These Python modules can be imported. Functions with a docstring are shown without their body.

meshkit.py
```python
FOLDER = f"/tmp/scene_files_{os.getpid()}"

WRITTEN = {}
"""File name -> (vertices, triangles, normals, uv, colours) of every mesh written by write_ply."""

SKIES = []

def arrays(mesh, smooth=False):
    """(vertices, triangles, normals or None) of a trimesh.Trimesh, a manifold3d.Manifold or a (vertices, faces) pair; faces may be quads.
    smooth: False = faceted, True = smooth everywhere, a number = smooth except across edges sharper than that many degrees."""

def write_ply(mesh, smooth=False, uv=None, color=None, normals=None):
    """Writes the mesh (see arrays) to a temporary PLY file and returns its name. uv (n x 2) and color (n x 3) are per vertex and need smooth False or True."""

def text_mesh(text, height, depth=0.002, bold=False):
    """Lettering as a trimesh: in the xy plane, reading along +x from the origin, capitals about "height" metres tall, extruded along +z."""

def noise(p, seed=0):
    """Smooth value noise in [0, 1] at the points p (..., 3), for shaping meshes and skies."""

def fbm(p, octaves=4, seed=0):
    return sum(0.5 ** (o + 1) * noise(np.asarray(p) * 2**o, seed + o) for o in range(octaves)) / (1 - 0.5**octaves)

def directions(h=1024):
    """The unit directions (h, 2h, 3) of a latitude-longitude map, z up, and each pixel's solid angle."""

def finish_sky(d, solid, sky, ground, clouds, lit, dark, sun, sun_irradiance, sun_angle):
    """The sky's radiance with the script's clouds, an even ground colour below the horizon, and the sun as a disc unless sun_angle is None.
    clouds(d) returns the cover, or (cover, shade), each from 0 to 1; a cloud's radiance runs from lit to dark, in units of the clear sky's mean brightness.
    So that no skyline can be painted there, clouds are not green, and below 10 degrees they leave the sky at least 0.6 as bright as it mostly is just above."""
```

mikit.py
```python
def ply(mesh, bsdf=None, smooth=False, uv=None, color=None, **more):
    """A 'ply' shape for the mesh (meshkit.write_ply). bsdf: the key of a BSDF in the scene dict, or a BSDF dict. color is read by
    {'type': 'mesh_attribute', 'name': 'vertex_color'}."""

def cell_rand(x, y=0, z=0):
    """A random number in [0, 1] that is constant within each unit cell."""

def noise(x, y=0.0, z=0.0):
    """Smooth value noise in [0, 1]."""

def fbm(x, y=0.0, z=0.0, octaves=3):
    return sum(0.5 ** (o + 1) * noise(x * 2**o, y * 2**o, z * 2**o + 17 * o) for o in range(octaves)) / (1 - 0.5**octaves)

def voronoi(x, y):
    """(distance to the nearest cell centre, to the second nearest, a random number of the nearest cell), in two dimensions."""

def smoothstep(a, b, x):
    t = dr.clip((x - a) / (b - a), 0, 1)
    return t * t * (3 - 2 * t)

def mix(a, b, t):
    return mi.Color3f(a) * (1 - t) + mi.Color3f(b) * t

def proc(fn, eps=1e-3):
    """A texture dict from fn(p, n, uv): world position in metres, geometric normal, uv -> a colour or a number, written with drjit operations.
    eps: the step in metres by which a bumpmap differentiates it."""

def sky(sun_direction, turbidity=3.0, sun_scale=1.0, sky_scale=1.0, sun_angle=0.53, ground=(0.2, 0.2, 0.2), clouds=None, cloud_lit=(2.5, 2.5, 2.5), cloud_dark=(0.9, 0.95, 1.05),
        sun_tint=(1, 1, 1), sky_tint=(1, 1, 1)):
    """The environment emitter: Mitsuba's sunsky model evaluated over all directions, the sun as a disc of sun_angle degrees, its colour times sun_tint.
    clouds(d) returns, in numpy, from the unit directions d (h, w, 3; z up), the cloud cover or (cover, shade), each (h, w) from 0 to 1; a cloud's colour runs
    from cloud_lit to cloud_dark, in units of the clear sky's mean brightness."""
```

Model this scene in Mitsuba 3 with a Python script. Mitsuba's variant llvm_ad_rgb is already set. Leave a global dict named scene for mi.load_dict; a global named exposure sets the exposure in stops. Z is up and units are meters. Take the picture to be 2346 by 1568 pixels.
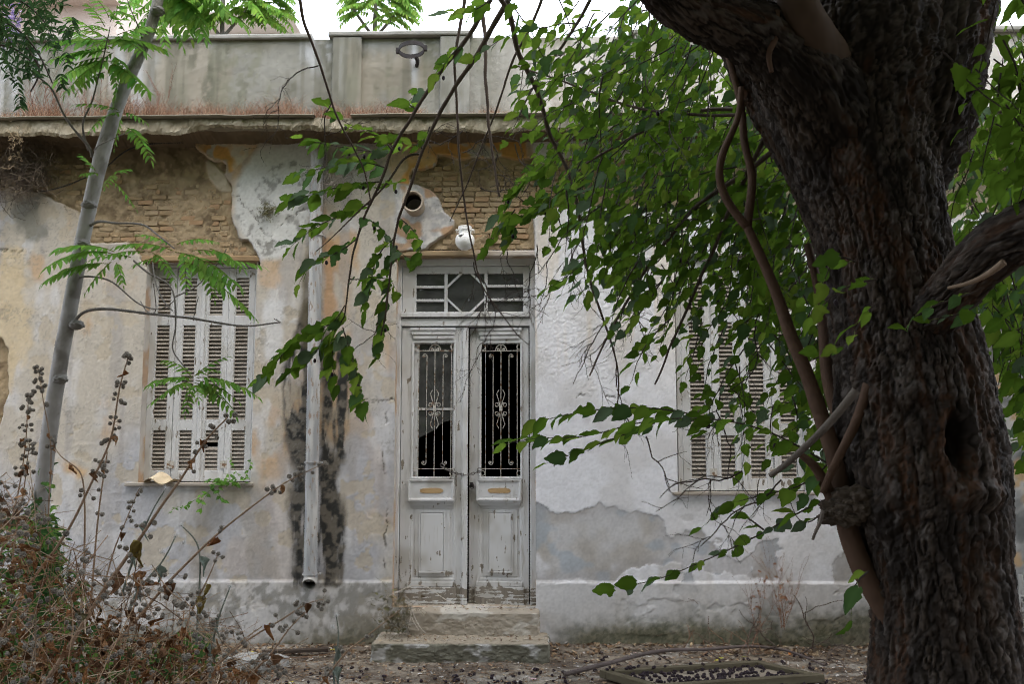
import math
import numpy as np
import drjit as dr
import mitsuba as mi
import trimesh
import shapely
from shapely.geometry import Polygon, LineString
from scipy.interpolate import CubicSpline
import mikit
from mikit import proc, noise, fbm, voronoi, cell_rand, smoothstep, mix
import meshkit

T = mi.ScalarTransform4f
scene, labels = {}, {}
exposure = 3.65

# ---------------------------------------------------------------- camera
EYE = np.array([0.0, -8.0, 1.5])
FOCAL, HALF_W, HALF_H = 2281.0, 1173.0, 784.0        # the photograph measured in a frame of 2346 x 1568
PITCH, YAW = math.radians(6.5), math.radians(1.3)
FWD = np.array([-math.sin(YAW) * math.cos(PITCH), math.cos(YAW) * math.cos(PITCH), math.sin(PITCH)])
RIGHT = np.array([math.cos(YAW), math.sin(YAW), 0.0])
UP = np.cross(RIGHT, FWD)
scene['camera'] = {'type': 'perspective', 'fov': math.degrees(2 * math.atan(HALF_W / FOCAL)), 'fov_axis': 'x', 'near_clip': 0.05, 'far_clip': 500.0,
                   'to_world': T().look_at(origin=EYE.tolist(), target=(EYE + FWD).tolist(), up=[0, 0, 1])}
# ---------------------------------------------------------------- daylight: overcast
scene['sky'] = mikit.sky((0.25, -0.45, 0.85), turbidity=4, sun_scale=0.12, sun_angle=40, clouds=lambda d: 1.0,
                         cloud_lit=(2.33, 2.5, 2.8), cloud_dark=(0.9, 0.95, 1.05), ground=(0.12, 0.12, 0.10))


# ---------------------------------------------------------------- helpers
def at(px, py, y=0.0):
    """The point of the plane y = const that the photograph shows at the measured place."""
    d = FWD * FOCAL + RIGHT * (px - HALF_W) + UP * (HALF_H - py)
    return EYE + d * ((y - EYE[1]) / d[1])


def X(px, y=0.0, py=1000.0):
    return float(at(px, py, y)[0])


def Z(py, y=0.0, px=1065.0):
    return float(at(px, py, y)[2])


def ground_at(px, py, z=0.0):
    d = FWD * FOCAL + RIGHT * (px - HALF_W) + UP * (HALF_H - py)
    return EYE + d * ((z - EYE[2]) / d[2])


def nz(p, f=1.0, octaves=3, seed=0):
    return meshkit.fbm(np.asarray(p, float) * f, octaves, seed)


def ss(a, b, x):
    t = np.clip((np.asarray(x, float) - a) / (b - a), 0, 1)
    return t * t * (3 - 2 * t)


def lerp(a, b, t):
    t = np.asarray(t)[..., None]
    return np.asarray(a) * (1 - t) + np.asarray(b) * t


class MB:
    """Collects pieces into one mesh."""
    def __init__(self):
        self.v, self.f, self.c, self.n = [], [], [], 0

    def add(self, v, f, c=None):
        v, f = np.asarray(v, float), np.asarray(f, int)
        if len(v) == 0:
            return self
        if f.shape[1] == 4:
            f = np.vstack([f[:, [0, 1, 2]], f[:, [0, 2, 3]]])
        self.v.append(v)
        self.f.append(f + self.n)
        self.n += len(v)
        if c is not None:
            self.c.append(np.broadcast_to(np.asarray(c, float), (len(v), 3)))
        return self

    def box(self, x0, x1, y0, y1, z0, z1, b=0.0, c=None):
        return self.add(*boxvf(x0, x1, y0, y1, z0, z1, b), c)

    def tube(self, P, R, n=6, c=None):
        return self.add(*tube(P, R, n), c)

    def mesh(self):
        return trimesh.Trimesh(np.vstack(self.v), np.vstack(self.f), process=False)

    def color(self):
        return np.vstack(self.c) if self.c else None


def boxvf(x0, x1, y0, y1, z0, z1, b=0.0):
    lo, hi = np.array([x0, y0, z0], float), np.array([x1, y1, z1], float)
    lo, hi = np.minimum(lo, hi), np.maximum(lo, hi)
    if b <= 0:
        v = np.array([[(lo, hi)[i][0], (lo, hi)[j][1], (lo, hi)[k][2]] for i in (0, 1) for j in (0, 1) for k in (0, 1)])
        f = [[0, 1, 3, 2], [4, 6, 7, 5], [0, 4, 5, 1], [2, 3, 7, 6], [0, 2, 6, 4], [1, 5, 7, 3]]
        return v, np.array(f)
    b = min(b, 0.45 * (hi - lo).min())
    pts = []
    for i in (0, 1):
        for j in (0, 1):
            for k in (0, 1):
                s = np.array([i, j, k]) * 2 - 1
                c = np.where(s > 0, hi, lo)
                for a in range(3):
                    p = c - s * b
                    p[a] = c[a]
                    pts.append(p)
    return np.array(pts), CHAMFER


def _chamfer_faces():
    s = np.array([[i, j, k] for i in (-1, 1) for j in (-1, 1) for k in (-1, 1)], float)
    pts = []
    for c in s:
        for a in range(3):
            p = c * 0.8
            p[a] = c[a]
            pts.append(p)
    pts = np.array(pts)
    h = trimesh.Trimesh(pts, process=False).convex_hull
    idx = [int(np.argmin(np.linalg.norm(pts - p, axis=1))) for p in h.vertices]
    f = np.array(idx)[h.faces]
    n = np.cross(pts[f[:, 1]] - pts[f[:, 0]], pts[f[:, 2]] - pts[f[:, 0]])
    bad = (n * pts[f].mean(1)).sum(1) < 0
    f[bad] = f[bad][:, ::-1]
    return f


CHAMFER = _chamfer_faces()


def spline(P, m):
    P = np.asarray(P, float)
    if len(P) < 3:
        t = np.linspace(0, 1, m)[:, None]
        return P[0] * (1 - t) + P[-1] * t
    d = np.r_[0, np.cumsum(np.linalg.norm(np.diff(P[:, :3], axis=0), axis=1) ** 0.6 + 1e-6)]
    return CubicSpline(d, P, bc_type='natural')(np.linspace(0, d[-1], m))


def frames(P):
    P = np.asarray(P, float)
    t = np.gradient(P, axis=0)
    t /= np.linalg.norm(t, axis=1, keepdims=True) + 1e-12
    u = np.cross(t[0], [0, 1, 0] if abs(t[0][1]) < 0.9 else [1, 0, 0])
    u /= np.linalg.norm(u)
    U = [u]
    for i in range(1, len(P)):
        u = U[-1] - t[i] * (U[-1] @ t[i])
        U.append(u / (np.linalg.norm(u) + 1e-12))
    U = np.array(U)
    return t, U, np.cross(t, U)


def tube(P, R, n=6):
    P = np.asarray(P, float)
    R = np.broadcast_to(np.asarray(R, float), (len(P),))
    t, U, V = frames(P)
    a = np.arange(n) * 2 * np.pi / n
    ring = U[:, None] * np.cos(a)[None, :, None] + V[:, None] * np.sin(a)[None, :, None]
    v = (P[:, None] + ring * R[:, None, None]).reshape(-1, 3)
    i, j = np.meshgrid(np.arange(len(P) - 1), np.arange(n), indexing='ij')
    q = np.stack([i * n + j, i * n + (j + 1) % n, (i + 1) * n + (j + 1) % n, (i + 1) * n + j], -1).reshape(-1, 4)
    f = np.vstack([q[:, [0, 1, 2]], q[:, [0, 2, 3]]])
    k = len(v)
    v = np.vstack([v, P[:1], P[-1:]])
    j = np.arange(n)
    f = np.vstack([f, np.stack([np.full(n, k), (j + 1) % n, j], 1), np.stack([np.full(n, k + 1), (len(P) - 1) * n + j, (len(P) - 1) * n + (j + 1) % n], 1)])
    return v, f


def grid_faces(nr, nc):
    i, j = np.meshgrid(np.arange(nr - 1), np.arange(nc - 1), indexing='ij')
    a = i * nc + j
    return np.stack([a, a + 1, a + nc + 1, a + nc], -1).reshape(-1, 4)


def lathe(profile, n=24, center=(0, 0, 0)):
    """profile: (r, z) from bottom to top."""
    pr = np.asarray(profile, float)
    a = np.arange(n + 1) * 2 * np.pi / n
    v = np.stack([pr[:, :1] * np.cos(a), pr[:, :1] * np.sin(a), np.repeat(pr[:, 1:2], n + 1, 1)], -1)
    return v.reshape(-1, 3) + np.asarray(center), grid_faces(len(pr), n + 1)


def put(key, mesh, bsdf, smooth=False, color=None, **more):
    if isinstance(mesh, MB):
        color = mesh.color() if color is None else color
        mesh = mesh.mesh()
    assert key not in scene, key
    scene[key] = mikit.ply(mesh, bsdf, smooth, color=color, **more)
    return key


def numbered(name):
    key, k = name, 0
    while key in scene or key in labels:
        k += 1
        key = f'{name}_{k:03d}'
    return key


COUNT = {}


def child(parent, name):
    k = COUNT.get((parent, name), -1) + 1
    COUNT[(parent, name)] = k
    return f'{parent}__{name}' + (f'_{k:03d}' if k else '')


def tag(key, label, category=None, group=None, kind=None):
    labels[key] = {'label': label}
    if category:
        labels[key]['category'] = category
    if group:
        labels[key]['group'] = group
    if kind:
        labels[key]['kind'] = kind


def rot(axis, deg):
    return np.array(T().rotate(axis, deg).matrix)[:3, :3]


def diffuse_v():
    return {'type': 'twosided', 'b': {'type': 'diffuse', 'reflectance': {'type': 'mesh_attribute', 'name': 'vertex_color'}}}


VC = {'type': 'mesh_attribute', 'name': 'vertex_color'}
scene['m_plaster'] = diffuse_v()
scene['m_bark'] = {'type': 'twosided', 'b': {'type': 'principled', 'base_color': VC, 'roughness': 0.8, 'specular': 0.25}}
scene['m_litter'] = diffuse_v()


def leafmat(trans, rough, spec):
    return {'type': 'principledthin', 'base_color': VC, 'roughness': rough, 'diff_trans': trans, 'eta': spec}


scene['m_leaf'] = leafmat(0.8, 0.36, 1.45)
scene['m_frond'] = leafmat(0.9, 0.5, 1.4)


def paint_fn(p, n, uv):
    x, y, z = p.x, p.y, p.z
    g = fbm(x * 60, y * 60, z * 6, 3)
    dirt = fbm(x * 5 + 3, y * 5, z * 3, 3)
    low = smoothstep(0.75, 0.30, z)
    kick = smoothstep(0.46, 0.44, z)
    grain = fbm(x * 55, y * 55, z * 7 + 5, 3) * (1 - kick) + fbm(x * 9, y * 9, z * 75 + 5, 3) * kick
    chip = 0.55 * grain + 0.45 * fbm(x * 26, y * 26, z * 18, 4) + 0.10 * low + 0.10 * kick
    bare = smoothstep(0.66, 0.675, chip)
    paint = mix((0.42, 0.41, 0.385), (0.555, 0.56, 0.565), smoothstep(0.26, 0.5, dirt))
    paint = mix(paint, (0.33, 0.30, 0.25), 0.5 * smoothstep(0.55, 0.8, g) * smoothstep(0.4, 0.6, dirt) + 0.25 * low)
    wood = mix((0.13, 0.11, 0.09), (0.27, 0.24, 0.20), g)
    return mix(paint, wood, bare)


scene['m_paint'] = {'type': 'twosided', 'b': {'type': 'bumpmap', 't': proc(lambda p, n, uv: fbm(p.x * 70, p.y * 70, p.z * 9, 2) * 1.0, 2e-3), 'scale': 0.0016,
                                              'b': {'type': 'principled', 'base_color': proc(paint_fn), 'roughness': 0.62, 'specular': 0.3}}}


def slat_fn(p, n, uv):
    d = fbm(p.x * 8, p.y * 8, p.z * 30, 3)
    return mix((0.25, 0.22, 0.19), (0.38, 0.345, 0.305), smoothstep(0.3, 0.7, d))


scene['m_slat'] = {'type': 'twosided', 'b': {'type': 'diffuse', 'reflectance': proc(slat_fn)}}
scene['m_bare_wood'] = {'type': 'twosided', 'b': {'type': 'diffuse', 'reflectance': proc(lambda p, n, uv: mix((0.36, 0.24, 0.12), (0.48, 0.34, 0.19), fbm(p.x * 20, p.y * 20, p.z * 120, 3)))}}
scene['m_iron_paint'] = {'type': 'twosided', 'b': {'type': 'principled', 'base_color': proc(lambda p, n, uv: mix((0.46, 0.44, 0.40), (0.20, 0.12, 0.07), smoothstep(0.55, 0.68, fbm(p.x * 40, p.y * 40, p.z * 40, 3)))), 'roughness': 0.6}}
scene['m_iron'] = {'type': 'twosided', 'b': {'type': 'principled', 'base_color': proc(lambda p, n, uv: mix((0.024, 0.022, 0.025), (0.05, 0.042, 0.04), fbm(p.x * 50, p.y * 50, p.z * 50, 3))), 'roughness': 0.8, 'metallic': 0.2}}
scene['m_steel'] = {'type': 'twosided', 'b': {'type': 'principled', 'base_color': {'type': 'rgb', 'value': [0.12, 0.11, 0.105]}, 'roughness': 0.45, 'metallic': 0.7}}
scene['m_dark'] = {'type': 'twosided', 'b': {'type': 'diffuse', 'reflectance': {'type': 'rgb', 'value': [0.05, 0.048, 0.045]}}}
scene['m_pane'] = {'type': 'blendbsdf', 'weight': proc(lambda p, n, uv: 0.06 + 0.20 * fbm(p.x * 9, p.y * 9, p.z * 14, 3)),
                   'a': {'type': 'thindielectric'}, 'b': {'type': 'twosided', 'b': {'type': 'diffuse', 'reflectance': {'type': 'rgb', 'value': [0.36, 0.37, 0.36]}}}}
scene['m_globe'] = {'type': 'twosided', 'b': {'type': 'principled', 'base_color': {'type': 'rgb', 'value': [0.78, 0.78, 0.77]}, 'roughness': 0.18, 'specular': 0.5}}
scene['m_pipe_paint'] = {'type': 'twosided', 'b': {'type': 'diffuse', 'reflectance': proc(lambda p, n, uv: mix(mix((0.30, 0.31, 0.32), (0.50, 0.495, 0.485), smoothstep(0.3, 0.7, fbm(p.x * 30, p.y * 30, p.z * 3, 4))), (0.30, 0.24, 0.20),
    smoothstep(0.62, 0.72, fbm(p.x * 80, p.y * 80, p.z * 16 + 3, 4) + 0.03 * smoothstep(0.9, 2.3, p.z))))}}
# ================================================================ the house
HOUSE = 'abandoned_house'
tag(HOUSE, 'derelict single storey house with peeling plaster, bare brick patches, shuttered windows and white double door', 'house')
XW = [X(327, 0, 850), X(582, 0, 850)]
XD = [X(904), X(1227)]
XR = [X(1549, 0, 900), X(1846, 0, 900)]
XQ = [X(2168, 0, 600), X(2168, 0, 600) + 1.0]
ZWB, ZWT = Z(1108, 0, 450), Z(600, 0, 450)
ZRB, ZRT = Z(1129, 0, 1700), Z(585, 0, 1700)
ZDT, ZSTEP = Z(587, 0), Z(1388, 0.1)
ZPL = Z(1334, 0)
ZSOF = Z(326, 0)
OPEN = [(XW[0], XW[1], ZWB, ZWT), (XD[0], XD[1], ZSTEP, ZDT), (XR[0], XR[1], ZRB, ZRT), (XQ[0], XQ[1], ZRB, ZRT)]
XL, XRR = -6.5, 8.0


def steps(keys, fine, lo, hi, coarse):
    """Grid lines that run through all keys: fine between lo and hi, coarse outside."""
    out = []
    keys = sorted(set(keys))
    for a, b in zip(keys, keys[1:]):
        h = fine if a >= lo - 1e-9 and b <= hi + 1e-9 else coarse
        out.append(np.linspace(a, b, max(1, round((b - a) / h)) + 1)[:-1])
    return np.concatenate(out + [[keys[-1]]])


def field(points, y=0.0):
    """Signed distance in metres (inside positive) to the outline measured in the photograph, laid on the wall."""
    poly = Polygon([(float(at(a, b, y)[0]), float(at(a, b, y)[2])) for a, b in points]).buffer(0)
    gx, gz = np.arange(-7, 8.6, 0.04), np.arange(-0.3, 5.2, 0.04)
    pts = shapely.points(*[a.ravel() for a in np.meshgrid(gx, gz, indexing='ij')])
    d = shapely.distance(poly.boundary, pts) * np.where(shapely.contains(poly, pts), 1, -1)
    d = d.reshape(len(gx), len(gz))

    def look(x, z):
        u = np.clip((x - gx[0]) / 0.04, 0, len(gx) - 1.001)
        w = np.clip((z - gz[0]) / 0.04, 0, len(gz) - 1.001)
        i, j = u.astype(int), w.astype(int)
        u, w = u - i, w - j
        return (d[i, j] * (1 - u) + d[i + 1, j] * u) * (1 - w) + (d[i, j + 1] * (1 - u) + d[i + 1, j + 1] * u) * w
    return look


def line_field(points, y=0.0):
    line = LineString([(float(at(a, b, y)[0]), float(at(a, b, y)[2])) for a, b in points])

    def look(x, z):
        out = np.full(x.shape, 9.0)
        x0, z0, x1, z1 = line.bounds
        near = (x > x0 - .1) & (x < x1 + .1) & (z > z0 - .1) & (z < z1 + .1)
        out[near] = shapely.distance(line, shapely.points(x[near], z[near]))
        return out
    return look


BARE_A = [(-900, 250), (452, 250), (450, 338), (468, 350), (490, 368), (521, 367), (518, 399), (528, 420), (531, 455), (528, 490), (539, 525), (548, 553), (567, 552), (584, 578),
          (592, 596), (592, 612), (340, 612), (325, 592), (292, 556), (203, 556), (190, 510), (182, 490), (150, 470), (105, 446), (87, 440), (35, 424), (0, 436), (-300, 470), (-900, 440)]
BARE_B = [(1001, 353), (997, 378), (936, 392), (938, 420), (976, 427), (994, 437), (1008, 458), (1015, 483), (1043, 504), (1039, 525), (1008, 546), (975, 574), (960, 571), (930, 574), (903, 584), (903, 600), (1226, 600),
          (1222, 478), (1240, 480), (1274, 476), (1330, 478), (1379, 470), (1500, 470), (1600, 488), (1700, 492), (1800, 488), (2100, 480), (2400, 495), (2900, 490), (2900, 352), (1700, 362), (1262, 362), (1240, 374), (1228, 352), (1205, 366), (1120, 358), (1060, 364)]
BARE_C = [(-40, 770), (2, 775), (20, 800), (16, 850), (22, 900), (6, 945), (-5, 1000), (-80, 1000)]
MID_A = [(466, 356), (488, 372), (519, 404), (532, 440), (500, 436), (480, 412), (470, 385)]
PEEL_R = [(1180, 1165), (1240, 1150), (1274, 1172), (1330, 1168), (1379, 1150), (1449, 1171), (1501, 1176), (1519, 1196), (1515, 1215), (1554, 1232), (1600, 1222), (1640, 1240), (1660, 1262), (1650, 1300), (1560, 1290), (1500, 1300), (1450, 1310), (1400, 1334), (1180, 1334)]
PEEL_R2 = [(1925, 1262), (1925, 1300), (1915, 1330), (1990, 1334), (2010, 1270)]
ORANGE = [(430, 325), (452, 338), (490, 368), (521, 367), (520, 402), (545, 385), (575, 352), (590, 330)]
ORANGE_B = [(900, 315), (1206, 315), (1210, 372), (1120, 372), (1060, 366), (1003, 354), (1000, 390), (940, 395), (940, 425), (900, 420), (890, 370)]
WHITE_A = [(545, 385), (590, 332), (720, 325), (715, 480), (700, 540), (640, 600), (582, 580), (530, 500), (525, 420)]
GREY_B = [(900, 420), (990, 430), (1045, 500), (1040, 530), (975, 575), (905, 585)]
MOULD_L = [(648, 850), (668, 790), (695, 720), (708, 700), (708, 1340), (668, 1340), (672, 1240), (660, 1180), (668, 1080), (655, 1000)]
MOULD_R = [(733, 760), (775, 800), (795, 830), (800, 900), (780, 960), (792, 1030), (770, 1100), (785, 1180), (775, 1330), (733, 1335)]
DARK_JAMB = [(690, 600), (715, 560), (714, 800), (690, 800)]
ORANGE_J = [(738, 540), (765, 560), (770, 700), (738, 760)]
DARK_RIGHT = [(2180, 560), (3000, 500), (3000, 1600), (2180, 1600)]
ROUGH_R = [(1228, 500), (1560, 500), (1580, 760), (1480, 900), (1380, 905), (1260, 890), (1228, 800)]
CRACKS = [[(528, 454), (560, 475), (590, 505), (610, 530), (640, 560)], [(0, 568), (50, 575), (90, 574), (140, 580), (175, 578)], [(700, 480), (660, 500), (635, 520)], [(800, 912), (850, 918), (905, 915)],
          [(885, 930), (880, 1050), (888, 1180), (882, 1300)], [(470, 350), (500, 372)], [(1330, 900), (1400, 915), (1440, 925)], [(1560, 1065), (1590, 1080), (1610, 1092)],
          [(545, 520), (570, 545), (600, 552)], [(150, 470), (195, 520), (210, 560)], [(600, 500), (610, 470), (620, 455)]]
STAINS = dict(st1=[(440, 1120), (500, 1120), (480, 1230), (500, 1330), (440, 1330)], st2=[(560, 1125), (600, 1120), (640, 1330), (560, 1330)], wb=[(600, 690), (655, 680), (650, 800), (610, 830)],
              o1=[(135, 1055), (170, 1065), (205, 1080), (190, 1095), (150, 1085)], o2=[(60, 570), (110, 575), (100, 660), (70, 640)], o3=[(595, 600), (640, 590), (650, 680), (600, 660)], dk1=[(30, 450), (95, 450), (100, 540), (60, 560), (35, 520)], yl=[(0, 560), (60, 570), (70, 800), (30, 900), (-60, 900)])
F = {k: field(v) for k, v in dict(**STAINS, a=BARE_A, b=BARE_B, c=BARE_C, mid=MID_A, pr=PEEL_R, pr2=PEEL_R2, oa=ORANGE, ob=ORANGE_B, wa=WHITE_A, gb=GREY_B, ml=MOULD_L, mr=MOULD_R, dj=DARK_JAMB, oj=ORANGE_J, dr=DARK_RIGHT, rr=ROUGH_R).items()}
CL = [line_field(c) for c in CRACKS]


def bare_mask(x, z):
    p = np.stack([x, z, x * 0], -1)
    rag = 0.030 * (nz(p, 14, 3, 5) - 0.5) + 0.03 * (nz(p, 5, 2, 9) - 0.5)
    return np.maximum(np.maximum(F['a'](x, z), F['b'](x, z)), F['c'](x, z)) + rag


def plaster(x, z):
    """(set-back, colour) of the plaster coat at the wall points: worn limewash over older ochre paint."""
    p = np.stack([x, z, x * 0], -1)
    lo, mid, hi, sp = nz(p, 1.1, 3, 1), nz(p, 4.5, 3, 2), nz(p, 22, 3, 3), nz(p, 75, 2, 4)
    streak = nz(np.stack([x * 9, z * 0.9, x * 0], -1), 1, 3, 6)
    fine = nz(np.stack([x * 32, z * 3.2, x * 0], -1), 1, 2, 7)
    right = ss(XD[1] - 0.02, XD[1], x)
    # left of the door: lilac grey wash over cream
    warm = ss(0.42, 0.66, lo + 0.16 * (z - 1.6) + 0.25 * (mid - 0.5) + 0.14 * ss(-3.0, -4.2, x))
    col = lerp([0.43, 0.43, 0.45], [0.50, 0.46, 0.40], warm)
    col = lerp(col, [0.60, 0.595, 0.60], 0.7 * ss(0.50, 0.64, nz(np.stack([x * 4, z * 1.8, x * 0], -1), 1, 6, 11)))
    col = lerp(col, [0.50, 0.33, 0.18], 0.75 * (0.25 + 0.75 * warm) * ss(0.56, 0.67, nz(p * [1, .6, 1], 2.6, 6, 12)))
    col = lerp(col, [0.36, 0.34, 0.33], 0.55 * ss(0.52, 0.66, streak))
    flake = ss(0.59, 0.62, nz(p, 6, 6, 13) + 0.04 * ss(-0.9, -0.4, x)) * (1 - right)
    col = lerp(col, [0.47, 0.41, 0.32], 0.7 * flake)
    for s, c_, k_, w_ in (('st1', [0.30, 0.26, 0.21], 0.5, 0.16), ('st2', [0.32, 0.29, 0.25], 0.5, 0.14), ('wb', [0.64, 0.64, 0.645], 0.85, 0.12), ('o1', [0.56, 0.36, 0.17], 0.8, 0.10), ('o2', [0.52, 0.35, 0.20], 0.7, 0.14), ('o3', [0.55, 0.36, 0.19], 0.6, 0.14), ('dk1', [0.20, 0.20, 0.175], 0.75, 0.16), ('yl', [0.58, 0.47, 0.30], 0.7, 0.16)):
        e_ = F[s](x, z) + w_ * (nz(p * [1.5, 1, 1], 6, 6, 130) - 0.5) + 0.03 * (hi - 0.5)
        col = lerp(col, c_, k_ * ss(-0.03, 0.04, e_))
    # white plaster below the cornice
    wa = ss(-0.02, 0.05, F['wa'](x, z) + 0.10 * (mid - 0.5))
    col = lerp(col, [0.62, 0.62, 0.60], wa)
    col = lerp(col, [0.22, 0.215, 0.20], 0.8 * wa * ss(0.50, 0.62, nz(p, 9, 6, 28)) * ss(0.40, 0.62, hi))
    # older orange paint
    oa = ss(-0.015, 0.01, np.maximum(F['oa'](x, z), F['ob'](x, z)) + 0.05 * (mid - 0.5) + 0.02 * (hi - .5))
    oc = lerp([0.60, 0.33, 0.10], [0.68, 0.46, 0.22], ss(0.4, 0.62, mid))
    oc = lerp(oc, [0.55, 0.53, 0.46], ss(0.62, 0.66, nz(p, 7, 3, 15)))
    oc = lerp(oc, [0.60, 0.52, 0.40], 0.7 * ss(0.5, 0.58, nz(p, 3.3, 3, 16)))
    col = lerp(col, oc, oa)
    gb = ss(-0.02, 0.02, F['gb'](x, z) + 0.06 * (mid - 0.5))
    gc = lerp([0.47, 0.46, 0.46], [0.62, 0.60, 0.58], ss(0.4, 0.6, hi))
    gc = lerp(gc, [0.47, 0.27, 0.13], ss(0.56, 0.63, nz(p, 6, 3, 17)) * 0.8)
    col = lerp(col, gc, gb * (1 - oa))
    oj = ss(-0.03, 0.02, F['oj'](x, z) + 0.10 * (mid - 0.5))
    col = lerp(col, [0.50, 0.30, 0.16], 0.75 * oj)
    # right of the door: white paint, peeled below to the grey coat
    peel = np.maximum(F['pr'](x, z), F['pr2'](x, z)) + 0.075 * (nz(p, 16, 5, 18) - 0.5) + 0.08 * (nz(p, 5, 2, 19) - 0.5)
    peel = np.where((z < ZPL + 0.9), peel, -1) 
    scatter = ss(0.0, 0.01, nz(p * [1, 1.3, 1], 5, 6, 20) - 0.585) * ss(1.2, 0.85, z) * ss(0.4, 0.9, x)
    pl = np.maximum(ss(-0.002, 0.004, peel), scatter) * right
    wh = lerp([0.735, 0.74, 0.775], [0.66, 0.655, 0.67], ss(0.4, 0.7, mid))
    wh = lerp(wh, [0.60, 0.50, 0.36], 0.45 * ss(0.52, 0.66, streak) * ss(1.9, 2.7, z))
    wh = lerp(wh, [0.46, 0.43, 0.39], 0.55 * ss(0.5, 0.72, streak) * ss(1.1, 0.4, z))
    gr = lerp([0.45, 0.425, 0.395], [0.55, 0.545, 0.55], ss(0.40, 0.62, 0.6 * mid + 0.4 * lo))
    gr = lerp(gr, wh, 0.8 * ss(0.52, 0.66, nz(p, 3.2, 6, 31)) * ss(1.0, 0.7, z))
    gr = lerp(gr, [0.38, 0.43, 0.48], 0.7 * ss(0.60, 0.66, nz(p, 3.8, 3, 21)))
    gr = lerp(gr, [0.33, 0.32, 0.33], ss(0.15, 0.0, peel) * 0.4)
    col = lerp(col, lerp(wh, gr, pl), right)
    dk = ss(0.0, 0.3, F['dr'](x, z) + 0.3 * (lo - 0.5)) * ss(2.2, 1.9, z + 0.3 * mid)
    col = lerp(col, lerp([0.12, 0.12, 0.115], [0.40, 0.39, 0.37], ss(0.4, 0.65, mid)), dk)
    # plinth
    plinth = ss(ZPL + 0.01, ZPL - 0.01, z)
    pc = lerp([0.52, 0.50, 0.48], [0.64, 0.64, 0.65], mid)
    pc = lerp(pc, [0.17, 0.165, 0.14], (1 - right) * 0.8 * ss(0.46, 0.60, 0.55 * nz(p * [1, 1.6, 1], 4.5, 6, 23) + 0.45 * nz(p * [1.6, 1, 1], 16, 4, 123) + 0.07 * ss(-2.0, -1.5, x) - 0.02))
    col = lerp(col, pc, plinth * 0.8)
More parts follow.
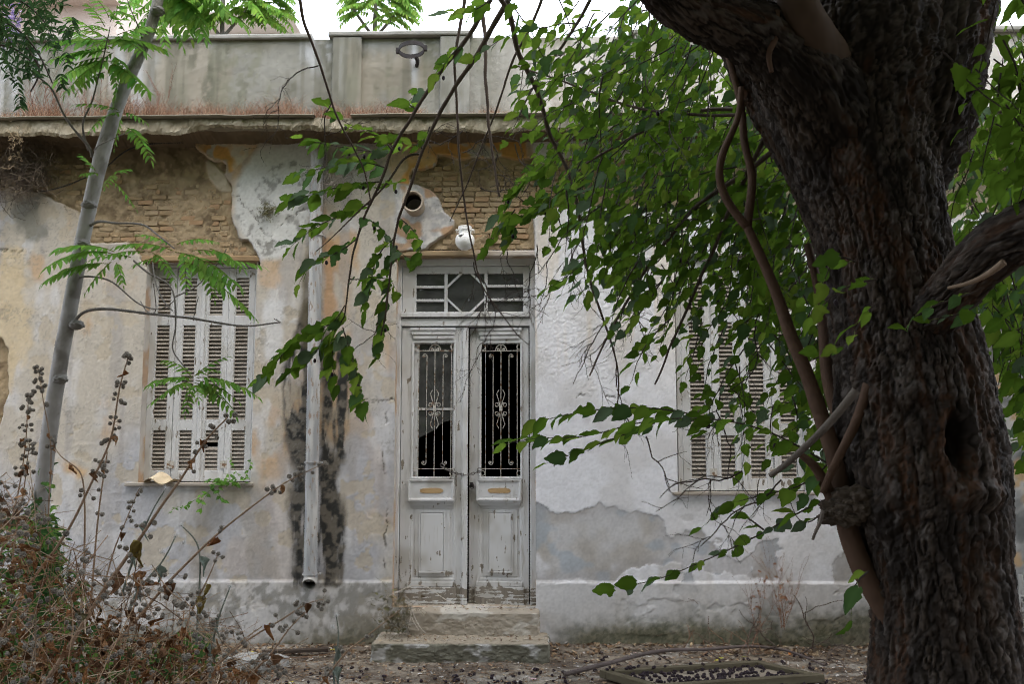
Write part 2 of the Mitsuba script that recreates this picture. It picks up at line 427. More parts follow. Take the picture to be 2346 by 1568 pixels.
    # mould beside the pipe, moss at the foot
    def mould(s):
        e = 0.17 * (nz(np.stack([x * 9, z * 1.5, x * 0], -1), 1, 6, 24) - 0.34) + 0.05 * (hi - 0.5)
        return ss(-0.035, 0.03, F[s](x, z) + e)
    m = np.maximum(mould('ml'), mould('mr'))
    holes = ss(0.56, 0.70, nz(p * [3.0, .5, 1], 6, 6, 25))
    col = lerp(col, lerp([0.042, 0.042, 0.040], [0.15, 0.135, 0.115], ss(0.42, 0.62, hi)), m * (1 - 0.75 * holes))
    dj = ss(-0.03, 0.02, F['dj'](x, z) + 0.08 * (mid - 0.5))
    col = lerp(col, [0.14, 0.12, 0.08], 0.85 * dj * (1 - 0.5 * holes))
    moss = ss(0.27, 0.03, z + 0.36 * (nz(p, 2.2, 6, 26) - 0.5) + 0.12 * (hi - .5) + 0.16 * ss(0.75, 0.4, np.abs(x - 2.0)/2.4) * -1 + 0.05)
    col = lerp(col, lerp([0.085, 0.090, 0.055], [0.17, 0.155, 0.10], ss(0.3, 0.7, 0.5 * hi + 0.5 * sp)), 0.95 * moss)
    dirt = ss(0.9, 0.0, z) * 0.30
    col = lerp(col, [0.30, 0.27, 0.22], dirt * ss(0.3, 0.6, lo))
    # soot below the cornice
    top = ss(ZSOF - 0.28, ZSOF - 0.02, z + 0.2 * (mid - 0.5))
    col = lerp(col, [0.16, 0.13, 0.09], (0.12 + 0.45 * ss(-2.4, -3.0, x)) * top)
    col = lerp(col, [0.20, 0.19, 0.17], 0.5 * ss(0.60, 0.72, sp * 0.55 + mid * 0.45) * (1 - 0.75 * right) * ss(1.0, 1.6, z))
    col = col * (0.80 + 0.28 * sp + 0.12 * hi)[..., None]
    crack = np.zeros_like(x)
    for c in CL:
        crack = np.maximum(crack, ss(0.0065, 0.0015, c(x + 0.05 * (hi - 0.5) + 0.06 * (mid - 0.5), z + 0.05 * (sp - 0.5) + 0.09 * (mid - 0.5))) * ss(0.30, 0.55, nz(p, 8, 2, 27)))
    col = lerp(col, [0.09, 0.08, 0.065], 0.75 * crack)
    # relief
    rr = ss(-0.05, 0.15, F['rr'](x, z) + 0.3 * (mid - 0.5))
    h = 0.008 * (lo - 0.5) + (0.0045 - 0.002 * right) * (mid - 0.5) + (0.0035 - 0.0015 * right) * (hi - 0.5) + 0.0034 * (sp - 0.5) * (1 - 0.4 * right)
    h += rr * right * 0.0036 * (ss(0.36, 0.70, nz(np.stack([x * 60 + z * 26, z * 80 - x * 26, x * 0], -1), 1, 3, 30)) - 0.5)
    h += -0.0040 * pl - 0.008 * crack - 0.002 * flake - 0.003 * (oa * (1 - gb)) + 0.016 * plinth - 0.0035 * m * hi
    h += 0.004 * np.exp(-((z - ZPL - 0.02 * (mid - 0.5)) / 0.012) ** 2) * ss(0.3, 0.6, mid)
    return -h, np.clip(col, 0.02, 0.85)


xs = steps([XL, -4.45, XW[0], XW[1], XD[0], XD[1], XR[0], XR[1], 3.25, XQ[0], XQ[1], XRR], 0.0094, -4.45, 3.26, 0.03)
zs = steps([-0.15, ZSTEP, ZRB, ZWB, ZRT, ZWT, ZDT, ZSOF + 0.10], 0.0092, -1, 9, 0.05)
gx, gz = [a.ravel() for a in np.meshgrid(xs, zs, indexing='ij')]
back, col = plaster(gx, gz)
mask = bare_mask(gx, gz)
mid = ss(-0.01, 0.01, F['mid'](gx, gz) + 0.02 * (nz(np.stack([gx, gz, gx * 0], -1), 20, 2) - .5))
edge = ss(0.03, 0.0, np.abs(mask))
col = lerp(col, [0.40, 0.34, 0.24], 0.7 * ss(-0.008, 0.004, mask))
yy = back + ss(-0.004, 0.010, mask) * 0.085 - 0.004 * ss(-0.06, 0.0, mask)
n_z = len(zs)
q = grid_faces(len(xs), n_z)
cx, cz = gx[q].mean(1), gz[q].mean(1)
keep = np.ones(len(q), bool)
for x0, x1, z0, z1 in OPEN:
    keep &= ~((cx > x0) & (cx < x1) & (cz > z0) & (cz < z1))
keep &= ~((mask[q] > 0.02).all(1))
q = q[keep]
V = np.stack([gx, yy, gz], 1)
tri = np.vstack([q[:, [0, 2, 1]], q[:, [0, 3, 2]]])          # faces the yard
tri = tri[:, ::-1] if np.cross(V[tri[0, 1]] - V[tri[0, 0]], V[tri[0, 2]] - V[tri[0, 0]])[1] > 0 else tri
used = np.unique(tri)
remap = np.zeros(len(V), int)
remap[used] = np.arange(len(used))
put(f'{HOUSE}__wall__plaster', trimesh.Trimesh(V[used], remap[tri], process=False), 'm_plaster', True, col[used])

# the rough mud and brick core behind the plaster
BRICKS = []
rng = np.random.default_rng(11)


def mud_y(x, z):
    p = np.stack([x, z, x * 0], -1)
    return 0.044 - 0.016 * (nz(p, 7, 3, 40) - 0.5) - 0.020 * (nz(p, 30, 4, 41) - 0.5) - 0.014 * ss(0.52, 0.64, nz(p, 3.2, 3, 42))


def mud(x0, x1, z0, z1, h):
    ax, az = np.arange(x0, x1 + h, h), np.arange(z0, z1 + h, h)
    a, b = [t.ravel() for t in np.meshgrid(ax, az, indexing='ij')]
    p = np.stack([a, b, a * 0], -1)
    y = mud_y(a, b) - 0.016 * ss(-0.01, 0.01, F['mid'](a, b))
    c = lerp([0.20, 0.15, 0.095], [0.36, 0.28, 0.18], ss(0.3, 0.7, nz(p, 9, 6, 43)))
    c = lerp(c, [0.44, 0.34, 0.22], 0.5 * ss(0.5, 0.7, nz(p, 30, 3, 44)))
    c = lerp(c, [0.52, 0.46, 0.36], 0.8 * np.maximum(ss(-0.01, 0.01, F['mid'](a, b)), ss(1.0, 1.4, a) * 0.6))
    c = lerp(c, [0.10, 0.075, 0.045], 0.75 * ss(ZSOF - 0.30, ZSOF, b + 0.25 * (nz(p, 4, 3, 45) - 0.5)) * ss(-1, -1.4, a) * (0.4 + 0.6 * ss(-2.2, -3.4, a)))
    qq = grid_faces(len(ax), len(az))
    mx, mz = a[qq].mean(1), b[qq].mean(1)
    ok = np.ones(len(qq), bool)
    for u0, u1, w0, w1 in OPEN:
        ok &= ~((mx > u0 - 0.03) & (mx < u1 + 0.03) & (mz > w0 - 0.01) & (mz < w1 + 0.06))
    ok &= (bare_mask(mx, mz) > -0.10)
    qq = qq[ok]
    return np.stack([a, y, b], 1), np.vstack([qq[:, [0, 1, 2]], qq[:, [0, 2, 3]]]), c


wallmb = MB()
for x0, x1, z0, z1, h in ((-6.5, -4.4, 1.2, ZSOF + 0.1, 0.05), (-4.4, -2.0, Z(625), ZSOF + 0.1, 0.010), (-4.4, -4.0, 1.4, 2.5, 0.012), (-1.0, 3.3, Z(600), ZSOF + 0.1, 0.011), (3.3, 8.0, Z(600), ZSOF + 0.1, 0.05)):
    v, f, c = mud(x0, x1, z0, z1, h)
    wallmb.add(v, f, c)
# jambs and heads of the openings, cut into the masonry
for k, (x0, x1, z0, z1) in enumerate(OPEN):
    for side in (0, 1, 2, 3):
        u = np.linspace(0, 1, 90)
        d = np.linspace(0.0, 1, 14)
        uu, dd = [t.ravel() for t in np.meshgrid(u, d, indexing='ij')]
        if side < 2:
            px_, pz_ = np.full_like(uu, (x0, x1)[side]), z0 + (z1 - z0) * uu
        elif side == 2:
            px_, pz_ = x0 + (x1 - x0) * uu, np.full_like(uu, z1)
        else:
            px_, pz_ = x0 + (x1 - x0) * uu, np.full_like(uu, z0)
        if side == 2:
            y0 = np.where(bare_mask(px_, pz_) > 0, 0.040, -0.004)
        else:
            y0 = np.full_like(uu, 0.002)
        py_ = y0 + (0.30 - y0) * dd
        v = np.stack([px_, py_, pz_], 1)
        bump = 0.016 * (nz(v, 9, 4, 50 + k) - 0.5) * ss(0, 0.1, dd)
        axis = 0 if side < 2 else 2
        v[:, axis] += bump + (0.0015 if side in (1, 2) else -0.0015)
        c = lerp([0.44, 0.41, 0.37], [0.55, 0.52, 0.48], nz(v, 5, 3, 51))
        if side == 2:
            c = lerp(c, [0.30, 0.20, 0.11], 0.8 * ss(0.35, 0.5, nz(v, 4, 3, 52)))
        elif x0 < 0.5:
            c = lerp(c, [0.45, 0.28, 0.15], 0.7 * ss(0.5, 0.6, nz(v, 4, 3, 53)))
        qq = grid_faces(90, 14)
        wallmb.add(v, qq, c)
put(f'{HOUSE}__wall', wallmb, 'm_plaster', False)

# bricks that stand proud of the mud joints
variants = []
for k in range(10):
    v, f = boxvf(-0.5, 0.5, -0.5, 0.5, -0.5, 0.5, 0.0)
    m = trimesh.Trimesh(v, np.vstack([f[:, [0, 1, 2]], f[:, [0, 2, 3]]])).subdivide().subdivide()
    v = np.array(m.vertices) * [0.118, 0.030, 0.037]
    s = np.array(m.vertices)
    r = 1 - 0.10 * (np.abs(s) ** 3).sum(1, keepdims=True) / 0.375 * 0.5
    v = v * r + 0.010 * (np.stack([nz(v + k * 3.1, 26, 2, 60 + a) for a in range(3)], 1) - 0.5)
    tone = [(0.35, 0.26, 0.16), (0.38, 0.28, 0.17), (0.32, 0.235, 0.145), (0.37, 0.285, 0.185), (0.375, 0.25, 0.15)][k % 5]
    c = lerp(np.array(tone) * 0.80, np.array(tone) * 1.18, nz(v + k, 40, 3, 66))
    variants.append(mikit.ply(trimesh.Trimesh(v, m.faces, process=False), 'm_plaster', False, color=c))
course = 0.0445
for (bx0, bx1, bz0, bz1, dens) in ((-4.35, -2.05, Z(600), Z(365), 0.80), (-0.95, 0.16, Z(585), Z(375), 0.72)):
    for r in range(int((bz1 - bz0) / course)):
        z = bz0 + 0.03 + r * course
        x = bx0 + (0.065 if r % 2 else 0.0) + rng.uniform(-.012, .012)
        while x < bx1:
            w = rng.choice([1.0, 1.0, 1.0, 0.55])
            xc = x + 0.0625 * w
            x += 0.128 * w
            p = np.array([[xc, z, 0.0]])
            ok = bare_mask(np.array([xc - .05 * w, xc, xc + .05 * w]), np.full(3, z)).min() > 0.012 and F['mid'](np.array([xc]), np.array([z]))[0] < -0.03
            smear = nz(p, 2.6, 3, 70)[0]
            if not ok or smear > 0.52 + 0.20 * dens or rng.random() > 0.95:
                continue
            yb = 0.0455 + rng.normal(0, 0.004) + 0.010 * (smear - 0.35)
            key = child(f'{HOUSE}__wall', 'brick')
            scene[key] = {**variants[rng.integers(10)], 'to_world': T().translate([xc, yb, z + rng.normal(0, .002)]).rotate([0, 1, 0], rng.normal(0, 1.2)).rotate([0, 0, 1], rng.normal(0, 1.5)).scale([w, 1, rng.uniform(.88, 1.04)])}
print('bricks', COUNT.get((f'{HOUSE}__wall', 'brick')))

# timber lintels over the openings, worn
for k, (x0, x1, z1) in enumerate(((XW[0] - 0.05, XW[1] + 0.04, ZWT), (XD[0] + 0.0, XD[1] - 0.0, ZDT))):
    nx = 60
    u = np.linspace(x0, x1, nx)
    prof = np.array([[0.30, 0.004], [0.018, 0.004], [0.006, 0.010], [0.004, 0.040], [0.014, 0.052], [0.30, 0.052]])
    v = np.stack([np.repeat(u, 6), np.tile(prof[:, 0], nx), np.tile(prof[:, 1] + z1, nx)], 1)
    v[:, 1] += 0.016 * (nz(v * [5, 1, 20], 1, 3, 80 + k) - 0.5) * np.tile([0, 1, 1, 1, 1, 0], nx)
    v[:, 2] += 0.014 * (nz(v * [4, 1, 5], 1, 3, 83 + k) - 0.5)
    c = lerp([0.22, 0.14, 0.075], [0.42, 0.31, 0.19], nz(v * [3, 20, 60], 1, 3, 86)) if k == 0 else lerp([0.36, 0.27, 0.17], [0.52, 0.47, 0.42], ss(-0.6, -0.2, v[:, 0]))
    put(child(HOUSE, 'lintel'), trimesh.Trimesh(v, np.vstack([grid_faces(nx, 6)[:, [0, 1, 2]], grid_faces(nx, 6)[:, [0, 2, 3]]]), process=False), 'm_plaster', False, c)

def cellstep(u):
    k = np.random.default_rng(9).random(400)
    i = np.searchsorted(np.cumsum(0.02 + 0.12 * k), u + 7)
    return np.random.default_rng(10).random(400)[np.clip(i, 0, 399)]


# cornice: broken soffit, rough fascia, thin drip slab
nx = 1100
u = np.linspace(XL, XRR, nx)
yf = -0.36
zfb, zft, zs1 = Z(301, yf), Z(268, yf), Z(258, yf - 0.05)
pu = np.stack([u * 1.0, u * 0, u * 0], -1)
brk = nz(pu, 1.6, 6, 90) - 0.5 + 0.6 * (nz(pu, 9, 4, 91) - 0.5) + 0.25 * (cellstep(u) - 0.5)
drop = 0.055 * brk + 0.05 * ss(-1.55, -1.85, u) * ss(-2.9, -2.5, u) * 1.0
rows = []
for t, (y, z) in enumerate([(0.06, ZSOF - 0.02), (0.0, ZSOF), (-0.10, ZSOF + 0.012), (-0.20, ZSOF + 0.02), (-0.27, ZSOF + 0.03), (yf + 0.06, zfb + 0.01), (yf + 0.02, zfb), (yf, zfb + 0.02), (yf - 0.004, zfb + 0.05), (yf - 0.006, zft - 0.03), (yf - 0.006, zft - 0.01), (yf - 0.004, zft)]):
    k = 1.0 if t in (5, 6, 7) else 0.25 if t == 4 else 0.3 if t == 8 else 0
    rows.append(np.stack([u, np.full(nx, y) + (0.05 * np.maximum(drop, 0) * k * 4 if k else 0), z + drop * k], 1))
Vc = np.stack(rows, 1)
Vc[:, :, 1] += 0.030 * (nz(Vc, 14, 4, 92) - 0.5) + 0.03 * (nz(Vc, 45, 3, 192) - 0.5)
Vc[:, :, 2] += 0.026 * (nz(Vc, 11, 4, 93) - 0.5) + 0.022 * (nz(Vc, 45, 3, 193) - 0.5)
Vc = Vc.reshape(-1, 3)
tt = np.tile(np.arange(12), nx)
cc = lerp([0.34, 0.29, 0.21], [0.52, 0.47, 0.38], ss(0.3, 0.7, nz(Vc, 16, 4, 94)))
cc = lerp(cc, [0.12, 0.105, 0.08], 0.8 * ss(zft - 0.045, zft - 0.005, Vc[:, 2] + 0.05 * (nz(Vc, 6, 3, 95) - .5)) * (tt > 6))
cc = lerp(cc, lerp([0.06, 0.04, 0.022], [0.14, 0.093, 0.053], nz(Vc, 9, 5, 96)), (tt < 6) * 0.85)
cc = lerp(cc, [0.47, 0.45, 0.42], 0.6 * (tt > 6) * ss(-0.3, 0.3, Vc[:, 0]))
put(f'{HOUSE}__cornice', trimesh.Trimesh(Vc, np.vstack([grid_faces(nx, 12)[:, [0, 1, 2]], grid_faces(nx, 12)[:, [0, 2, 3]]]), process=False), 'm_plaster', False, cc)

xb0, xb1 = X(722, yf, 262), X(806, yf, 262)
for k, (a, b) in enumerate(((XL, xb0), (xb1, XRR))):
    n1 = int((b - a) / 0.03)
    u = np.linspace(a, b, n1)
    prof = [(-0.30, zft - 0.002), (yf - 0.045, zft + 0.004), (yf - 0.052, zft + 0.012), (yf - 0.052, zs1 - 0.006), (yf - 0.045, zs1), (0.10, zs1 + 0.02)]
    v = np.stack([np.stack([u, np.full(n1, y), np.full(n1, z)], 1) for y, z in prof], 1).reshape(-1, 3)
    v[:, 1] += 0.02 * (nz(v * [1, 0, 0], 6, 4, 97) - 0.5) * np.tile([0, 1, 1, 1, 1, 0], n1)
    v[:, 2] += 0.010 * (nz(v * [1, 0, 0], 3, 4, 98) - 0.5)
    c = lerp([0.16, 0.14, 0.10], [0.33, 0.30, 0.25], nz(v, 12, 4, 99))
    put(child(f'{HOUSE}__cornice', 'drip_slab'), trimesh.Trimesh(v, np.vstack([grid_faces(n1, 6)[:, [0, 1, 2]], grid_faces(n1, 6)[:, [0, 2, 3]]]), process=False), 'm_plaster', False, c)
v, f = boxvf(XL, XRR, -0.33, 0.30, zft - 0.06, zft - 0.004)
ledge_z = zft - 0.004
put(f'{HOUSE}__ledge', MB().add(v, f, (0.25, 0.22, 0.17)), 'm_plaster')

# parapet above the ledge
YP = -0.03
zpt = Z(92, YP, 500)


def parapet_col(v):
    x, z = v[:, 0], v[:, 2]
    p = np.stack([x, z, x * 0], -1)
    mid, hi = nz(p, 4, 3, 101), nz(p, 24, 3, 102)
    st = nz(np.stack([x * 5, z * 0.8, x * 0], -1), 1, 4, 103)
    c = lerp([0.22, 0.215, 0.19], [0.36, 0.355, 0.33], mid)
    c = lerp(c, [0.30, 0.25, 0.18], 0.45 * ss(0.52, 0.62, nz(np.stack([x * 3, z * 1.5, x * 0], -1), 1, 5, 107)))
    c = lerp(c, [0.50, 0.515, 0.54], 0.75 * ss(0.56, 0.70, st))
    c = lerp(c, [0.20, 0.20, 0.155], 0.8 * ss(0.50, 0.36, st) * ss(0.35, 0.6, hi * .5 + mid * .5))
    c = lerp(c, [0.13, 0.13, 0.10], 0.7 * ss(0.50, 0.68, nz(np.stack([x * 7, z * 2.2, x * 0], -1), 1, 6, 104)) * ss(0.30, 0.55, hi))
    c = lerp(c, [0.15, 0.145, 0.115], 0.6 * ss(0.52, 0.66, nz(np.stack([x * 14, z * 1.2, x * 0], -1), 1, 4, 106)))
    c = lerp(c, [0.62, 0.59, 0.56], 0.85 * ss(-0.6, 0.2, x))
    c = lerp(c, [0.36, 0.32, 0.27], 0.5 * ss(0.52, 0.66, st) * ss(-0.4, 0.2, x))
    c = lerp(c, [0.17, 0.16, 0.12], 0.7 * ss(zpt - 0.16, zpt, z + 0.2 * (mid - .5)) * ss(0.40, 0.6, nz(np.stack([x * 2, z, x * 0], -1), 1, 3, 105)))
    return c * (0.88 + 0.24 * hi)[:, None]


def sheet(x0, x1, z0, z1, y, h, amp, seed):
    ax, az = np.linspace(x0, x1, max(2, int((x1 - x0) / h))), np.linspace(z0, z1, max(2, int((z1 - z0) / h)))
    a, b = [t.ravel() for t in np.meshgrid(ax, az, indexing='ij')]
    v = np.stack([a, np.full_like(a, y), b], 1)
    e = np.minimum.reduce([a - x0, x1 - a, b - z0, z1 - b])
    v[:, 1] -= amp * (nz(v, 5, 3, seed) - 0.5) * 2 + amp * 0.8 * (nz(v, 30, 3, seed + 1) - 0.5)
    qq = grid_faces(len(ax), len(az))
    return v, np.vstack([qq[:, [0, 1, 2]], qq[:, [0, 2, 3]]])


mb = MB()
v, f = sheet(-4.6, 4.3, ledge_z, zpt, YP, 0.016, 0.006, 110)
mb.add(v, f, parapet_col(v))
for a, b in ((XL, -4.6), (4.3, XRR)):
    v, f = sheet(a, b, ledge_z, zpt, YP, 0.05, 0.006, 110)
    mb.add(v, f, parapet_col(v))
v, f = boxvf(XL, XRR, YP + 0.02, 0.20, ledge_z, zpt - 0.004)
mb.add(v, f, (0.35, 0.34, 0.32))
put(f'{HOUSE}__parapet', mb, 'm_plaster', False)
for a, b in ((763, 829), (1009, 1076), (1455, 1520)):
    x0, x1 = X(a, YP, 170), X(b, YP, 170)
    m = trimesh.Trimesh(*boxvf(x0, x1, YP - 0.045, YP + 0.02, ledge_z, zpt + 0.005, 0.008), process=False)
    for _ in range(4):
        m = m.subdivide()
    v = np.array(m.vertices)
    v += 0.006 * (np.stack([nz(v, 16, 3, 112 + k) for k in range(3)], 1) - 0.5)
    put(child(HOUSE, 'pilaster'), trimesh.Trimesh(v, m.faces, process=False), 'm_plaster', False, parapet_col(v))
for a, b, dz in ((-1400, 715, 0.0), (755, 1083, 0.022), (1440, 3600, 0.015)):
    x0, x1 = max(XL, X(a, YP, 90)), min(XRR, X(b, YP, 90))
    n1 = max(4, int((x1 - x0) / 0.05))
    u = np.linspace(x0, x1, n1)
    y0, z0 = YP - 0.03 - dz, zpt - 0.005 + dz * 0.3
    prof = [(0.0, z0 + 0.006), (y0, z0 + 0.006), (y0 - 0.006, z0 + 0.014), (y0 - 0.006, z0 + 0.036), (y0 + 0.004, z0 + 0.046), (0.24, z0 + 0.05)]
    v = np.stack([np.stack([u, np.full(n1, y), np.full(n1, z)], 1) for y, z in prof], 1).reshape(-1, 3)
    v[:, 1:] += 0.010 * (np.stack([nz(v, 9, 4, 120), nz(v, 9, 4, 121)], 1) - 0.5) * np.tile([0, 1, 1, 1, 1, 1], n1)[:, None]
    c = lerp([0.22, 0.215, 0.19], [0.42, 0.41, 0.39], nz(v, 8, 4, 122))
    qq = grid_faces(n1, 6)
    mb2 = MB().add(v, np.vstack([qq[:, [0, 1, 2]], qq[:, [0, 2, 3]]]), c)
    for e, s in ((0, 1), (n1 - 1, -1)):
        i = e * 6
        mb2.add(v[i:i + 6], np.array([[0, 1, 2], [0, 2, 3], [0, 3, 4], [0, 4, 5]])[:, ::s], c[i:i + 6])
    put(child(HOUSE, 'coping'), mb2, 'm_plaster', False)

# the shell behind: roof, side and back walls, floor
mb = MB()
mb.box(XL, XRR, 0.34, 6.0, ZSOF + 0.12, ZSOF + 0.25)
mb.box(XL, XRR, 6.0, 6.2, -0.1, ZSOF + 0.25)
mb.box(XL, XL + 0.2, 0.3, 6.0, -0.1, ZSOF + 0.12)
mb.box(XRR - 0.2, XRR, 0.3, 6.0, -0.1, ZSOF + 0.12)
mb.box(XL, XRR, 0.2, 6.0, -0.1, 0.2)
zz = 0.30
for a, b, z0, z1 in ((XL, XW[0], -0.1, ZSOF + .2), (XW[1], XD[0], -0.1, ZSOF + .2), (XD[1], XR[0], -0.1, ZSOF + .2), (XR[1], XQ[0], -0.1, ZSOF + .2), (XQ[1], XRR, -0.1, ZSOF + .2),
                     (XW[0], XW[1], -0.1, ZWB), (XW[0], XW[1], ZWT, ZSOF + .2), (XD[0], XD[1], ZDT, ZSOF + .2), (XR[0], XR[1], -0.1, ZRB), (XR[0], XR[1], ZRT, ZSOF + .2), (XQ[0], XQ[1], -0.1, ZRB), (XQ[0], XQ[1], ZRT, ZSOF + .2)):
    mb.box(a, b, 0.28, 0.33, z0, z1)
mb.box(XL, XRR, 0.05, 0.30, ZSOF + 0.1, ZSOF + 0.2)
put(f'{HOUSE}__inner_shell', mb, 'm_dark')

# ---------------------------------------------------------------- shuttered windows
FR = [(z - 95) / 660 for z in (95, 108, 150, 235, 268, 308, 390, 432, 465, 550, 585, 625, 710, 745, 755)]


def window(key, x0, x1, z0, z1, yf, slat_limit, broken=None, sill=True):
    w = x1 - x0
    fx = [x0 + w * t for t in FR]
    rz = lambda zy: z1 - (zy - 150) / (1490 - 150) * (z1 - z0)
    rows = [(235, 470), (530, 1110), (1175, 1415)]
    mb = MB()
    mb.box(x0 - 0.02, fx[1] - 0.002, yf - 0.012, yf + 0.07, z0, z1, 0.004)
    mb.box(fx[13] + 0.002, x1 + 0.02, yf - 0.012, yf + 0.07, z0, z1, 0.004)
    mb.box(fx[1] - 0.002, fx[13] + 0.002, yf - 0.010, yf + 0.07, rz(172), z1, 0.004)
    put(key, mb, 'm_paint')
    bounds = [fx[1], fx[4], fx[7], fx[10], fx[13]]
    slats = [(fx[2], fx[3]), (fx[5], fx[6]), (fx[8], fx[9]), (fx[11], fx[12])]
    stuff = MB()
    n = 0
    for i in range(4):
        a, b = bounds[i] + 0.0015, bounds[i + 1] - 0.0015
        s0, s1 = slats[i]
        dy = (0.0, 0.006, 0.004, -0.003)[i]
        m = MB()
        zt, zb = rz(176), rz(1482)
        m.box(a, s0, yf + dy, yf + dy + 0.034, zb, zt, 0.003)
        m.box(s1, b, yf + dy, yf + dy + 0.034, zb, zt, 0.003)
        for u0, u1 in ((176, 235), (470, 530), (1110, 1175), (1415, 1482)):
            m.box(s0 - 0.001, s1 + 0.001, yf + dy + 0.0025, yf + dy + 0.032, rz(u1), rz(u0), 0.003)
        for u0, u1 in rows:                                   # thin bead round every louvre field
            m.box(s0, s0 + 0.007, yf + dy + 0.006, yf + dy + 0.016, rz(u1), rz(u0))
            m.box(s1 - 0.007, s1, yf + dy + 0.006, yf + dy + 0.016, rz(u1), rz(u0))
        if i == 2:
            m.box(a - 0.016, a + 0.016, yf + dy - 0.012, yf + dy - 0.0005, zb, zt, 0.004)
        put(child(key, 'shutter'), m, 'm_paint')
        ply = None
        for r, (u0, u1) in enumerate(rows):
            cnt = round((u1 - u0) / 24.2)
            p = (rz(u0) - rz(u1)) / cnt
            v, f = boxvf(-(s1 - s0) / 2 - 0.004, (s1 - s0) / 2 + 0.004, -0.0035, 0.0035, -0.0188, 0.0188, 0.001)
            v = v @ rot([1, 0, 0], -40).T
            if ply is None:
                ply = mikit.ply(trimesh.Trimesh(v, f, process=False), 'm_slat')
            for k in range(cnt):
                if broken and (i, r, k) in broken:
                    continue
                c = [(s0 + s1) / 2, yf + dy + 0.019, rz(u1) + (k + 0.5) * p]
                R = rot([0, 1, 0], float(rng.normal(0, 0.35))) @ rot([1, 0, 0], float(rng.normal(0, 2.2)))
                n += 1
                if n <= slat_limit:
                    M = np.eye(4)
                    M[:3, :3], M[:3, 3] = R, c
                    scene[child(key, 'slat')] = {**ply, 'to_world': T(M)}
                else:
                    stuff.add(v @ R.T + c, f)
    if stuff.v:
        put(key + '__far_slats', stuff, 'm_slat')
        labels[key + '__far_slats'] = {'kind': 'stuff'}
    for i in (1, 3):                                          # strap hinges of the folding leaves
        for zy in (1380,):
            m = MB()
            xh = bounds[i] + 0.0
            m.box(xh - 0.028, xh - 0.003, yf - 0.004, yf - 0.0005, rz(zy + 22), rz(zy - 22))
            m.box(xh + 0.003, xh + 0.028, yf - 0.004, yf - 0.0005, rz(zy + 22), rz(zy - 22))
            m.tube([[xh, yf - 0.004, rz(zy + 24)], [xh, yf - 0.004, rz(zy - 24)]], 0.004, 6)
            put(child(key, 'hinge'), m, 'm_iron_paint')
    m = trimesh.Trimesh(*boxvf(x0 - 0.075, x1 + 0.05, -0.035, yf + 0.06, z0 - 0.022, z0 + 0.004, 0.004), process=False)
    for _ in range(3):
        m = m.subdivide()
    v = np.array(m.vertices)
    v += 0.010 * (np.stack([nz(v, 14, 3, 130 + k) for k in range(3)], 1) - 0.5)
    put(key + '__sill', trimesh.Trimesh(v, m.faces, process=False), 'm_plaster', False, lerp([0.26, 0.22, 0.17], [0.46, 0.43, 0.39], nz(v, 14, 3, 133)))


YW = 0.115
window(f'{HOUSE}__window', X(333, YW, 850), X(584, YW, 850), ZWB, ZWT - 0.0, YW, 999, broken={(2, 2, 6)})
window(f'{HOUSE}__window_001', X(1556, 0.05, 900), X(1841, 0.05, 900), ZRB, ZRT, 0.05, 120)
window(f'{HOUSE}__window_002', XQ[0] + .03, XQ[1] - .03, ZRB, ZRT, 0.06, 0)
labels[f'{HOUSE}__window'] = {'label': 'tall louvred window shutters left of the door, one slat missing'}
labels[f'{HOUSE}__window_001'] = {'label': 'louvred window shutters half hidden by mulberry leaves'}
# ---------------------------------------------------------------- door
DOOR = f'{HOUSE}__door'
YD = 0.13
dx = lambda px: X(px, YD)
dz = lambda py: Z(py, YD)
mb = MB()
mb.box(XD[0] - 0.01, dx(917), YD - 0.03, YD + 0.10, ZSTEP, ZDT, 0.005)
mb.box(dx(1214), XD[1] + 0.01, YD - 0.03, YD + 0.10, ZSTEP, ZDT, 0.005)
mb.box(dx(917), dx(1214), YD - 0.028, YD + 0.10, dz(610), ZDT, 0.004)
# transom sash
mb.box(dx(918), dx(950), YD - 0.006, YD + 0.04, dz(727), dz(611), 0.003)
mb.box(dx(1199), dx(1213), YD - 0.006, YD + 0.04, dz(727), dz(611), 0.003)
mb.box(dx(950), dx(1199), YD - 0.004, YD + 0.04, dz(627), dz(611), 0.003)
mb.box(dx(950), dx(1199), YD - 0.004, YD + 0.04, dz(727), dz(714.5), 0.003)
mb.box(dx(916), dx(1214), YD - 0.045, YD - 0.007, dz(728), dz(718), 0.004)      # weather bar
mb.box(dx(917), dx(1214), YD - 0.022, YD + 0.09, dz(748), dz(730), 0.004)
for a, b in ((1015.5, 1023), (1108.6, 1116)):
    mb.box(dx(a), dx(b), YD + 0.002, YD + 0.035, dz(714.5), dz(627), 0.003)
for s0, s1, ys in ((950, 1015.5, (657.5, 688.5)), (1116, 1199, (656, 687))):
    for py in ys:
        mb.box(dx(s0), dx(s1), YD - 0.002, YD + 0.033, dz(py + 2.6), dz(py - 2.6), 0.002)
for (a, b), (c, d) in (((1054, 627), (1023, 656)), ((1078, 627), (1108.6, 656)), ((1023, 686), (1054, 714.5)), ((1108.6, 686), (1078, 714.5))):
    p0, p1 = np.array([dx(a), dz(b)]), np.array([dx(c), dz(d)])
    t = (p1 - p0) / np.linalg.norm(p1 - p0)
    nn = np.array([-t[1], t[0]]) * 0.008
    quad = [p0 - nn - t * .004, p1 - nn + t * .004, p1 + nn + t * .004, p0 + nn - t * .004]
    v = np.array([[q[0], y, q[1]] for y in (YD + 0.004, YD + 0.031) for q in quad])
    mb.add(v, np.array([[0, 1, 2, 3], [7, 6, 5, 4], [0, 4, 5, 1], [1, 5, 6, 2], [2, 6, 7, 3], [3, 7, 4, 0]]))
put(DOOR, mb, 'm_paint')


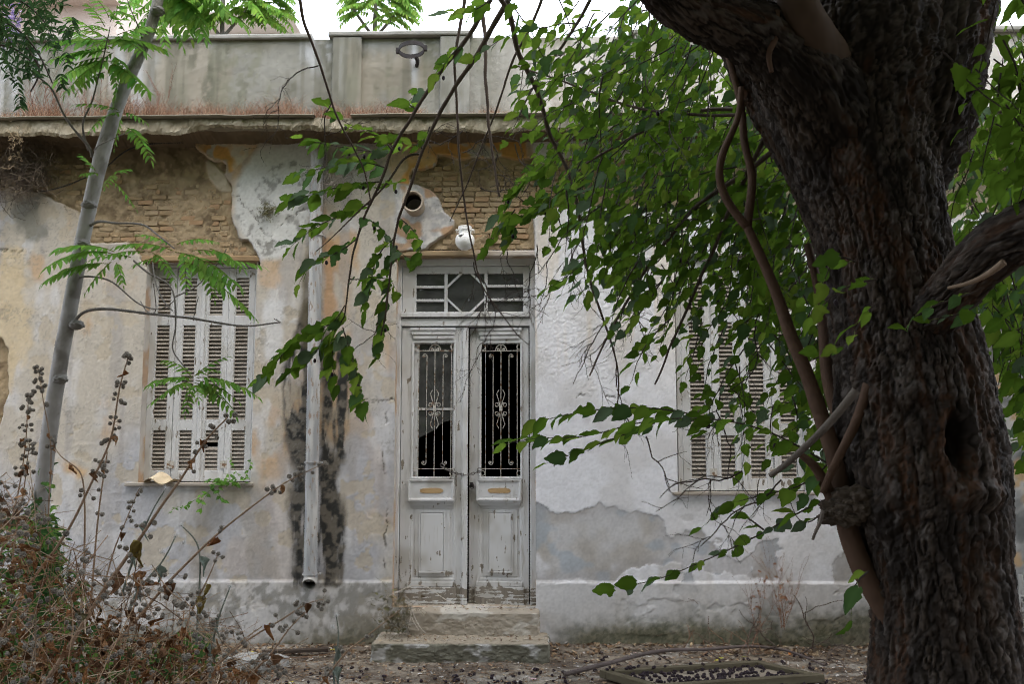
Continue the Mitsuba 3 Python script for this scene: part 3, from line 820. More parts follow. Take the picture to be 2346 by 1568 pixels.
def pane(key, poly, y):
    v = np.array([[a, y, b] for a, b in poly])
    put(key, trimesh.Trimesh(v, np.array([[0, i, i + 1] for i in range(1, len(v) - 1)]), process=False), 'm_pane')


R = lambda a, b, c, d, f=dx, g=dz: [(f(a), g(b)), (f(c), g(b)), (f(c), g(d)), (f(a), g(d))]
for s0, s1, ys in ((950, 1015.5, (627, 657.5, 688.5, 714.5)), (1116, 1199, (627, 656, 687, 714.5))):
    for i in range(3):
        pane(child(DOOR, 'pane'), R(s0, ys[i + 1], s1, ys[i]), YD + 0.018)
pane(child(DOOR, 'pane'), [(dx(a), dz(b)) for a, b in ((1054, 714.5), (1078, 714.5), (1108.6, 686), (1108.6, 656), (1078, 627), (1054, 627), (1023, 656), (1023, 686))], YD + 0.0178)
for tri_ in (((1023, 627), (1054, 627), (1023, 656)), ((1108.6, 627), (1108.6, 656), (1078, 627)), ((1023, 686), (1054, 714.5), (1023, 714.5)), ((1108.6, 686), (1108.6, 714.5), (1078, 714.5))):
    pane(child(DOOR, 'pane'), [(dx(a), dz(b)) for a, b in tri_], YD + 0.0182)


def moulding(mb, x0, x1, z0, z1, y, w, d):
    """A raised picture-frame moulding: four mitred strips."""
    o = [(x0, z0), (x1, z0), (x1, z1), (x0, z1)]
    i = [(x0 + w, z0 + w), (x1 - w, z0 + w), (x1 - w, z1 - w), (x0 + w, z1 - w)]
    m_ = [(x0 + w * .45, z0 + w * .45), (x1 - w * .45, z0 + w * .45), (x1 - w * .45, z1 - w * .45), (x0 + w * .45, z1 - w * .45)]
    for k in range(4):
        l = (k + 1) % 4
        v = [[*o[k], 0], [*o[l], 0], [*o[l], d], [*o[k], d], [*m_[k], d * 1.0], [*m_[l], d * 1.0], [*i[k], d * .35], [*i[l], d * .35], [*i[k], 0], [*i[l], 0]]
        v = np.array([[a, y - c, b] for a, b, c in v])
        mb.add(v, np.array([[0, 1, 2, 3], [3, 2, 5, 4], [4, 5, 7, 6], [6, 7, 9, 8]]))


def spiral(cx, cz, r0, r1, a0, turns, y, n=26):
    a = a0 + np.linspace(0, turns * 2 * np.pi, n)
    r = np.linspace(r0, r1, n)
    return np.stack([cx + r * np.cos(a), np.full(n, y), cz + r * np.sin(a)], 1)


def leaf(key, sx, ajar, glazed, ox):
    """One door leaf. sx maps the measured x of the left leaf onto this leaf, ox its hinge side."""
    hinge = np.array([sx(918) if ox < 0 else sx(1059), YD + 0.035, 0])
    Rm = rot([0, 0, 1], ajar)
    turn = lambda v: (np.asarray(v) - hinge) @ Rm.T + hinge
    def out(k, mb, mat, smooth=False):
        m = mb.mesh()
        m.vertices = turn(m.vertices)
        put(k, m, mat, smooth)
    y0, y1 = YD - 0.004, YD + 0.036
    L = 'leaf' + ('' if ox < 0 else '_001')
    mb = MB()
    mb.box(sx(918.5), sx(942), y0, y1, dz(1390), dz(751), 0.003)
    mb.box(sx(1044), sx(1058.5), y0, y1, dz(1390), dz(751), 0.003)
    mb.box(sx(942), sx(1044), y0 + .002, y1, dz(784), dz(751), 0.003)
    mb.box(sx(942), sx(1044), y0 + .002, y1, dz(1162), dz(1096), 0.003)
    mb.box(sx(942), sx(1044), y0 + .002, y1, dz(1390), dz(1331), 0.003)
    mb.box(sx(938), sx(1043), y0 - 0.030, y0 + .003, dz(758), dz(752), 0.002)
    mb.box(sx(941), sx(1040), y0 - 0.022, y0 + .003, dz(768), dz(758.5), 0.003)
    mb.box(sx(944), sx(1038), y0 - 0.014, y0 + .003, dz(777), dz(769), 0.003)
    moulding(mb, sx(942), sx(1044), dz(1098), dz(783), y0 + 0.001, 0.018, 0.010)
    # ledge below the letter plate block
    mb.box(sx(939), sx(1041), y0 - 0.020, y0 + .003, dz(1154), dz(1148.5), 0.003)
    mb.box(sx(942), sx(1038), y0 - 0.012, y0 + .003, dz(1159), dz(1154.2), 0.002)
    if ox < 0:
        mb.box(sx(1060), sx(1072), y0 - 0.026, y0 + 0.012, dz(1391), dz(752), 0.005)
        mb.box(sx(1057), sx(1060.5), y0 - 0.014, y0 + 0.010, dz(1391), dz(752), 0.003)
    out(f'{DOOR}__{L}', mb, 'm_paint')
    mb = MB()
    mb.box(sx(937), sx(1042), y0 - 0.024, y0 + .001, dz(1147.5), dz(1099), 0.004)
    moulding(mb, sx(937), sx(1042), dz(1148), dz(1099), y0 - 0.0235, 0.022, 0.012)
    out(child(DOOR, 'letter_block'), mb, 'm_paint')
    mb = MB()
    x0, x1, za, zb = sx(964), sx(1017), dz(1131), dz(1119)
    th = np.linspace(0, 2 * np.pi, 28, endpoint=False)
    pts = np.stack([(x0 + x1) / 2 + (x1 - x0) / 2 * np.sign(np.cos(th)) * np.abs(np.cos(th)) ** .45, (za + zb) / 2 + (zb - za) / 2 * np.sign(np.sin(th)) * np.abs(np.sin(th)) ** .8], 1)
    pts += 0.003 * (np.random.default_rng(5 + (ox > 0)).random(pts.shape) - .5)
    v = np.vstack([np.c_[pts[:, 0], np.full(28, y0 - 0.0245), pts[:, 1]], np.c_[pts[:, 0], np.full(28, y0 - 0.0275), pts[:, 1]], [[(x0 + x1) / 2, y0 - 0.0275, (za + zb) / 2]]])
    j = np.arange(28)
    mb.add(v, np.vstack([np.stack([j, (j + 1) % 28, (j + 1) % 28 + 28], 1), np.stack([j, (j + 1) % 28 + 28, j + 28], 1), np.stack([j + 28, (j + 1) % 28 + 28, np.full(28, 56)], 1)]))
    k = child(DOOR, 'letter_plate_mark')
    out(k, mb, 'm_bare_wood')
    labels[k] = {'label': 'bare orange wood where the letter plate was'}
    # lower field: frame moulding and raised panel
    mb = MB()
    mb.box(sx(941), sx(1045), y0 + 0.010, y0 + 0.030, dz(1332), dz(1161))
    moulding(mb, sx(942), sx(1044), dz(1331), dz(1162), y0 + 0.010, 0.020, 0.008)
    mb.box(sx(953), sx(1032), y0 + 0.004, y0 + 0.0105, dz(1322), dz(1168), 0.002)
    moulding(mb, sx(962), sx(1021), dz(1314), dz(1173), y0 + 0.004, 0.012, 0.008)
    mb.box(sx(966), sx(1017), y0 - 0.005, y0 + 0.005, dz(1310), dz(1177), 0.003)
    mb.box(sx(963), sx(1019), y0 - 0.014, y0 + 0.004, dz(1314), dz(1310.5), 0.002)
    out(child(DOOR, 'panel'), mb, 'm_paint')
    mb = MB()
    mb.box(sx(933), sx(1047), y0 - 0.020, y0 + 0.001, dz(1389.5), dz(1346), 0.003)
    mb.box(sx(936), sx(1044), y0 - 0.014, y0 + 0.001, dz(1345.5), dz(1334), 0.004)
    out(child(DOOR, 'kick_board'), mb, 'm_paint')
    # wrought iron grille
    g = MB()
    yg = y0 + 0.004
    bars = [958, 976.5, 995, 1014, 1033] if ox < 0 else [956.5, 974.5, 993, 1012, 1031.5]
    zt, zb, zt2 = dz(804), dz(1075), dz(788)
    bx = [sx(b) - (0 if ox < 0 else 0) for b in bars]
    lo, hi = sx(944), sx(1042)
    g.tube([[lo, yg, zt], [hi, yg, zt]], 0.0033)
    g.tube([[lo, yg, zb], [hi, yg, zb]], 0.0033)
    for i, x in enumerate(bx):
        if i in (0, 2, 4):
            g.tube([[x, yg, dz(1095)], [x, yg, zt2]], 0.0028)
        else:
            s = -1 if i == 1 else 1
            r = 0.017
            top = [[x, yg, zb + 0.05], [x, yg, zt - 0.045]]
            c1 = spiral(x + s * r, zt - 0.045, r, r, math.pi if s > 0 else 0, -s * 0.5, yg, 10)
            c1b = spiral(x + s * r * 1.35, zt - 0.045, r * .65, r * .25, 0 if s > 0 else math.pi, -s * 0.9, yg, 14)
            c2 = spiral(x + s * r, zb + 0.05, r, r, math.pi if s > 0 else 0, s * 0.5, yg, 10)
            c2b = spiral(x + s * r * 1.35, zb + 0.05, r * .65, r * .25, 0 if s > 0 else math.pi, s * 0.9, yg, 14)
            for c in (top, c1, c1b, c2, c2b):
                g.tube(c, 0.0027)
    for x in (lo + 0.020, hi - 0.020):
        for z in ((zt + zt2) / 2 + 0.002, (zb + dz(1095)) / 2):
            g.tube(spiral(x, z, 0.020, 0.020, 0, 1, yg), 0.0027)
    xc = bx[2]
    for s in (-1, 1):
        g.tube(spiral(xc + s * 0.020, zt + 0.012, 0.013, 0.004, math.pi / 2, -s * 1.3, yg), 0.003)
        g.tube(spiral(xc + s * 0.030, zt, 0.052, 0.045, math.pi / 2, s * -0.25 if s > 0 else 0.25, yg, 12) + np.array([-s * 0.03, 0, 0]), 0.003)
        z0 = dz(938)
        for q in (-1, 1):
            P = spline([[xc + s * .004, yg - .006, z0], [xc + s * .010, yg - .006, z0 + q * .045], [xc + s * .022, yg - .006, z0 + q * .085], [xc + s * .034, yg - .006, z0 + q * .125]], 12)
            g.tube(P, 0.0028)
            g.tube([P[-1], [xc + s * .016, yg - .006, z0 + q * .158]], 0.0027)
            g.tube(spiral(xc + s * 0.031, z0 + q * .034, 0.021, 0.008, math.pi if s > 0 else 0, -q * s * 1.25, yg - .006), 0.0027)
    g.box(xc - 0.012, xc + 0.012, yg - 0.014, yg + 0.004, dz(943), dz(931), 0.003)
    k = child(DOOR, 'grille')
    out(k, g, 'm_iron_paint')
    if glazed:
        P = [(942, 1100), (942, 1012), (1044, 955), (1044, 786), (942, 786)]
        f = lambda pp, y: turn(np.array([[sx(a), y, dz(b)] for a, b in pp]))
        v = f([(944, 786), (944, 936), (1043, 936), (1043, 786)], YD + 0.022)
        put(child(DOOR, 'glass'), trimesh.Trimesh(v, [[0, 1, 2], [0, 2, 3]], process=False), 'm_pane')
        v = f([(944, 940), (944, 1012), (990, 988), (1014, 968), (1043, 960), (1043, 940)], YD + 0.022)
        kk = child(DOOR, 'glass')
        put(kk, trimesh.Trimesh(v, [[0, 1, 2], [0, 2, 3], [0, 3, 4], [0, 4, 5]], process=False), 'm_pane')
        labels[kk] = {'label': 'broken lower pane with a slanting edge'}
        b = MB()
        b.box(sx(944), sx(956), YD + 0.012, YD + 0.034, dz(1094), dz(787), 0.002)
        b.box(sx(1036), sx(1043), YD + 0.012, YD + 0.034, dz(1094), dz(787), 0.002)
        b.box(sx(956), sx(1036), YD + 0.014, YD + 0.032, dz(940.5), dz(935.5), 0.002)
        out(f'{DOOR}__glazing_bar', b, 'm_paint')


leaf('left', dx, 0.0, True, -1)
k_ = (dx(1213) - dx(1074)) / (dx(1059) - dx(918))
leaf('right', lambda px: dx(1213) - (dx(1059) - dx(px)) * k_, -6.5, False, 1)
labels[f'{DOOR}__leaf'] = {'label': 'closed white door leaf on the left with a cracked pane'}
labels[f'{DOOR}__leaf_001'] = {'label': 'white door leaf on the right, ajar and without glass'}
ring = MB()
zr, xr_ = Z(1114, YD), X(1080, YD)
ring.tube(spiral(xr_ + 0.004, zr - 0.004, 0.018, 0.018, 0, 1, YD - 0.005), 0.0035)
ring.box(xr_ - 0.010, xr_ + 0.016, YD + 0.0, YD + 0.03, zr - 0.014, zr + 0.028, 0.004)
put(f'{DOOR}__ring_pull', ring, 'm_iron')

# chain that ties the two grilles
CH = 'door_chain'
tag(CH, 'rusty chain looped between the two door grilles', 'chain')
p0, p1 = np.array([X(1013, YD - .02), YD - 0.022, Z(1070, YD)]), np.array([X(1100, YD), YD - 0.008, Z(1081, YD)])
tt = np.linspace(0, 1, 15)
P = p0 + (p1 - p0) * tt[:, None]
P[:, 2] -= 0.042 * np.sin(np.pi * tt) ** 1.0
P[:, 1] -= 0.012
th = np.linspace(0, 2 * np.pi, 15)
for i in range(14):
    c, d = (P[i] + P[i + 1]) / 2, P[i + 1] - P[i]
    l = np.linalg.norm(d)
    d = d / l
    s = np.cross(d, [0, 1, 0]) if i % 2 else np.array([0, 1.0, 0]) + 0.3 * np.cross(d, [0, 1, 0])
    s = s / np.linalg.norm(s)
    loop = c + d * (np.cos(th)[:, None] * (l * .68)) + s * (np.sin(th)[:, None] * 0.0088)
    put(child(CH, 'link'), MB().tube(loop, 0.0030, 6), 'm_steel', 40)
for c, ax in ((p0, 1), (p1, -1)):
    loop = np.stack([c[0] + ax * 0.004 + 0.018 * np.cos(th) * 1.0, c[1] + 0.008 * np.sin(2 * th), c[2] + 0.012 + 0.016 * np.sin(th)], 1)
    put(child(CH, 'link'), MB().tube(loop, 0.0032, 6), 'm_steel', 40)


# ---------------------------------------------------------------- door steps
def rough_box(x0, x1, y0, y1, z0, z1, b, n, amp, seed, colour):
    m = trimesh.Trimesh(*boxvf(x0, x1, y0, y1, z0, z1, b), process=False)
    m.merge_vertices()
    m = m.subdivide_to_size(n)
    v = np.array(m.vertices)
    d = np.stack([nz(v, 11, 4, seed + k) for k in range(3)], 1) - 0.5 + 0.5 * (np.stack([nz(v, 40, 2, seed + 5 + k) for k in range(3)], 1) - 0.5)
    v = v + amp * d
    return trimesh.Trimesh(v, m.faces, process=False), colour(v)


def step_col(v):
    p = v
    c = lerp([0.30, 0.255, 0.20], [0.42, 0.375, 0.31], nz(p, 6, 3, 140))
    chip = ss(0.50, 0.515, nz(p * [1, 0.3, 1.4], 4.5, 4, 141))
    c = lerp(c, [0.50, 0.47, 0.415], chip * 0.9)
    return c


def step_col2(v):
    c = lerp([0.13, 0.125, 0.095], [0.21, 0.20, 0.16], nz(v, 10, 4, 142))
    c = lerp(c, [0.40, 0.39, 0.37], ss(0.55, 0.60, nz(v, 8, 4, 143) + 0.10 * ss(-0.85, -1.1, v[:, 0]) + 0.06 * ss(0.2, 0.4, v[:, 0])))
    c = lerp(c, [0.34, 0.29, 0.225], ss(0.125, 0.135, v[:, 2]))
    return c


x0, x1 = X(935, -0.2, 1420), X(1236, -0.2, 1420)
m, c = rough_box(x0, x1, -0.24, 0.10, 0.02, ZSTEP - 0.002, 0.012, 0.022, 0.022, 150, step_col)
put(f'{HOUSE}__step', m, 'm_plaster', False, c)
x0, x1 = X(850, -0.55, 1470), X(1258, -0.55, 1470)
m, c = rough_box(x0, x1, -0.56, -0.10, -0.08, 0.137, 0.016, 0.022, 0.034, 160, step_col2)
put(f'{HOUSE}__step_001', m, 'm_plaster', False, c)
put(f'{HOUSE}__threshold', *[(m, 'm_plaster', False, c) for m, c in [rough_box(XD[0] - .02, XD[1] + .02, 0.05, 0.30, ZSTEP - 0.10, ZSTEP + 0.002, 0.004, 0.06, 0.006, 165, step_col)]][0])

# ---------------------------------------------------------------- terracotta vent pipe set into the wall
c0 = at(946, 463, -0.19)
ax = np.array([0.02, -1, -0.03])
ax /= np.linalg.norm(ax)
prof = [(0.080, -0.30), (0.080, 0.03), (0.088, 0.035), (0.088, 0.085), (0.083, 0.092), (0.070, 0.090), (0.068, 0.0), (0.068, -0.32)]
v, f = lathe(prof, 32)
zq = ax
xq = np.cross([0, 0, 1], zq)
xq /= np.linalg.norm(xq)
B = np.stack([xq, np.cross(zq, xq), zq], 1)
w = v @ B.T + c0 + ax * -0.06
c = lerp([0.34, 0.27, 0.20], [0.48, 0.42, 0.35], nz(w, 30, 3, 170))
inner = np.repeat(np.arange(8) >= 6, 33)
c = lerp(c, [0.03, 0.025, 0.02], inner * 1.0)
put(f'{HOUSE}__vent_pipe', trimesh.Trimesh(w, np.vstack([f[:, [0, 1, 2]], f[:, [0, 2, 3]]]), process=False), 'm_plaster', 40 if False else True, c)

# drainpipe
unit_ = lambda v: np.asarray(v, float) / np.linalg.norm(v)
DP = 'drainpipe'
tag(DP, 'flaking white drainpipe running down the wall between window and door', 'drainpipe')
top, bot = at(727, 340, -0.075), at(711, 1332, -0.075)
n1 = 60
Pp = top + (bot - top) * np.linspace(0, 1, n1)[:, None]
v, f = tube(Pp, 0.052, 18)
v[:, :2] += 0.005 * (np.stack([nz(v, 7, 3, 180), nz(v, 7, 3, 181)], 1) - .5)
f = f[(f < n1 * 18).all(1)]
put(f'{DP}__pipe', trimesh.Trimesh(v, f, process=False), 'm_pipe_paint', True)
m = MB()
ri = tube(Pp[-12:], 0.050, 18)
m.add(ri[0][:12 * 18], ri[1][(ri[1] < 12 * 18).all(1)])
m.tube([Pp[-12] , Pp[-12] + [0, 0, .01]], 0.051, 18)
put(f'{DP}__bore', m, 'm_dark')
sh = Pp[-1] + [0, 0, .01]
axs = unit_(np.array([0.02, -0.80, -0.60]))
xs_ = unit_(np.cross([1.0, 0, 0], axs))
B = np.stack([np.cross(xs_, axs), xs_, axs], 1)
v, f = lathe([(0.052, -0.06), (0.056, 0.02), (0.057, 0.055), (0.050, 0.056), (0.048, 0.0), (0.040, -0.03), (0.0, -0.035)], 24)
put(f'{DP}__shoe', MB().add(v @ B.T + sh, f, lerp([.40, .39, .37], [.02, .02, .02], np.repeat(np.arange(7) >= 4, 25) * 1.0)), 'm_plaster')
for py in (548, 1070, 1318):
    t = (py - 340) / (1332 - 340)
    c0 = top + (bot - top) * t
    th = np.linspace(0, 2 * np.pi, 25)
    m = MB()
    m.tube(np.stack([c0[0] + 0.060 * np.cos(th), c0[1] + 0.060 * np.sin(th), np.full(25, c0[2])], 1), 0.0045 if py != 548 else 0.007, 6)
    m.box(c0[0] - 0.068, c0[0] - 0.058, -0.06, 0.01, c0[2] - 0.008, c0[2] + 0.008)
    m.box(c0[0] + 0.058, c0[0] + 0.068, -0.06, 0.01, c0[2] - 0.008, c0[2] + 0.008)
    put(child(DP, 'bracket'), m, 'm_pipe_paint')

# broken globe lamp over the door
LP = 'wall_lamp'
tag(LP, 'white glass globe lamp with a broken rim, above the door lintel', 'lamp')
yl = -0.13
c0 = at(1065, 552, yl)
rr = 0.078
m = trimesh.creation.icosphere(4, rr)
v = np.array(m.vertices)
lim = 0.050 + 0.005 * (nz(np.c_[np.arctan2(v[:, 1], v[:, 0]) * 2, v[:, 0] * 0, v[:, 0] * 0], 2, 2, 190) - 0.5) * 2 - 0.03 * np.exp(-((np.arctan2(v[:, 1], v[:, 0]) + 2.0) / 0.35) ** 2)
keepf = (v[m.faces][:, :, 2] < lim[m.faces]).all(1)
put(f'{LP}__globe', trimesh.Trimesh(v + c0, m.faces[keepf], process=False), 'm_globe', True)
v, f = lathe([(0.0, 0.118), (0.052, 0.118), (0.056, 0.112), (0.056, 0.085), (0.050, 0.080), (0.050, 0.052), (0.058, 0.046), (0.058, 0.040), (0.0, 0.038)], 24)
put(f'{LP}__holder', trimesh.Trimesh(v + c0, np.vstack([f[:, [0, 1, 2]], f[:, [0, 2, 3]]])[:, ::-1], process=False), 'm_globe', 40)
m = MB()
m.box(c0[0] - 0.075, c0[0] + 0.075, c0[1] - 0.012, c0[1] + 0.10, c0[2] + 0.082, c0[2] + 0.094, 0.003)
m.tube([[c0[0], c0[1] + 0.05, c0[2] + 0.088], [c0[0], 0.06, c0[2] + 0.088]], 0.014, 10)
put(f'{LP}__bracket', m, 'm_globe')

# rusted iron ring bracket on the parapet
RB = 'ring_bracket'
tag(RB, 'rusted iron clamp ring on a bent stem fixed to the parapet', 'bracket')
yr = -0.20
c0 = at(943, 113, yr)
th = np.linspace(0, 2 * np.pi, 37)
m = MB()
for hh in (0,):
    ringv = []
    for rad, zz_ in ((0.100, -0.017), (0.107, -0.017), (0.107, 0.017), (0.100, 0.017)):
        ringv.append(np.stack([c0[0] + rad * np.cos(th), c0[1] + rad * np.sin(th), c0[2] + zz_ + 0.10 * rad * np.cos(th) - 0.14 * rad * np.sin(th)], 1))
    v = np.stack(ringv + [ringv[0]], 1).reshape(-1, 3)
    m.add(v, grid_faces(37, 5))
put(f'{RB}__ring', m, 'm_iron')
m = MB()
for s in (-1, 1):
    m.box(c0[0] + s * 0.100, c0[0] + s * 0.128, c0[1] - 0.014, c0[1] + 0.014, c0[2] - 0.024 + s * .01, c0[2] + 0.024 + s * .01, 0.003)
    put(child(RB, 'lug'), m, 'm_iron')
    m = MB()
e0, e1 = np.array([c0[0] + 0.02, c0[1] + 0.10, c0[2] - 0.02]), at(955, 150, YP)
m.tube(spline([e0, (e0 + e1) / 2 + [0.012, -0.015, 0.0], e1, e1 + [0.0, 0.06, -0.01]], 14), 0.017, 8)
put(f'{RB}__stem', m, 'm_iron')
# ================================================================ foliage tools
rng = np.random.default_rng(2024)


def unit(v):
    v = np.asarray(v, float)
    return v / (np.linalg.norm(v, axis=-1, keepdims=True) + 1e-12)


def to_frame(p):
    """Measured place in the frame and distance of world points."""
    d = np.atleast_2d(p) - EYE
    w = d @ FWD
    return HALF_W + FOCAL * (d @ RIGHT) / w, HALF_H - FOCAL * (d @ UP) / w, w


def leaf_shape(seed, lobed=False, aspect=0.80, serrate=0.035, fold=0.22, droop=0.25):
    """Heart-shaped blade: stalk end at the origin, tip towards +x, upper side +z, length 1."""
    r = np.random.default_rng(seed)
    t = np.array([-0.07, 0.02, 0.12, 0.24, 0.36, 0.48, 0.60, 0.71, 0.81, 0.90, 1.0])
    w = np.array([0.10, 0.25, 0.36, 0.42, 0.425, 0.395, 0.335, 0.255, 0.165, 0.08, 0.0]) * aspect * 0.86
    v, left, right, mids = [], [], [], []
    for i in range(len(t)):
        mids.append(len(v))
        v.append([max(t[i], 0.0), 0, 0])
    for side, store in ((1, left), (-1, right)):
        ww = w * (1 + serrate * r.normal(0, 1, len(t)) * 2) 
        if lobed and side == lobed:
            ww[4:6] *= 0.52
        if lobed == 2:
            ww[5] *= 0.6
        for i in range(len(t)):
            store.append(len(v))
            v.append([t[i] + (0.02 if i % 2 else -0.01), side * ww[i], 0])
    v = np.array(v)
    ph = r.uniform(0, 6)
    v[:, 2] = fold * np.abs(v[:, 1]) - droop * v[:, 0] ** 2 + 0.035 * np.sin(9 * v[:, 0] + ph + 3 * np.sign(v[:, 1])) * np.abs(v[:, 1]) * 3
    f = []
    for i in range(len(t) - 1):
        f += [[mids[i], mids[i + 1], left[i + 1]], [mids[i], left[i + 1], left[i]], [mids[i], right[i + 1], mids[i + 1]], [mids[i], right[i], right[i + 1]]]
    f = np.array(f)
    keep = np.linalg.norm(np.cross(v[f[:, 1]] - v[f[:, 0]], v[f[:, 2]] - v[f[:, 0]]), axis=1) > 1e-7
    return v, f[keep], np.array([1.0] * len(t) + [0.0] * (2 * len(t)))


SHAPES = [leaf_shape(1, aspect=.85), leaf_shape(2, aspect=0.75, droop=0.4), leaf_shape(3, lobed=1, aspect=.95), leaf_shape(4, aspect=0.98, fold=0.1), leaf_shape(5, lobed=2, aspect=1.0), leaf_shape(6, aspect=.78, droop=0.1, fold=0.35), leaf_shape(7, lobed=-1, aspect=1.0, droop=.3), leaf_shape(8, aspect=.9, droop=-.15, fold=.3)]
GREENS = [(0.145, 0.215, 0.030), (0.085, 0.125, 0.07), (0.066, 0.118, 0.014), (0.076, 0.145, 0.016), (0.098, 0.178, 0.020), (0.058, 0.112, 0.016), (0.125, 0.210, 0.026), (0.060, 0.115, 0.036), (0.086, 0.160, 0.018)]


class Leaves:
    def __init__(self, owner, shapes, colours, bsdf, vein=1.25):
        self.owner, self.shapes, self.colours, self.bsdf, self.vein = owner, shapes, colours, bsdf, vein
        self.items = []

    def add(self, p, direction, normal, size, shape=None, colour=None):
        d = unit(direction)
        n = np.asarray(normal, float) - d * (np.asarray(normal, float) @ d)
        n = unit(n)
        R_ = np.stack([d, np.cross(n, d), n], 1)
        self.items.append((np.asarray(p, float), R_, size, rng.integers(len(self.shapes)) if shape is None else shape, rng.integers(len(self.colours)) if colour is None else colour))

    def emit(self, most=290, part='leaf', rest='foliage'):
        pos = np.array([i[0] for i in self.items])
        px, py, w = to_frame(pos)
        inside = (px > 0) & (px < 2346) & (py > 0) & (py < 1568) & (w > 0.3)
        size = np.array([i[2] for i in self.items]) / w * np.array([0.35 + abs((i[1][:, 2]) @ FWD) for i in self.items])
        order = np.argsort(-np.where(inside, size, -1))
        first = set(order[:most].tolist())
        plies = {}
        mb = MB()
        for k, (p, R_, s, sh, co) in enumerate(self.items):
            v, f, mid = self.shapes[sh]
            c = np.array(self.colours[co])
            cc = c * (1 + (self.vein - 1) * mid[:, None])
            if k in first and inside[k]:
                if (sh, co) not in plies:
                    plies[(sh, co)] = mikit.ply(trimesh.Trimesh(v, f, process=False), self.bsdf, True, color=cc)
                M = np.eye(4)
                M[:3, :3], M[:3, 3] = R_ * s, p
                scene[child(self.owner, part)] = {**plies[(sh, co)], 'to_world': T(M)}
            else:
                mb.add(v @ (R_ * s).T + p, f, cc)
        if mb.v:
            put(f'{self.owner}__{rest}', mb, self.bsdf, True)
            labels[f'{self.owner}__{rest}'] = {'kind': 'stuff'}


def bark_colour(v, a, b, s=30):
    return lerp(a, b, nz(v, s, 3, 201))


def limb(owner, name, P, r0, r1, mat='m_bark', col=((0.06, 0.045, 0.035), (0.12, 0.095, 0.075)), n=7, m=None, knots=0.0, wob=0.0):
    P = np.asarray(P, float)
    L = np.linalg.norm(np.diff(P, axis=0), axis=1).sum()
    m = m or max(6, int(L / 0.03))
    Q = spline(P, m)
    if wob:
        Q = Q + wob * (np.stack([nz(Q, 5, 2, 210 + k) for k in range(3)], 1) - 0.5)
    t = np.linspace(0, 1, m)
    r = r0 + (r1 - r0) * t
    if knots:
        r = r * (1 + knots * (nz(Q, 28, 2, 215) - 0.5) * 2)
    v, f = tube(Q, r, n)
    k = child(owner, name)
    put(k, trimesh.Trimesh(v, f, process=False), mat, True, bark_colour(v, *col))
    return Q


def twiggy(mb, p, d, length, r, depth, col, spread=0.7, droop=0.15, forks=3, zig=0.25):
    """A bare twig that forks again and again."""
    n = max(4, int(length / 0.035))
    Q = [np.asarray(p, float)]
    d = unit(d)
    for i in range(n):
        d = unit(d + rng.normal(0, zig, 3) + [0, 0, -droop * 0.4])
        Q.append(Q[-1] + d * length / n)
    Q = np.array(Q)
    mb.tube(Q, np.linspace(r, r * 0.55, len(Q)), 4 if r < 0.004 else 5, col)
    if depth > 0:
        for _ in range(forks):
            i = rng.integers(1, len(Q) - 1)
            dd = unit(Q[i + 1] - Q[i]) + rng.normal(0, spread, 3)
            twiggy(mb, Q[i], dd, length * rng.uniform(0.35, 0.7), r * 0.6, depth - 1, col, spread, droop, max(2, forks - 1), zig)
    return Q


# ================================================================ the old mulberry
TREE = 'mulberry_tree'
tag(TREE, 'old mulberry tree with a thick dark furrowed trunk and leafy branches hanging before the house', 'tree')
YT = -3.4


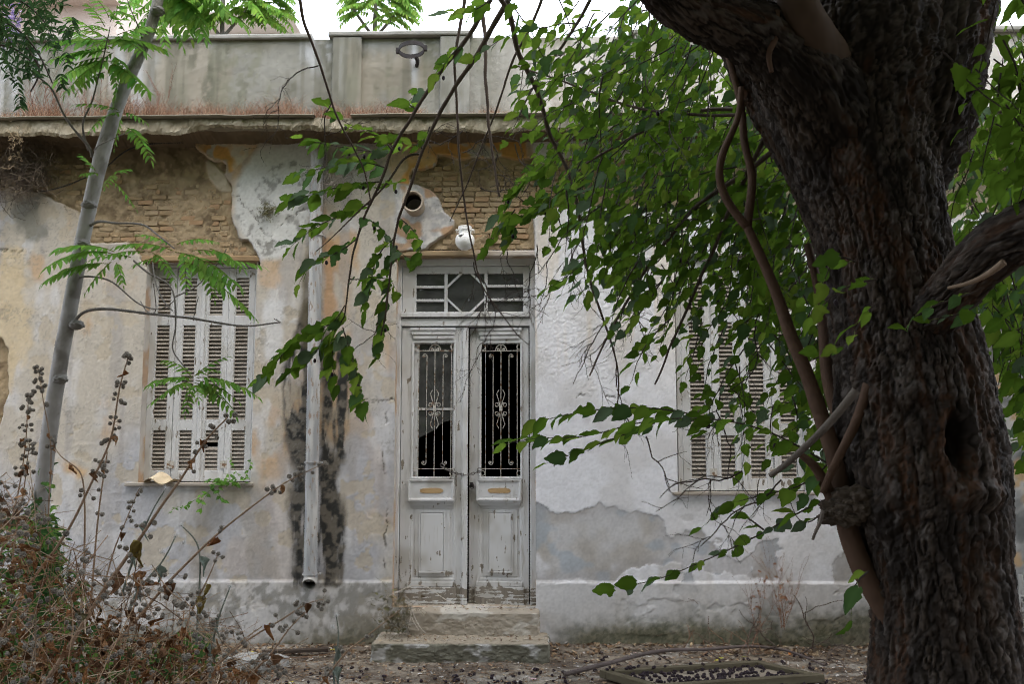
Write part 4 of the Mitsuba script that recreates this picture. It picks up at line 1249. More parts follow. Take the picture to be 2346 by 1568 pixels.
def bark_mesh(P, Rad, nth, h, amp, seed, hollow=None, squash=None):
    """A furrowed stem: rings along the spline, displaced into ridges and fissures."""
    P = np.asarray(P, float)
    L = np.linalg.norm(np.diff(P, axis=0), axis=1).sum()
    m = int(L / h)
    Q = spline(np.c_[P, Rad], m)
    C, Rr = Q[:, :3], Q[:, 3]
    t, U, V_ = frames(C)
    a = np.linspace(0, 2 * np.pi, nth + 1)
    s = np.r_[0, np.cumsum(np.linalg.norm(np.diff(C, axis=0), axis=1))]
    ca, sa = np.cos(a), np.sin(a)
    nrm = U[:, None] * ca[None, :, None] + V_[:, None] * sa[None, :, None]
    S = np.repeat(s[:, None], nth + 1, 1)
    R0 = Rr[:, None] * np.ones_like(S)
    q = np.stack([ca[None] * R0, sa[None] * R0, S], -1)
    big = nz(q * [2.2, 2.2, 0.9], 1, 3, seed)
    lump = nz(q * [5, 5, 2.2], 1, 3, seed + 1)
    warp = (nz(q, 5, 3, seed + 2) - 0.5)[..., None] * [0.07, 0.07, 0.10]
    b1 = np.abs(2 * nz((q + warp) * [27, 27, 4.6], 1, 4, seed + 3) - 1)
    b4 = np.abs(2 * nz((q + 1.5 * warp) * [12, 12, 15], 1, 2, seed + 13) - 1)
    b2 = np.abs(2 * nz((q + warp * .5) * [70, 70, 26], 1, 3, seed + 4) - 1)
    b3 = nz(q * [90, 90, 60], 1, 2, seed + 5)
    ridge = np.minimum(np.minimum(1, 6.0 * b1), 0.35 + np.minimum(.65, 8.0 * b4))
    ridge2 = np.minimum(1, 3.2 * b2)
    R1 = R0 * (1 + 0.30 * (big - 0.5) + 0.10 * (lump - 0.5)) + amp * (ridge - 0.8) + 0.45 * amp * (ridge2 - 0.8) + 0.45 * amp * (b3 - 0.5)
    v = C[:, None] + nrm * R1[..., None]
    rot_ = np.zeros_like(S)
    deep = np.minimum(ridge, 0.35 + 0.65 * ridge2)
    if hollow is not None:
        for c, rad, depth in hollow:
            d = np.linalg.norm((v - c) / rad, axis=-1) + 0.9 * (nz(v, 7, 3, seed + 30) - 0.5) + 0.4 * (nz(v, 25, 2, seed + 31) - .5)
            k = np.exp(-d ** 2 * 1.2)
            rot_ = np.maximum(rot_, k * (depth > 0))
            rim = np.exp(-((d - 1.25) / 0.35) ** 2)
            v = v - nrm * (depth * k - 0.25 * depth * rim)[..., None]
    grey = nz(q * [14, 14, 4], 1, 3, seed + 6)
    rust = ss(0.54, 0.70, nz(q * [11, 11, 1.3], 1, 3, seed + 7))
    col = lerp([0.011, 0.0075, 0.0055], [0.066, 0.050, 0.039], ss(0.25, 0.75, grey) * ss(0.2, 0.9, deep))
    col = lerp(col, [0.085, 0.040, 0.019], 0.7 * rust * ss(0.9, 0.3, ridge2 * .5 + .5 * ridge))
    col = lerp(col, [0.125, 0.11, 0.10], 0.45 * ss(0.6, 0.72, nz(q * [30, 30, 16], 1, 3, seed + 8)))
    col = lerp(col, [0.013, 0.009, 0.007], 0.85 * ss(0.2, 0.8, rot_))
    f = grid_faces(m, nth + 1)
    return v.reshape(-1, 3), np.vstack([f[:, [0, 1, 2]], f[:, [0, 2, 3]]])[:, ::-1], col.reshape(-1, 3)


def at_r(px, py, y, half):
    p = at(px, py, y)
    return p, half * (np.dot(p - EYE, FWD)) / FOCAL


spec = [(2200, 1900, 250), (2185, 1720, 225), (2172, 1568, 192), (2155, 1400, 162), (2138, 1250, 168), (2118, 1100, 186), (2100, 960, 184), (2078, 800, 166), (2040, 650, 152), (2008, 500, 156), (1972, 380, 172), (1945, 270, 196), (1940, 170, 222), (1950, 70, 215), (1965, -60, 190)]
P, Rd = zip(*[at_r(a, b, YT, c * .97) for a, b, c in spec])
hol = [(at(2198, 1015, YT - 0.36), np.array([0.050, 0.20, 0.15]), 0.11), (at(2100, 900, YT - 0.40), np.array([0.13, 0.25, 0.06]), -0.045), (at(2010, 1180, YT - 0.3), np.array([0.12, 0.25, 0.10]), -0.05), (at(2230, 1130, YT - 0.3), np.array([0.15, 0.25, 0.06]), -0.04)]
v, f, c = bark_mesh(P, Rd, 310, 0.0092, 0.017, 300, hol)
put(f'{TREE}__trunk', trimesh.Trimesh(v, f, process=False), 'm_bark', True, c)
LIMBS = [
    ([(1930, 300, -3.5), (1840, 170, -3.75), (1730, 80, -3.9), (1620, 35, -4.0), (1545, -5, -4.05), (1470, -90, -4.1)], [120, 105, 76, 62, 55, 50], 0.016, 310),
    ([(2050, 420, -3.3), (2085, 250, -3.4), (2110, 110, -3.45), (2130, -20, -3.4), (2160, -220, -3.2)], [110, 150, 150, 140, 120], 0.022, 320),
    ([(2090, 760, -3.45), (2165, 690, -3.75), (2235, 610, -4.0), (2320, 545, -4.15), (2430, 500, -4.3)], [70, 62, 62, 68, 72], 0.014, 330),
    ([(1960, 480, -3.2), (1860, 320, -3.15), (1790, 210, -3.15), (1730, 110, -3.2), (1700, -40, -3.2)], [90, 92, 84, 76, 70], 0.022, 340),
]
for spec_, rad, amp, sd in LIMBS:
    P, Rd = zip(*[at_r(a, b, y, r) for (a, b, y), r in zip(spec_, rad)])
    v, f, c = bark_mesh(P, Rd, 150, 0.013, amp, sd)
    put(child(TREE, 'limb'), trimesh.Trimesh(v, f, process=False), 'm_bark', True, c)
BROWN = ((0.055, 0.031, 0.020), (0.105, 0.062, 0.040))
P, Rd = zip(*[at_r(a, b, y, r) for (a, b, y), r in zip([(1960, 330, -3.25), (1918, 215, -3.55), (1872, 105, -3.86), (1838, 30, -3.98), (1812, -50, -4.0), (1790, -140, -4.0)], [50, 64, 56, 46, 42, 40])])
Q = spline(np.c_[np.array(P), Rd], 40)
v, f = tube(Q[:, :3], Q[:, 3] * (1 + 0.10 * (nz(Q[:, :3], 9, 2, 341) - .5)), 28)
put(child(TREE, 'limb'), trimesh.Trimesh(v, f, process=False), 'm_bark', True, lerp([0.05, 0.032, 0.021], [0.10, 0.068, 0.048], nz(v * [2, 2, 5], 14, 4, 342)))
labels[f'{TREE}__limb_004'] = {'label': 'smooth brown young limb rising from the fork'}

# sucker stems on the left flank of the trunk
def px_line(pts, y):
    if np.isscalar(y):
        y = [y] * len(pts)
    elif len(y) == 2 and len(pts) != 2:
        y = np.linspace(y[0], y[1], len(pts))
    return np.array([at(a, b, yy) for (a, b), yy in zip(pts, y)])


limb(TREE, 'sucker', px_line([(2060, 1440), (1995, 1340), (1958, 1260), (1935, 1180), (1920, 1080), (1880, 950), (1845, 850), (1808, 760), (1785, 690), (1735, 570), (1712, 520)], [-3.45, -3.35]), 0.056, 0.020, col=BROWN, n=12, knots=0.06)
limb(TREE, 'sucker', px_line([(1712, 520), (1718, 470), (1722, 400), (1706, 330), (1700, 260), (1680, 170), (1650, 60)], [-3.35, -3.2]), 0.022, 0.016, col=BROWN, n=9, knots=0.05)
limb(TREE, 'sucker', px_line([(1712, 520), (1672, 470), (1648, 400), (1665, 330), (1690, 270), (1698, 200)], [-3.35, -3.3]), 0.022, 0.014, col=BROWN, n=9, knots=0.05)
limb(TREE, 'sucker', px_line([(1975, 1200), (1958, 1100), (1940, 1000), (1905, 900), (1890, 790), (1880, 690), (1850, 560)], [-3.3, -3.0]), 0.050, 0.020, col=BROWN, n=11, knots=0.05)
limb(TREE, 'sucker', px_line([(1925, 1180), (1890, 1110), (1862, 1065), (1830, 1040)], [-3.45, -3.5]), 0.034, 0.014, col=BROWN, n=9, knots=0.06)
limb(TREE, 'dead_branch', px_line([(1962, 895), (1900, 970), (1850, 1020), (1800, 1065), (1765, 1090)], [-3.75, -3.5]), 0.020, 0.012, col=((0.07, 0.058, 0.048), (0.15, 0.125, 0.105)), n=8, knots=0.08)
limb(TREE, 'dead_branch', px_line([(1990, 880), (1960, 970), (1910, 1070), (1885, 1130)], [-3.6, -3.5]), 0.026, 0.016, col=BROWN, n=8, knots=0.08)
limb(TREE, 'dead_branch', px_line([(1885, 1170), (1880, 1195), (1868, 1220), (1862, 1238)], -3.55), 0.010, 0.006, col=((0.10, 0.08, 0.07), (0.17, 0.14, 0.12)), n=6)
limb(TREE, 'dead_branch', px_line([(2172, 660), (2215, 650), (2260, 630), (2300, 600)], [-4.2, -4.4]), 0.006, 0.014, col=((0.15, 0.11, 0.08), (0.28, 0.20, 0.14)), n=7)
limb(TREE, 'dead_branch', px_line([(1778, 25), (1776, 90), (1762, 120), (1768, 165)], -4.0), 0.016, 0.010, col=BROWN, n=8, knots=0.1)
m = trimesh.creation.icosphere(4, 1.0)
v = np.array(m.vertices)
for (px, py, y, s, sd) in ((1930, 1175, -3.5, 0.085, 350), (1965, 1150, -3.5, 0.10, 352)):
    w = v * (s * np.array([1.2, 0.8, 0.75])) * (1 + 0.9 * (nz(v, 1.8, 2, sd) - 0.5) + 0.5 * (nz(v * [1, 1, .6], 7, 3, sd + 3) - .5))[:, None] + at(px, py, y)
    put(child(TREE, 'burl'), trimesh.Trimesh(w, m.faces, process=False), 'm_bark', False, lerp([0.03, 0.025, 0.02], [0.10, 0.075, 0.055], nz(w, 40, 3, sd + 1)))

LV = Leaves(TREE, SHAPES, GREENS, 'm_leaf')
DARKTWIG = (0.045, 0.034, 0.028)
twigs = MB()
fruit_spots = []


def leafy(Q, step, size, side_len=0.10, hang=0.55, fruit=0.05, start=0.1, colour=None):
    """Leaves in alternate rows along a twig."""
    d = np.linalg.norm(np.diff(Q, axis=0), axis=1)
    s = np.r_[0, np.cumsum(d)]
    n = max(2, int(s[-1] * (1 - start) / step))
    sgn = 1
    for k in range(n + 1):
        u = s[-1] * (start + (1 - start) * k / n)
        i = min(np.searchsorted(s, u, side='right') - 1, len(Q) - 2)
        p = Q[i] + (Q[i + 1] - Q[i]) * ((u - s[i]) / max(d[i], 1e-9))
        t = unit(Q[i + 1] - Q[i])
        lat = np.cross(t, [0, 0, 1.0])
        lat = unit(lat + 1e-6) * sgn
        sgn = -sgn
        tip = k == n
        stalk = unit(lat * (0.2 if tip else 1.0) + t * (1.0 if tip else rng.uniform(.3, .8)) + [0, 0, rng.uniform(-.3, .25)]) * size * rng.uniform(0.25, 0.45)
        q = p + stalk
        twigs.tube(np.array([p, p + stalk * .5 + [0, 0, .004], q]), [0.0016, 0.0013, 0.0012], 3, (0.13, 0.16, 0.05))
        dirn = unit(lat * (0.15 if tip else 0.6) + t * 0.6 + np.array([-.55, -.1, -hang * rng.uniform(.2, 1.3)]) + rng.normal(0, .30, 3))
        nrm = np.array([0.1, -0.50, 0.75]) + rng.normal(0, 0.42, 3)
        LV.add(q, dirn, nrm, size * rng.uniform(0.5, 1.22), colour=colour)
        if rng.random() < fruit:
            fruit_spots.append(p + [rng.uniform(-.02, .02), rng.uniform(-.02, .02), -rng.uniform(.03, .06)])


def px_twig(pts, y, r0, r1, step=None, size=0.10, part=None, **kw):
    P = px_line(pts, y)
    if part:
        Q = limb(TREE, part, P, r0, r1, n=6, knots=0.22, col=((0.05, 0.036, 0.03), (0.11, 0.08, 0.065)), wob=0.02)
    else:
        L = np.linalg.norm(np.diff(P, axis=0), axis=1).sum()
        Q = spline(P, max(5, int(L / 0.04)))
        twigs.tube(Q, np.linspace(r0, r1, len(Q)), 5, DARKTWIG)
    if step:
        leafy(Q, step, size, **kw)
    return Q


# the thin hanging branches in front of the door and the cornice
B1 = px_twig([(1150, -60), (1123, 0), (1071, 84), (1022, 150), (959, 241), (906, 332), (871, 416), (847, 469), (819, 546), (800, 640), (790, 725)], [-2.2, -1.6], 0.016, 0.005, part='branch')
B2 = px_twig([(1195, -60), (1165, 0), (1134, 52), (1092, 126), (1036, 210), (1001, 273), (966, 353), (938, 427), (917, 490), (900, 570), (885, 700), (868, 800)], [-2.3, -1.6], 0.018, 0.004, part='branch')
B2b = px_twig([(966, 353), (934, 360), (903, 395), (864, 444), (805, 500), (760, 545), (722, 575)], -1.75, 0.009, 0.003, part='branch')
B3 = px_twig([(1066, -60), (1064, 0), (1046, 105), (1043, 175), (1048, 262), (1053, 367), (1060, 437), (1078, 546), (1092, 620), (1120, 680), (1180, 760), (1212, 790)], [-2.0, -1.4], 0.011, 0.003, part='branch')
B4 = px_twig([(1100, -60), (1102, 0), (1113, 105), (1113, 175), (1120, 280), (1127, 350), (1144, 451)], -1.9, 0.014, 0.007, part='branch')
B5 = px_twig([(1140, -10), (1169, 42), (1186, 112), (1225, 196), (1256, 297), (1288, 367), (1323, 472), (1333, 546), (1352, 640), (1385, 740), (1412, 830), (1416, 935)], [-2.6, -1.8], 0.017, 0.004, part='branch')
B6 = px_twig([(1380, -50), (1351, 0), (1288, 105), (1225, 196), (1186, 276)], [-2.4, -2.0], 0.012, 0.005, part='branch')
B7 = px_twig([(1255, -60), (1239, 0), (1204, 84), (1169, 157), (1134, 262), (1099, 350), (1064, 437), (1029, 507)], [-2.2, -1.6], 0.010, 0.003, part='branch')
px_twig([(680, -30), (700, 60), (735, 150), (760, 235), (795, 310), (830, 380), (850, 470)], [-2.4, -1.8], 0.010, 0.004, part='branch')
px_twig([(1290, 430), (1350, 370), (1420, 330), (1500, 285), (1600, 255), (1700, 250)], [-2.0, -2.8], 0.006, 0.012, part='branch')
px_twig([(1350, 860), (1430, 700), (1500, 590), (1600, 470), (1700, 400), (1790, 330)], [-2.0, -3.0], 0.005, 0.015, part='branch')
px_twig([(1180, 150), (1300, 190), (1420, 235), (1560, 262), (1690, 262)], [-2.2, -3.0], 0.005, 0.010, part='branch')
px_twig([(1500, 880), (1560, 740), (1640, 560), (1700, 420), (1760, 300)], [-2.2, -2.9], 0.005, 0.014, part='branch')

for pts, y, st, sz in [
    ([(906, 332), (860, 345), (790, 338), (705, 322)], -1.75, 0.029, 0.120), ([(900, 345), (850, 300), (800, 285), (760, 250)], -1.9, 0.031, 0.115), ([(955, 250), (935, 235), (960, 215)], -1.9, 0.029, 0.115),
    ([(885, 385), (820, 370), (760, 380), (700, 395)], -1.7, 0.029, 0.120), ([(871, 416), (800, 425), (730, 440), (672, 462)], -1.7, 0.028, 0.120), ([(850, 465), (790, 490), (725, 520), (672, 560)], -1.65, 0.028, 0.120),
    ([(860, 440), (880, 425), (915, 418)], -1.75, 0.034, 0.104), ([(819, 546), (770, 580), (720, 600), (690, 640)], -1.6, 0.031, 0.110), ([(835, 500), (870, 520), (900, 560), (930, 590)], -1.7, 0.029, 0.104),
    ([(800, 640), (840, 640), (890, 640), (905, 660)], -1.6, 0.031, 0.104), ([(790, 700), (760, 740), (700, 770), (650, 810), (612, 860)], -1.6, 0.024, 0.125), ([(790, 725), (740, 790), (690, 830), (655, 860)], -1.55, 0.026, 0.125),
    ([(785, 750), (800, 800), (815, 850), (835, 935)], -1.6, 0.026, 0.120), ([(780, 760), (760, 820), (770, 870)], -1.55, 0.029, 0.115), ([(900, 570), (890, 650), (878, 740), (868, 810)], -1.6, 0.026, 0.099),
    ([(905, 545), (870, 580), (850, 640), (840, 700)], -1.65, 0.026, 0.104), ([(985, 290), (960, 330), (900, 320)], -1.8, 0.029, 0.110), ([(915, 500), (955, 540), (965, 585)], -1.7, 0.031, 0.104),
    ([(1123, 0), (1080, 25), (1040, 30)], -2.2, 0.029, 0.115), ([(1060, 100), (1030, 130), (1010, 160)], -2.1, 0.034, 0.104), ([(1180, 480), (1150, 520), (1120, 560)], -1.8, 0.029, 0.104), ([(1290, 350), (1230, 400), (1180, 440), (1150, 480)], -1.9, 0.024, 0.115), ([(1330, 430), (1250, 470), (1190, 500), (1165, 540)], -1.9, 0.026, 0.115),
    # the long low spray in front of the white wall
    ([(1900, 1065), (1760, 990), (1640, 962), (1540, 960), (1440, 975), (1340, 1000), (1240, 1005), (1170, 1015)], (-3.4, -2.7), 0.048, 0.105),
    ([(1640, 962), (1530, 940), (1430, 935), (1330, 945), (1240, 965)], (-2.95, -2.7), 0.045, 0.105), ([(1500, 970), (1420, 1000), (1340, 1030), (1260, 1060)], (-2.9, -2.7), 0.05, 0.10),
    ([(1925, 1130), (1850, 1165), (1760, 1215), (1660, 1265), (1580, 1300), (1500, 1330), (1420, 1345)], (-3.4, -2.7), 0.065, 0.10), ([(1925, 1150), (1880, 1180), (1840, 1200), (1810, 1150)], -3.4, 0.06, 0.10), ([(1750, 1215), (1700, 1180), (1650, 1170), (1620, 1200)], -3.0, 0.07, 0.10),
    ([(1900, 1060), (1840, 1110), (1770, 1130), (1690, 1150)], -3.4, 0.06, 0.11), ([(1990, 1310), (1960, 1340), (1950, 1400)], -3.7, 0.05, 0.11), ([(1940, 1150), (1950, 1060), (1935, 980)], -3.2, 0.05, 0.10),
    # sprays in front of the trunk and on the far side
    ([(2010, 640), (1960, 650), (1905, 680), (1870, 720)], -4.1, 0.045, 0.09), ([(2010, 690), (1970, 740), (1935, 790), (1890, 800)], -4.15, 0.045, 0.09), ([(2230, 670), (2170, 690), (2120, 710), (2085, 740)], -4.3, 0.05, 0.095), ([(2250, 690), (2200, 720), (2150, 730)], -4.3, 0.05, 0.095), ([(1960, 600), (1920, 590), (1890, 640)], -4.0, 0.05, 0.10)]:
    n0 = len(LV.items)
    px_twig(pts, y, 0.0045, 0.0018, st, sz, start=0.02, fruit=.07)


def inside_px(poly):
    poly = Polygon(poly)
    x0, y0, x1, y1 = poly.bounds
    while True:
        a, b = rng.uniform(x0, x1), rng.uniform(y0, y1)
        if poly.contains(shapely.Point(a, b)):
            return a, b


def mass(poly, count, y0, y1, size, lean=(-0.5, -0.25, -0.75), length=(0.35, 0.8), step=0.052, fruit=0.06, colour=None):
    for _ in range(count):
        a, b = inside_px(poly)
        p = at(a, b, rng.uniform(y0, y1))
        L = rng.uniform(*length)
        d = unit(np.array(lean) + rng.normal(0, 0.45, 3))
        s = p - d * L * 0.5
        Q = [s]
        for i in range(int(L / 0.05)):
            d = unit(d + rng.normal(0, .10, 3) + [0, 0, -0.05])
            Q.append(Q[-1] + d * 0.05)
        Q = np.array(Q)
        twigs.tube(Q, np.linspace(0.0042, 0.0016, len(Q)), 4, DARKTWIG)
        leafy(Q, step, size * rng.uniform(.85, 1.15), fruit=fruit, colour=colour)


CORE_UP = [(1420, 80), (1560, 50), (1700, 110), (1760, 300), (1850, 480), (1890, 660), (1400, 660), (1370, 600), (1300, 500), (1235, 400), (1250, 260), (1340, 150)]
CORE_LOW = [(1390, 640), (1880, 640), (1900, 900), (1840, 1010), (1720, 1000), (1650, 930), (1560, 840), (1460, 800)]
CORE = [(1420, 80), (1560, 50), (1700, 110), (1760, 300), (1850, 480), (1905, 700), (1910, 900), (1850, 1030), (1720, 1040), (1650, 940), (1560, 850), (1460, 800), (1430, 700), (1370, 600), (1300, 500), (1235, 400), (1250, 260), (1340, 150)]
mass([(1600, 350), (1760, 320), (1850, 480), (1900, 640), (1700, 650)], 44, -3.0, -1.6, 0.088)
mass(CORE_UP, 195, -3.1, -1.0, 0.080)
mass([(1300, 230), (1700, 140), (1760, 330), (1400, 420)], 30, -2.2, -1.0, 0.08)
mass(CORE_LOW, 32, -3.0, -1.6, 0.088)
mass([(1790, 650), (1900, 640), (1920, 1000), (1850, 1010)], 16, -3.0, -2.2, 0.09)
mass([(1270, 300), (1700, 150), (1760, 320), (1850, 500), (1880, 760), (1640, 640), (1440, 600), (1330, 470)], 62, -2.9, -1.2, 0.088)
mass([(1150, 20), (1500, -20), (1500, 160), (1330, 200), (1200, 150)], 22, -2.8, -1.6, 0.095)
mass([(1400, 0), (1560, 0), (1690, 120), (1600, 160), (1440, 110)], 16, -2.8, -1.8, 0.095)
mass([(1180, 180), (1290, 160), (1320, 420), (1240, 360)], 10, -2.4, -1.5, 0.09)
mass([(2150, 300), (2210, 160), (2400, 40), (2420, 900), (2330, 950), (2270, 760), (2190, 620), (2140, 430)], 90, -2.9, -1.4, 0.10, lean=(0.2, -0.2, -0.8))
mass([(2240, 60), (2400, 0), (2400, 420), (2260, 300)], 16, -4.3, -3.9, 0.10, lean=(0.1, -0.2, -0.8), colour=4)
mass([(2280, 640), (2400, 560), (2400, 1000), (2320, 960)], 16, -3.4, -2.2, 0.10, lean=(0.0, -0.2, -0.9))
mass([(1860, 700), (1920, 640), (1930, 1000), (1880, 1020)], 10, -2.9, -2.2, 0.095)
mass([(1900, -10), (2020, -10), (2000, 30), (1930, 40)], 5, -2.4, -1.6, 0.09)
# the crown overhead, out of the frame: what keeps the yard and the trunk in shade
crown = MB()
n_cr = 26000
c0 = np.array([0.0, -9.0, 5.6])
u = rng.uniform(-1, 1, (n_cr, 3)) * [9.0, 5.6, 1.6]
u[:, 2] += 0.9 * (nz(u, 0.5, 2, 360) - .5)
pts = c0 + u
px, py, w = to_frame(pts)
ok = ((py < -90) | (w < 0.2)) & (pts[:, 2] > 3.6)
for p in pts[ok]:
    v, f, mid_ = SHAPES[3]
    d = unit(rng.normal(0, 1, 3) + [0, 0, -.5])
    nn = unit(np.cross(d, rng.normal(0, 1, 3)))
    Rm = np.stack([d, np.cross(nn, d), nn], 1) * 0.27
    crown.add(v[[0, 22, 14, 16, 18, 10, 29, 27, 25]] @ Rm.T + p, [[0, 2, 3], [0, 3, 4], [0, 4, 5], [0, 5, 6], [0, 6, 7], [0, 7, 8]], GREENS[0])
put(f'{TREE}__crown', crown, 'm_litter', False)
labels[f'{TREE}__crown'] = {'kind': 'stuff'}

# bare twigs among the branches
for (a, b), y, d, L, dep, fk in [((1092, 620), -1.5, (0.5, -.1, -0.8), 0.50, 3, 4), ((1120, 680), -1.5, (0.8, -.1, -0.5), 0.45, 3, 4), ((1085, 600), -1.5, (-0.2, -.1, -0.9), 0.42, 2, 4), ((1280, 500), -1.8, (-0.1, 0, -1), 0.5, 2, 4),
                                ((1333, 546), -1.8, (-0.3, 0, -.9), 0.5, 3, 4), ((1290, 520), -1.8, (0.3, 0, -.9), 0.6, 2, 4), ((1385, 740), -1.8, (-0.6, 0, -.6), 0.45, 2, 4), ((1412, 830), -1.8, (0.3, 0, -.9), 0.4, 2, 4), ((1060, 350), -1.7, (0.5, 0, .2), 0.45, 3, 4), ((1120, 300), -1.7, (0.3, 0, -.8), 0.45, 3, 4),
                                ((1060, 300), -1.7, (-0.4, 0, -.4), 0.4, 2, 4), ((1180, 330), -1.7, (0.2, 0, -.8), 0.4, 3, 4), ((1500, 600), -2.0, (-0.6, 0, -.6), 0.5, 3, 4), ((1430, 700), -2.0, (-0.4, 0, -.9), 0.5, 2, 4), ((1700, 1080), -3.2, (-0.5, 0, -.8), 0.5, 2, 4), ((1790, 1100), -3.4, (-0.5, 0, -.6), 0.5, 3, 4),
                                ((1400, 300), -2.0, (-0.6, 0, -.4), 0.5, 3, 4), ((1100, 430), -1.7, (0.3, 0, -.8), 0.4, 2, 4), ((870, 700), -1.6, (0, 0, -1), 0.4, 2, 3), ((730, 150), -2.2, (-0.7, 0, -.2), 0.5, 2, 4), ((760, 235), -2.0, (-0.6, 0, -.5), 0.45, 2, 4), ((1650, 900), -2.6, (-0.3, 0, -.9), 0.5, 3, 4), ((1560, 500), -2.2, (-.7, 0, -.2), 0.6, 3, 4), ((1750, 700), -2.6, (-.4, 0, -.7), 0.6, 3, 4),
                                ((2250, 300), -2.4, (0.1, 0, -1), 0.7, 3, 4), ((2300, 620), -2.8, (0.2, 0, -1), 0.6, 2, 4), ((1160, 560), -1.6, (-.2, 0, -.9), .4, 2, 4), ((1480, 1000), -2.8, (0.3, 0, -.6), .35, 1, 3), ((1230, 560), -1.7, (0.1, 0, -1), .45, 2, 4)]:
    twiggy(twigs, at(a, b, y), np.array(d), L, 0.0042, dep, DARKTWIG, droop=0.25, forks=fk)
put(f'{TREE}__twigs', twigs, 'm_bark', True)
labels[f'{TREE}__twigs'] = {'kind': 'stuff'}
LV.emit(290)


def berry(seed, n=34):
    r = np.random.default_rng(seed)
    mb = MB()
    m = trimesh.creation.icosphere(0, 1.0)
    for k in range(n):
        z = 1 - 2 * (k + .5) / n
        a = k * 2.39996
        q = np.array([math.sqrt(1 - z * z) * math.cos(a), math.sqrt(1 - z * z) * math.sin(a), z])
        mb.add(np.array(m.vertices) * 0.0030 + q * [0.0062, 0.0062, 0.0105], m.faces)
    return mb


scene['m_fruit'] = {'type': 'principled', 'base_color': {'type': 'rgb', 'value': [0.022, 0.010, 0.016]}, 'roughness': 0.4, 'specular': 0.4}
BERRY = mikit.ply(berry(1).mesh(), 'm_fruit', True)
fpx, fpy, fw = to_frame(np.array(fruit_spots))
for k in np.nonzero((fpx > 0) & (fpx < 2346) & (fpy > 0) & (fpy < 1568))[0][:90]:
    scene[child(TREE, 'fruit')] = {**BERRY, 'to_world': T().translate(fruit_spots[k].tolist()).rotate([1, 0, 0], float(rng.uniform(-20, 20))).scale(1.15)}
# ================================================================ tree of heaven saplings
LEAFLET = None


def frond_mesh(p0, p1, sag, pairs, length, colour, up=(0, -0.3, 1), bend=0.0, twist=0.5):
    """A pinnate leaf: a midrib and drooping leaflets in pairs."""
    p0, p1 = np.asarray(p0, float), np.asarray(p1, float)
    t = np.linspace(0, 1, 16)
    axis = p1 - p0
    L = np.linalg.norm(axis)
    lat = unit(np.cross(axis, up))
    nrm = unit(np.cross(lat, axis))
    Q = p0 + axis * t[:, None] + (np.asarray([0, 0, 1.0]) * sag * L)[None] * (4 * t * (1 - t))[:, None] + lat * (bend * L) * (t * (1 - t))[:, None]
    mb = MB()
    mb.tube(Q, np.linspace(0.0028, 0.0010, 16), 4, np.array(colour) * [1.3, 0.8, 0.9])
    lt = np.array([0, 0.12, 0.3, 0.5, 0.7, 0.86, 1.0])
    lw = np.array([0.05, 0.15, 0.175, 0.16, 0.115, 0.06, 0.0])
    for k in range(pairs + 1):
        u = 0.14 + 0.86 * k / pairs
        i = min(int(u * 15), 14)
        p = Q[i] + (Q[i + 1] - Q[i]) * (u * 15 - i)
        tt = unit(Q[i + 1] - Q[i])
        size = length * (0.55 + 0.75 * math.sin(math.pi * (0.18 + 0.74 * u))) * 0.8
        for s in ((1, -1) if k < pairs else (0,)):
            d = unit(lat * s + tt * (0.42 + 0.3 * u if s else 1) + [0, 0, -0.28 - 0.25 * rng.random()] + rng.normal(0, .09, 3))
            n2 = unit(nrm + rng.normal(0, .22, 3) + lat * s * 0.25)
            n2 = unit(n2 - d * (n2 @ d))
            w = np.cross(n2, d)
            sz = size * rng.uniform(.85, 1.12)
            mid = p + d * (lt * sz)[:, None] - n2 * (0.16 * lt ** 2 * sz)[:, None] + tt * (0.10 * lt ** 2 * sz)[:, None]
            a = mid + w * (lw * sz)[:, None] + n2 * (0.25 * lw * sz)[:, None]
            b = mid - w * (lw * sz)[:, None] + n2 * (0.25 * lw * sz)[:, None]
            v = np.vstack([mid, a, b])
            m = len(lt)
            f = []
            for j in range(m - 1):
                f += [[j, j + 1, m + j + 1], [j, m + j + 1, m + j], [j, 2 * m + j + 1, j + 1], [j, 2 * m + j, 2 * m + j + 1]]
            c = np.array(colour) * rng.uniform(.82, 1.2) * (1 + 0.10 * rng.normal(0, 1, 3) * [1, .3, 1])
            mb.add(v, f, np.clip(c, 0.01, 1) * np.r_[np.full(m, 1.15), np.full(2 * m, 1.0)][:, None])
    return mb


def fronds(owner, lst, y, colour, pairs=11, ll=0.075, sag=0.08):
    for (a, b), (c, d) in lst:
        y0 = y + rng.uniform(-.05, .05)
        p0, p1 = at(a, b, y0), at(c, d, y0 + rng.uniform(-.22, .16))
        L = np.linalg.norm(p1 - p0)
        n = int(np.clip(round(L / 0.036), 5, 12))
        put(child(owner, 'frond'), frond_mesh(p0, p1, sag * rng.uniform(.6, 1.4), n, ll * 1.12 * np.clip(L / 0.36, .62, 1.15), np.array(colour) * rng.uniform(.85, 1.2)), 'm_frond', True)


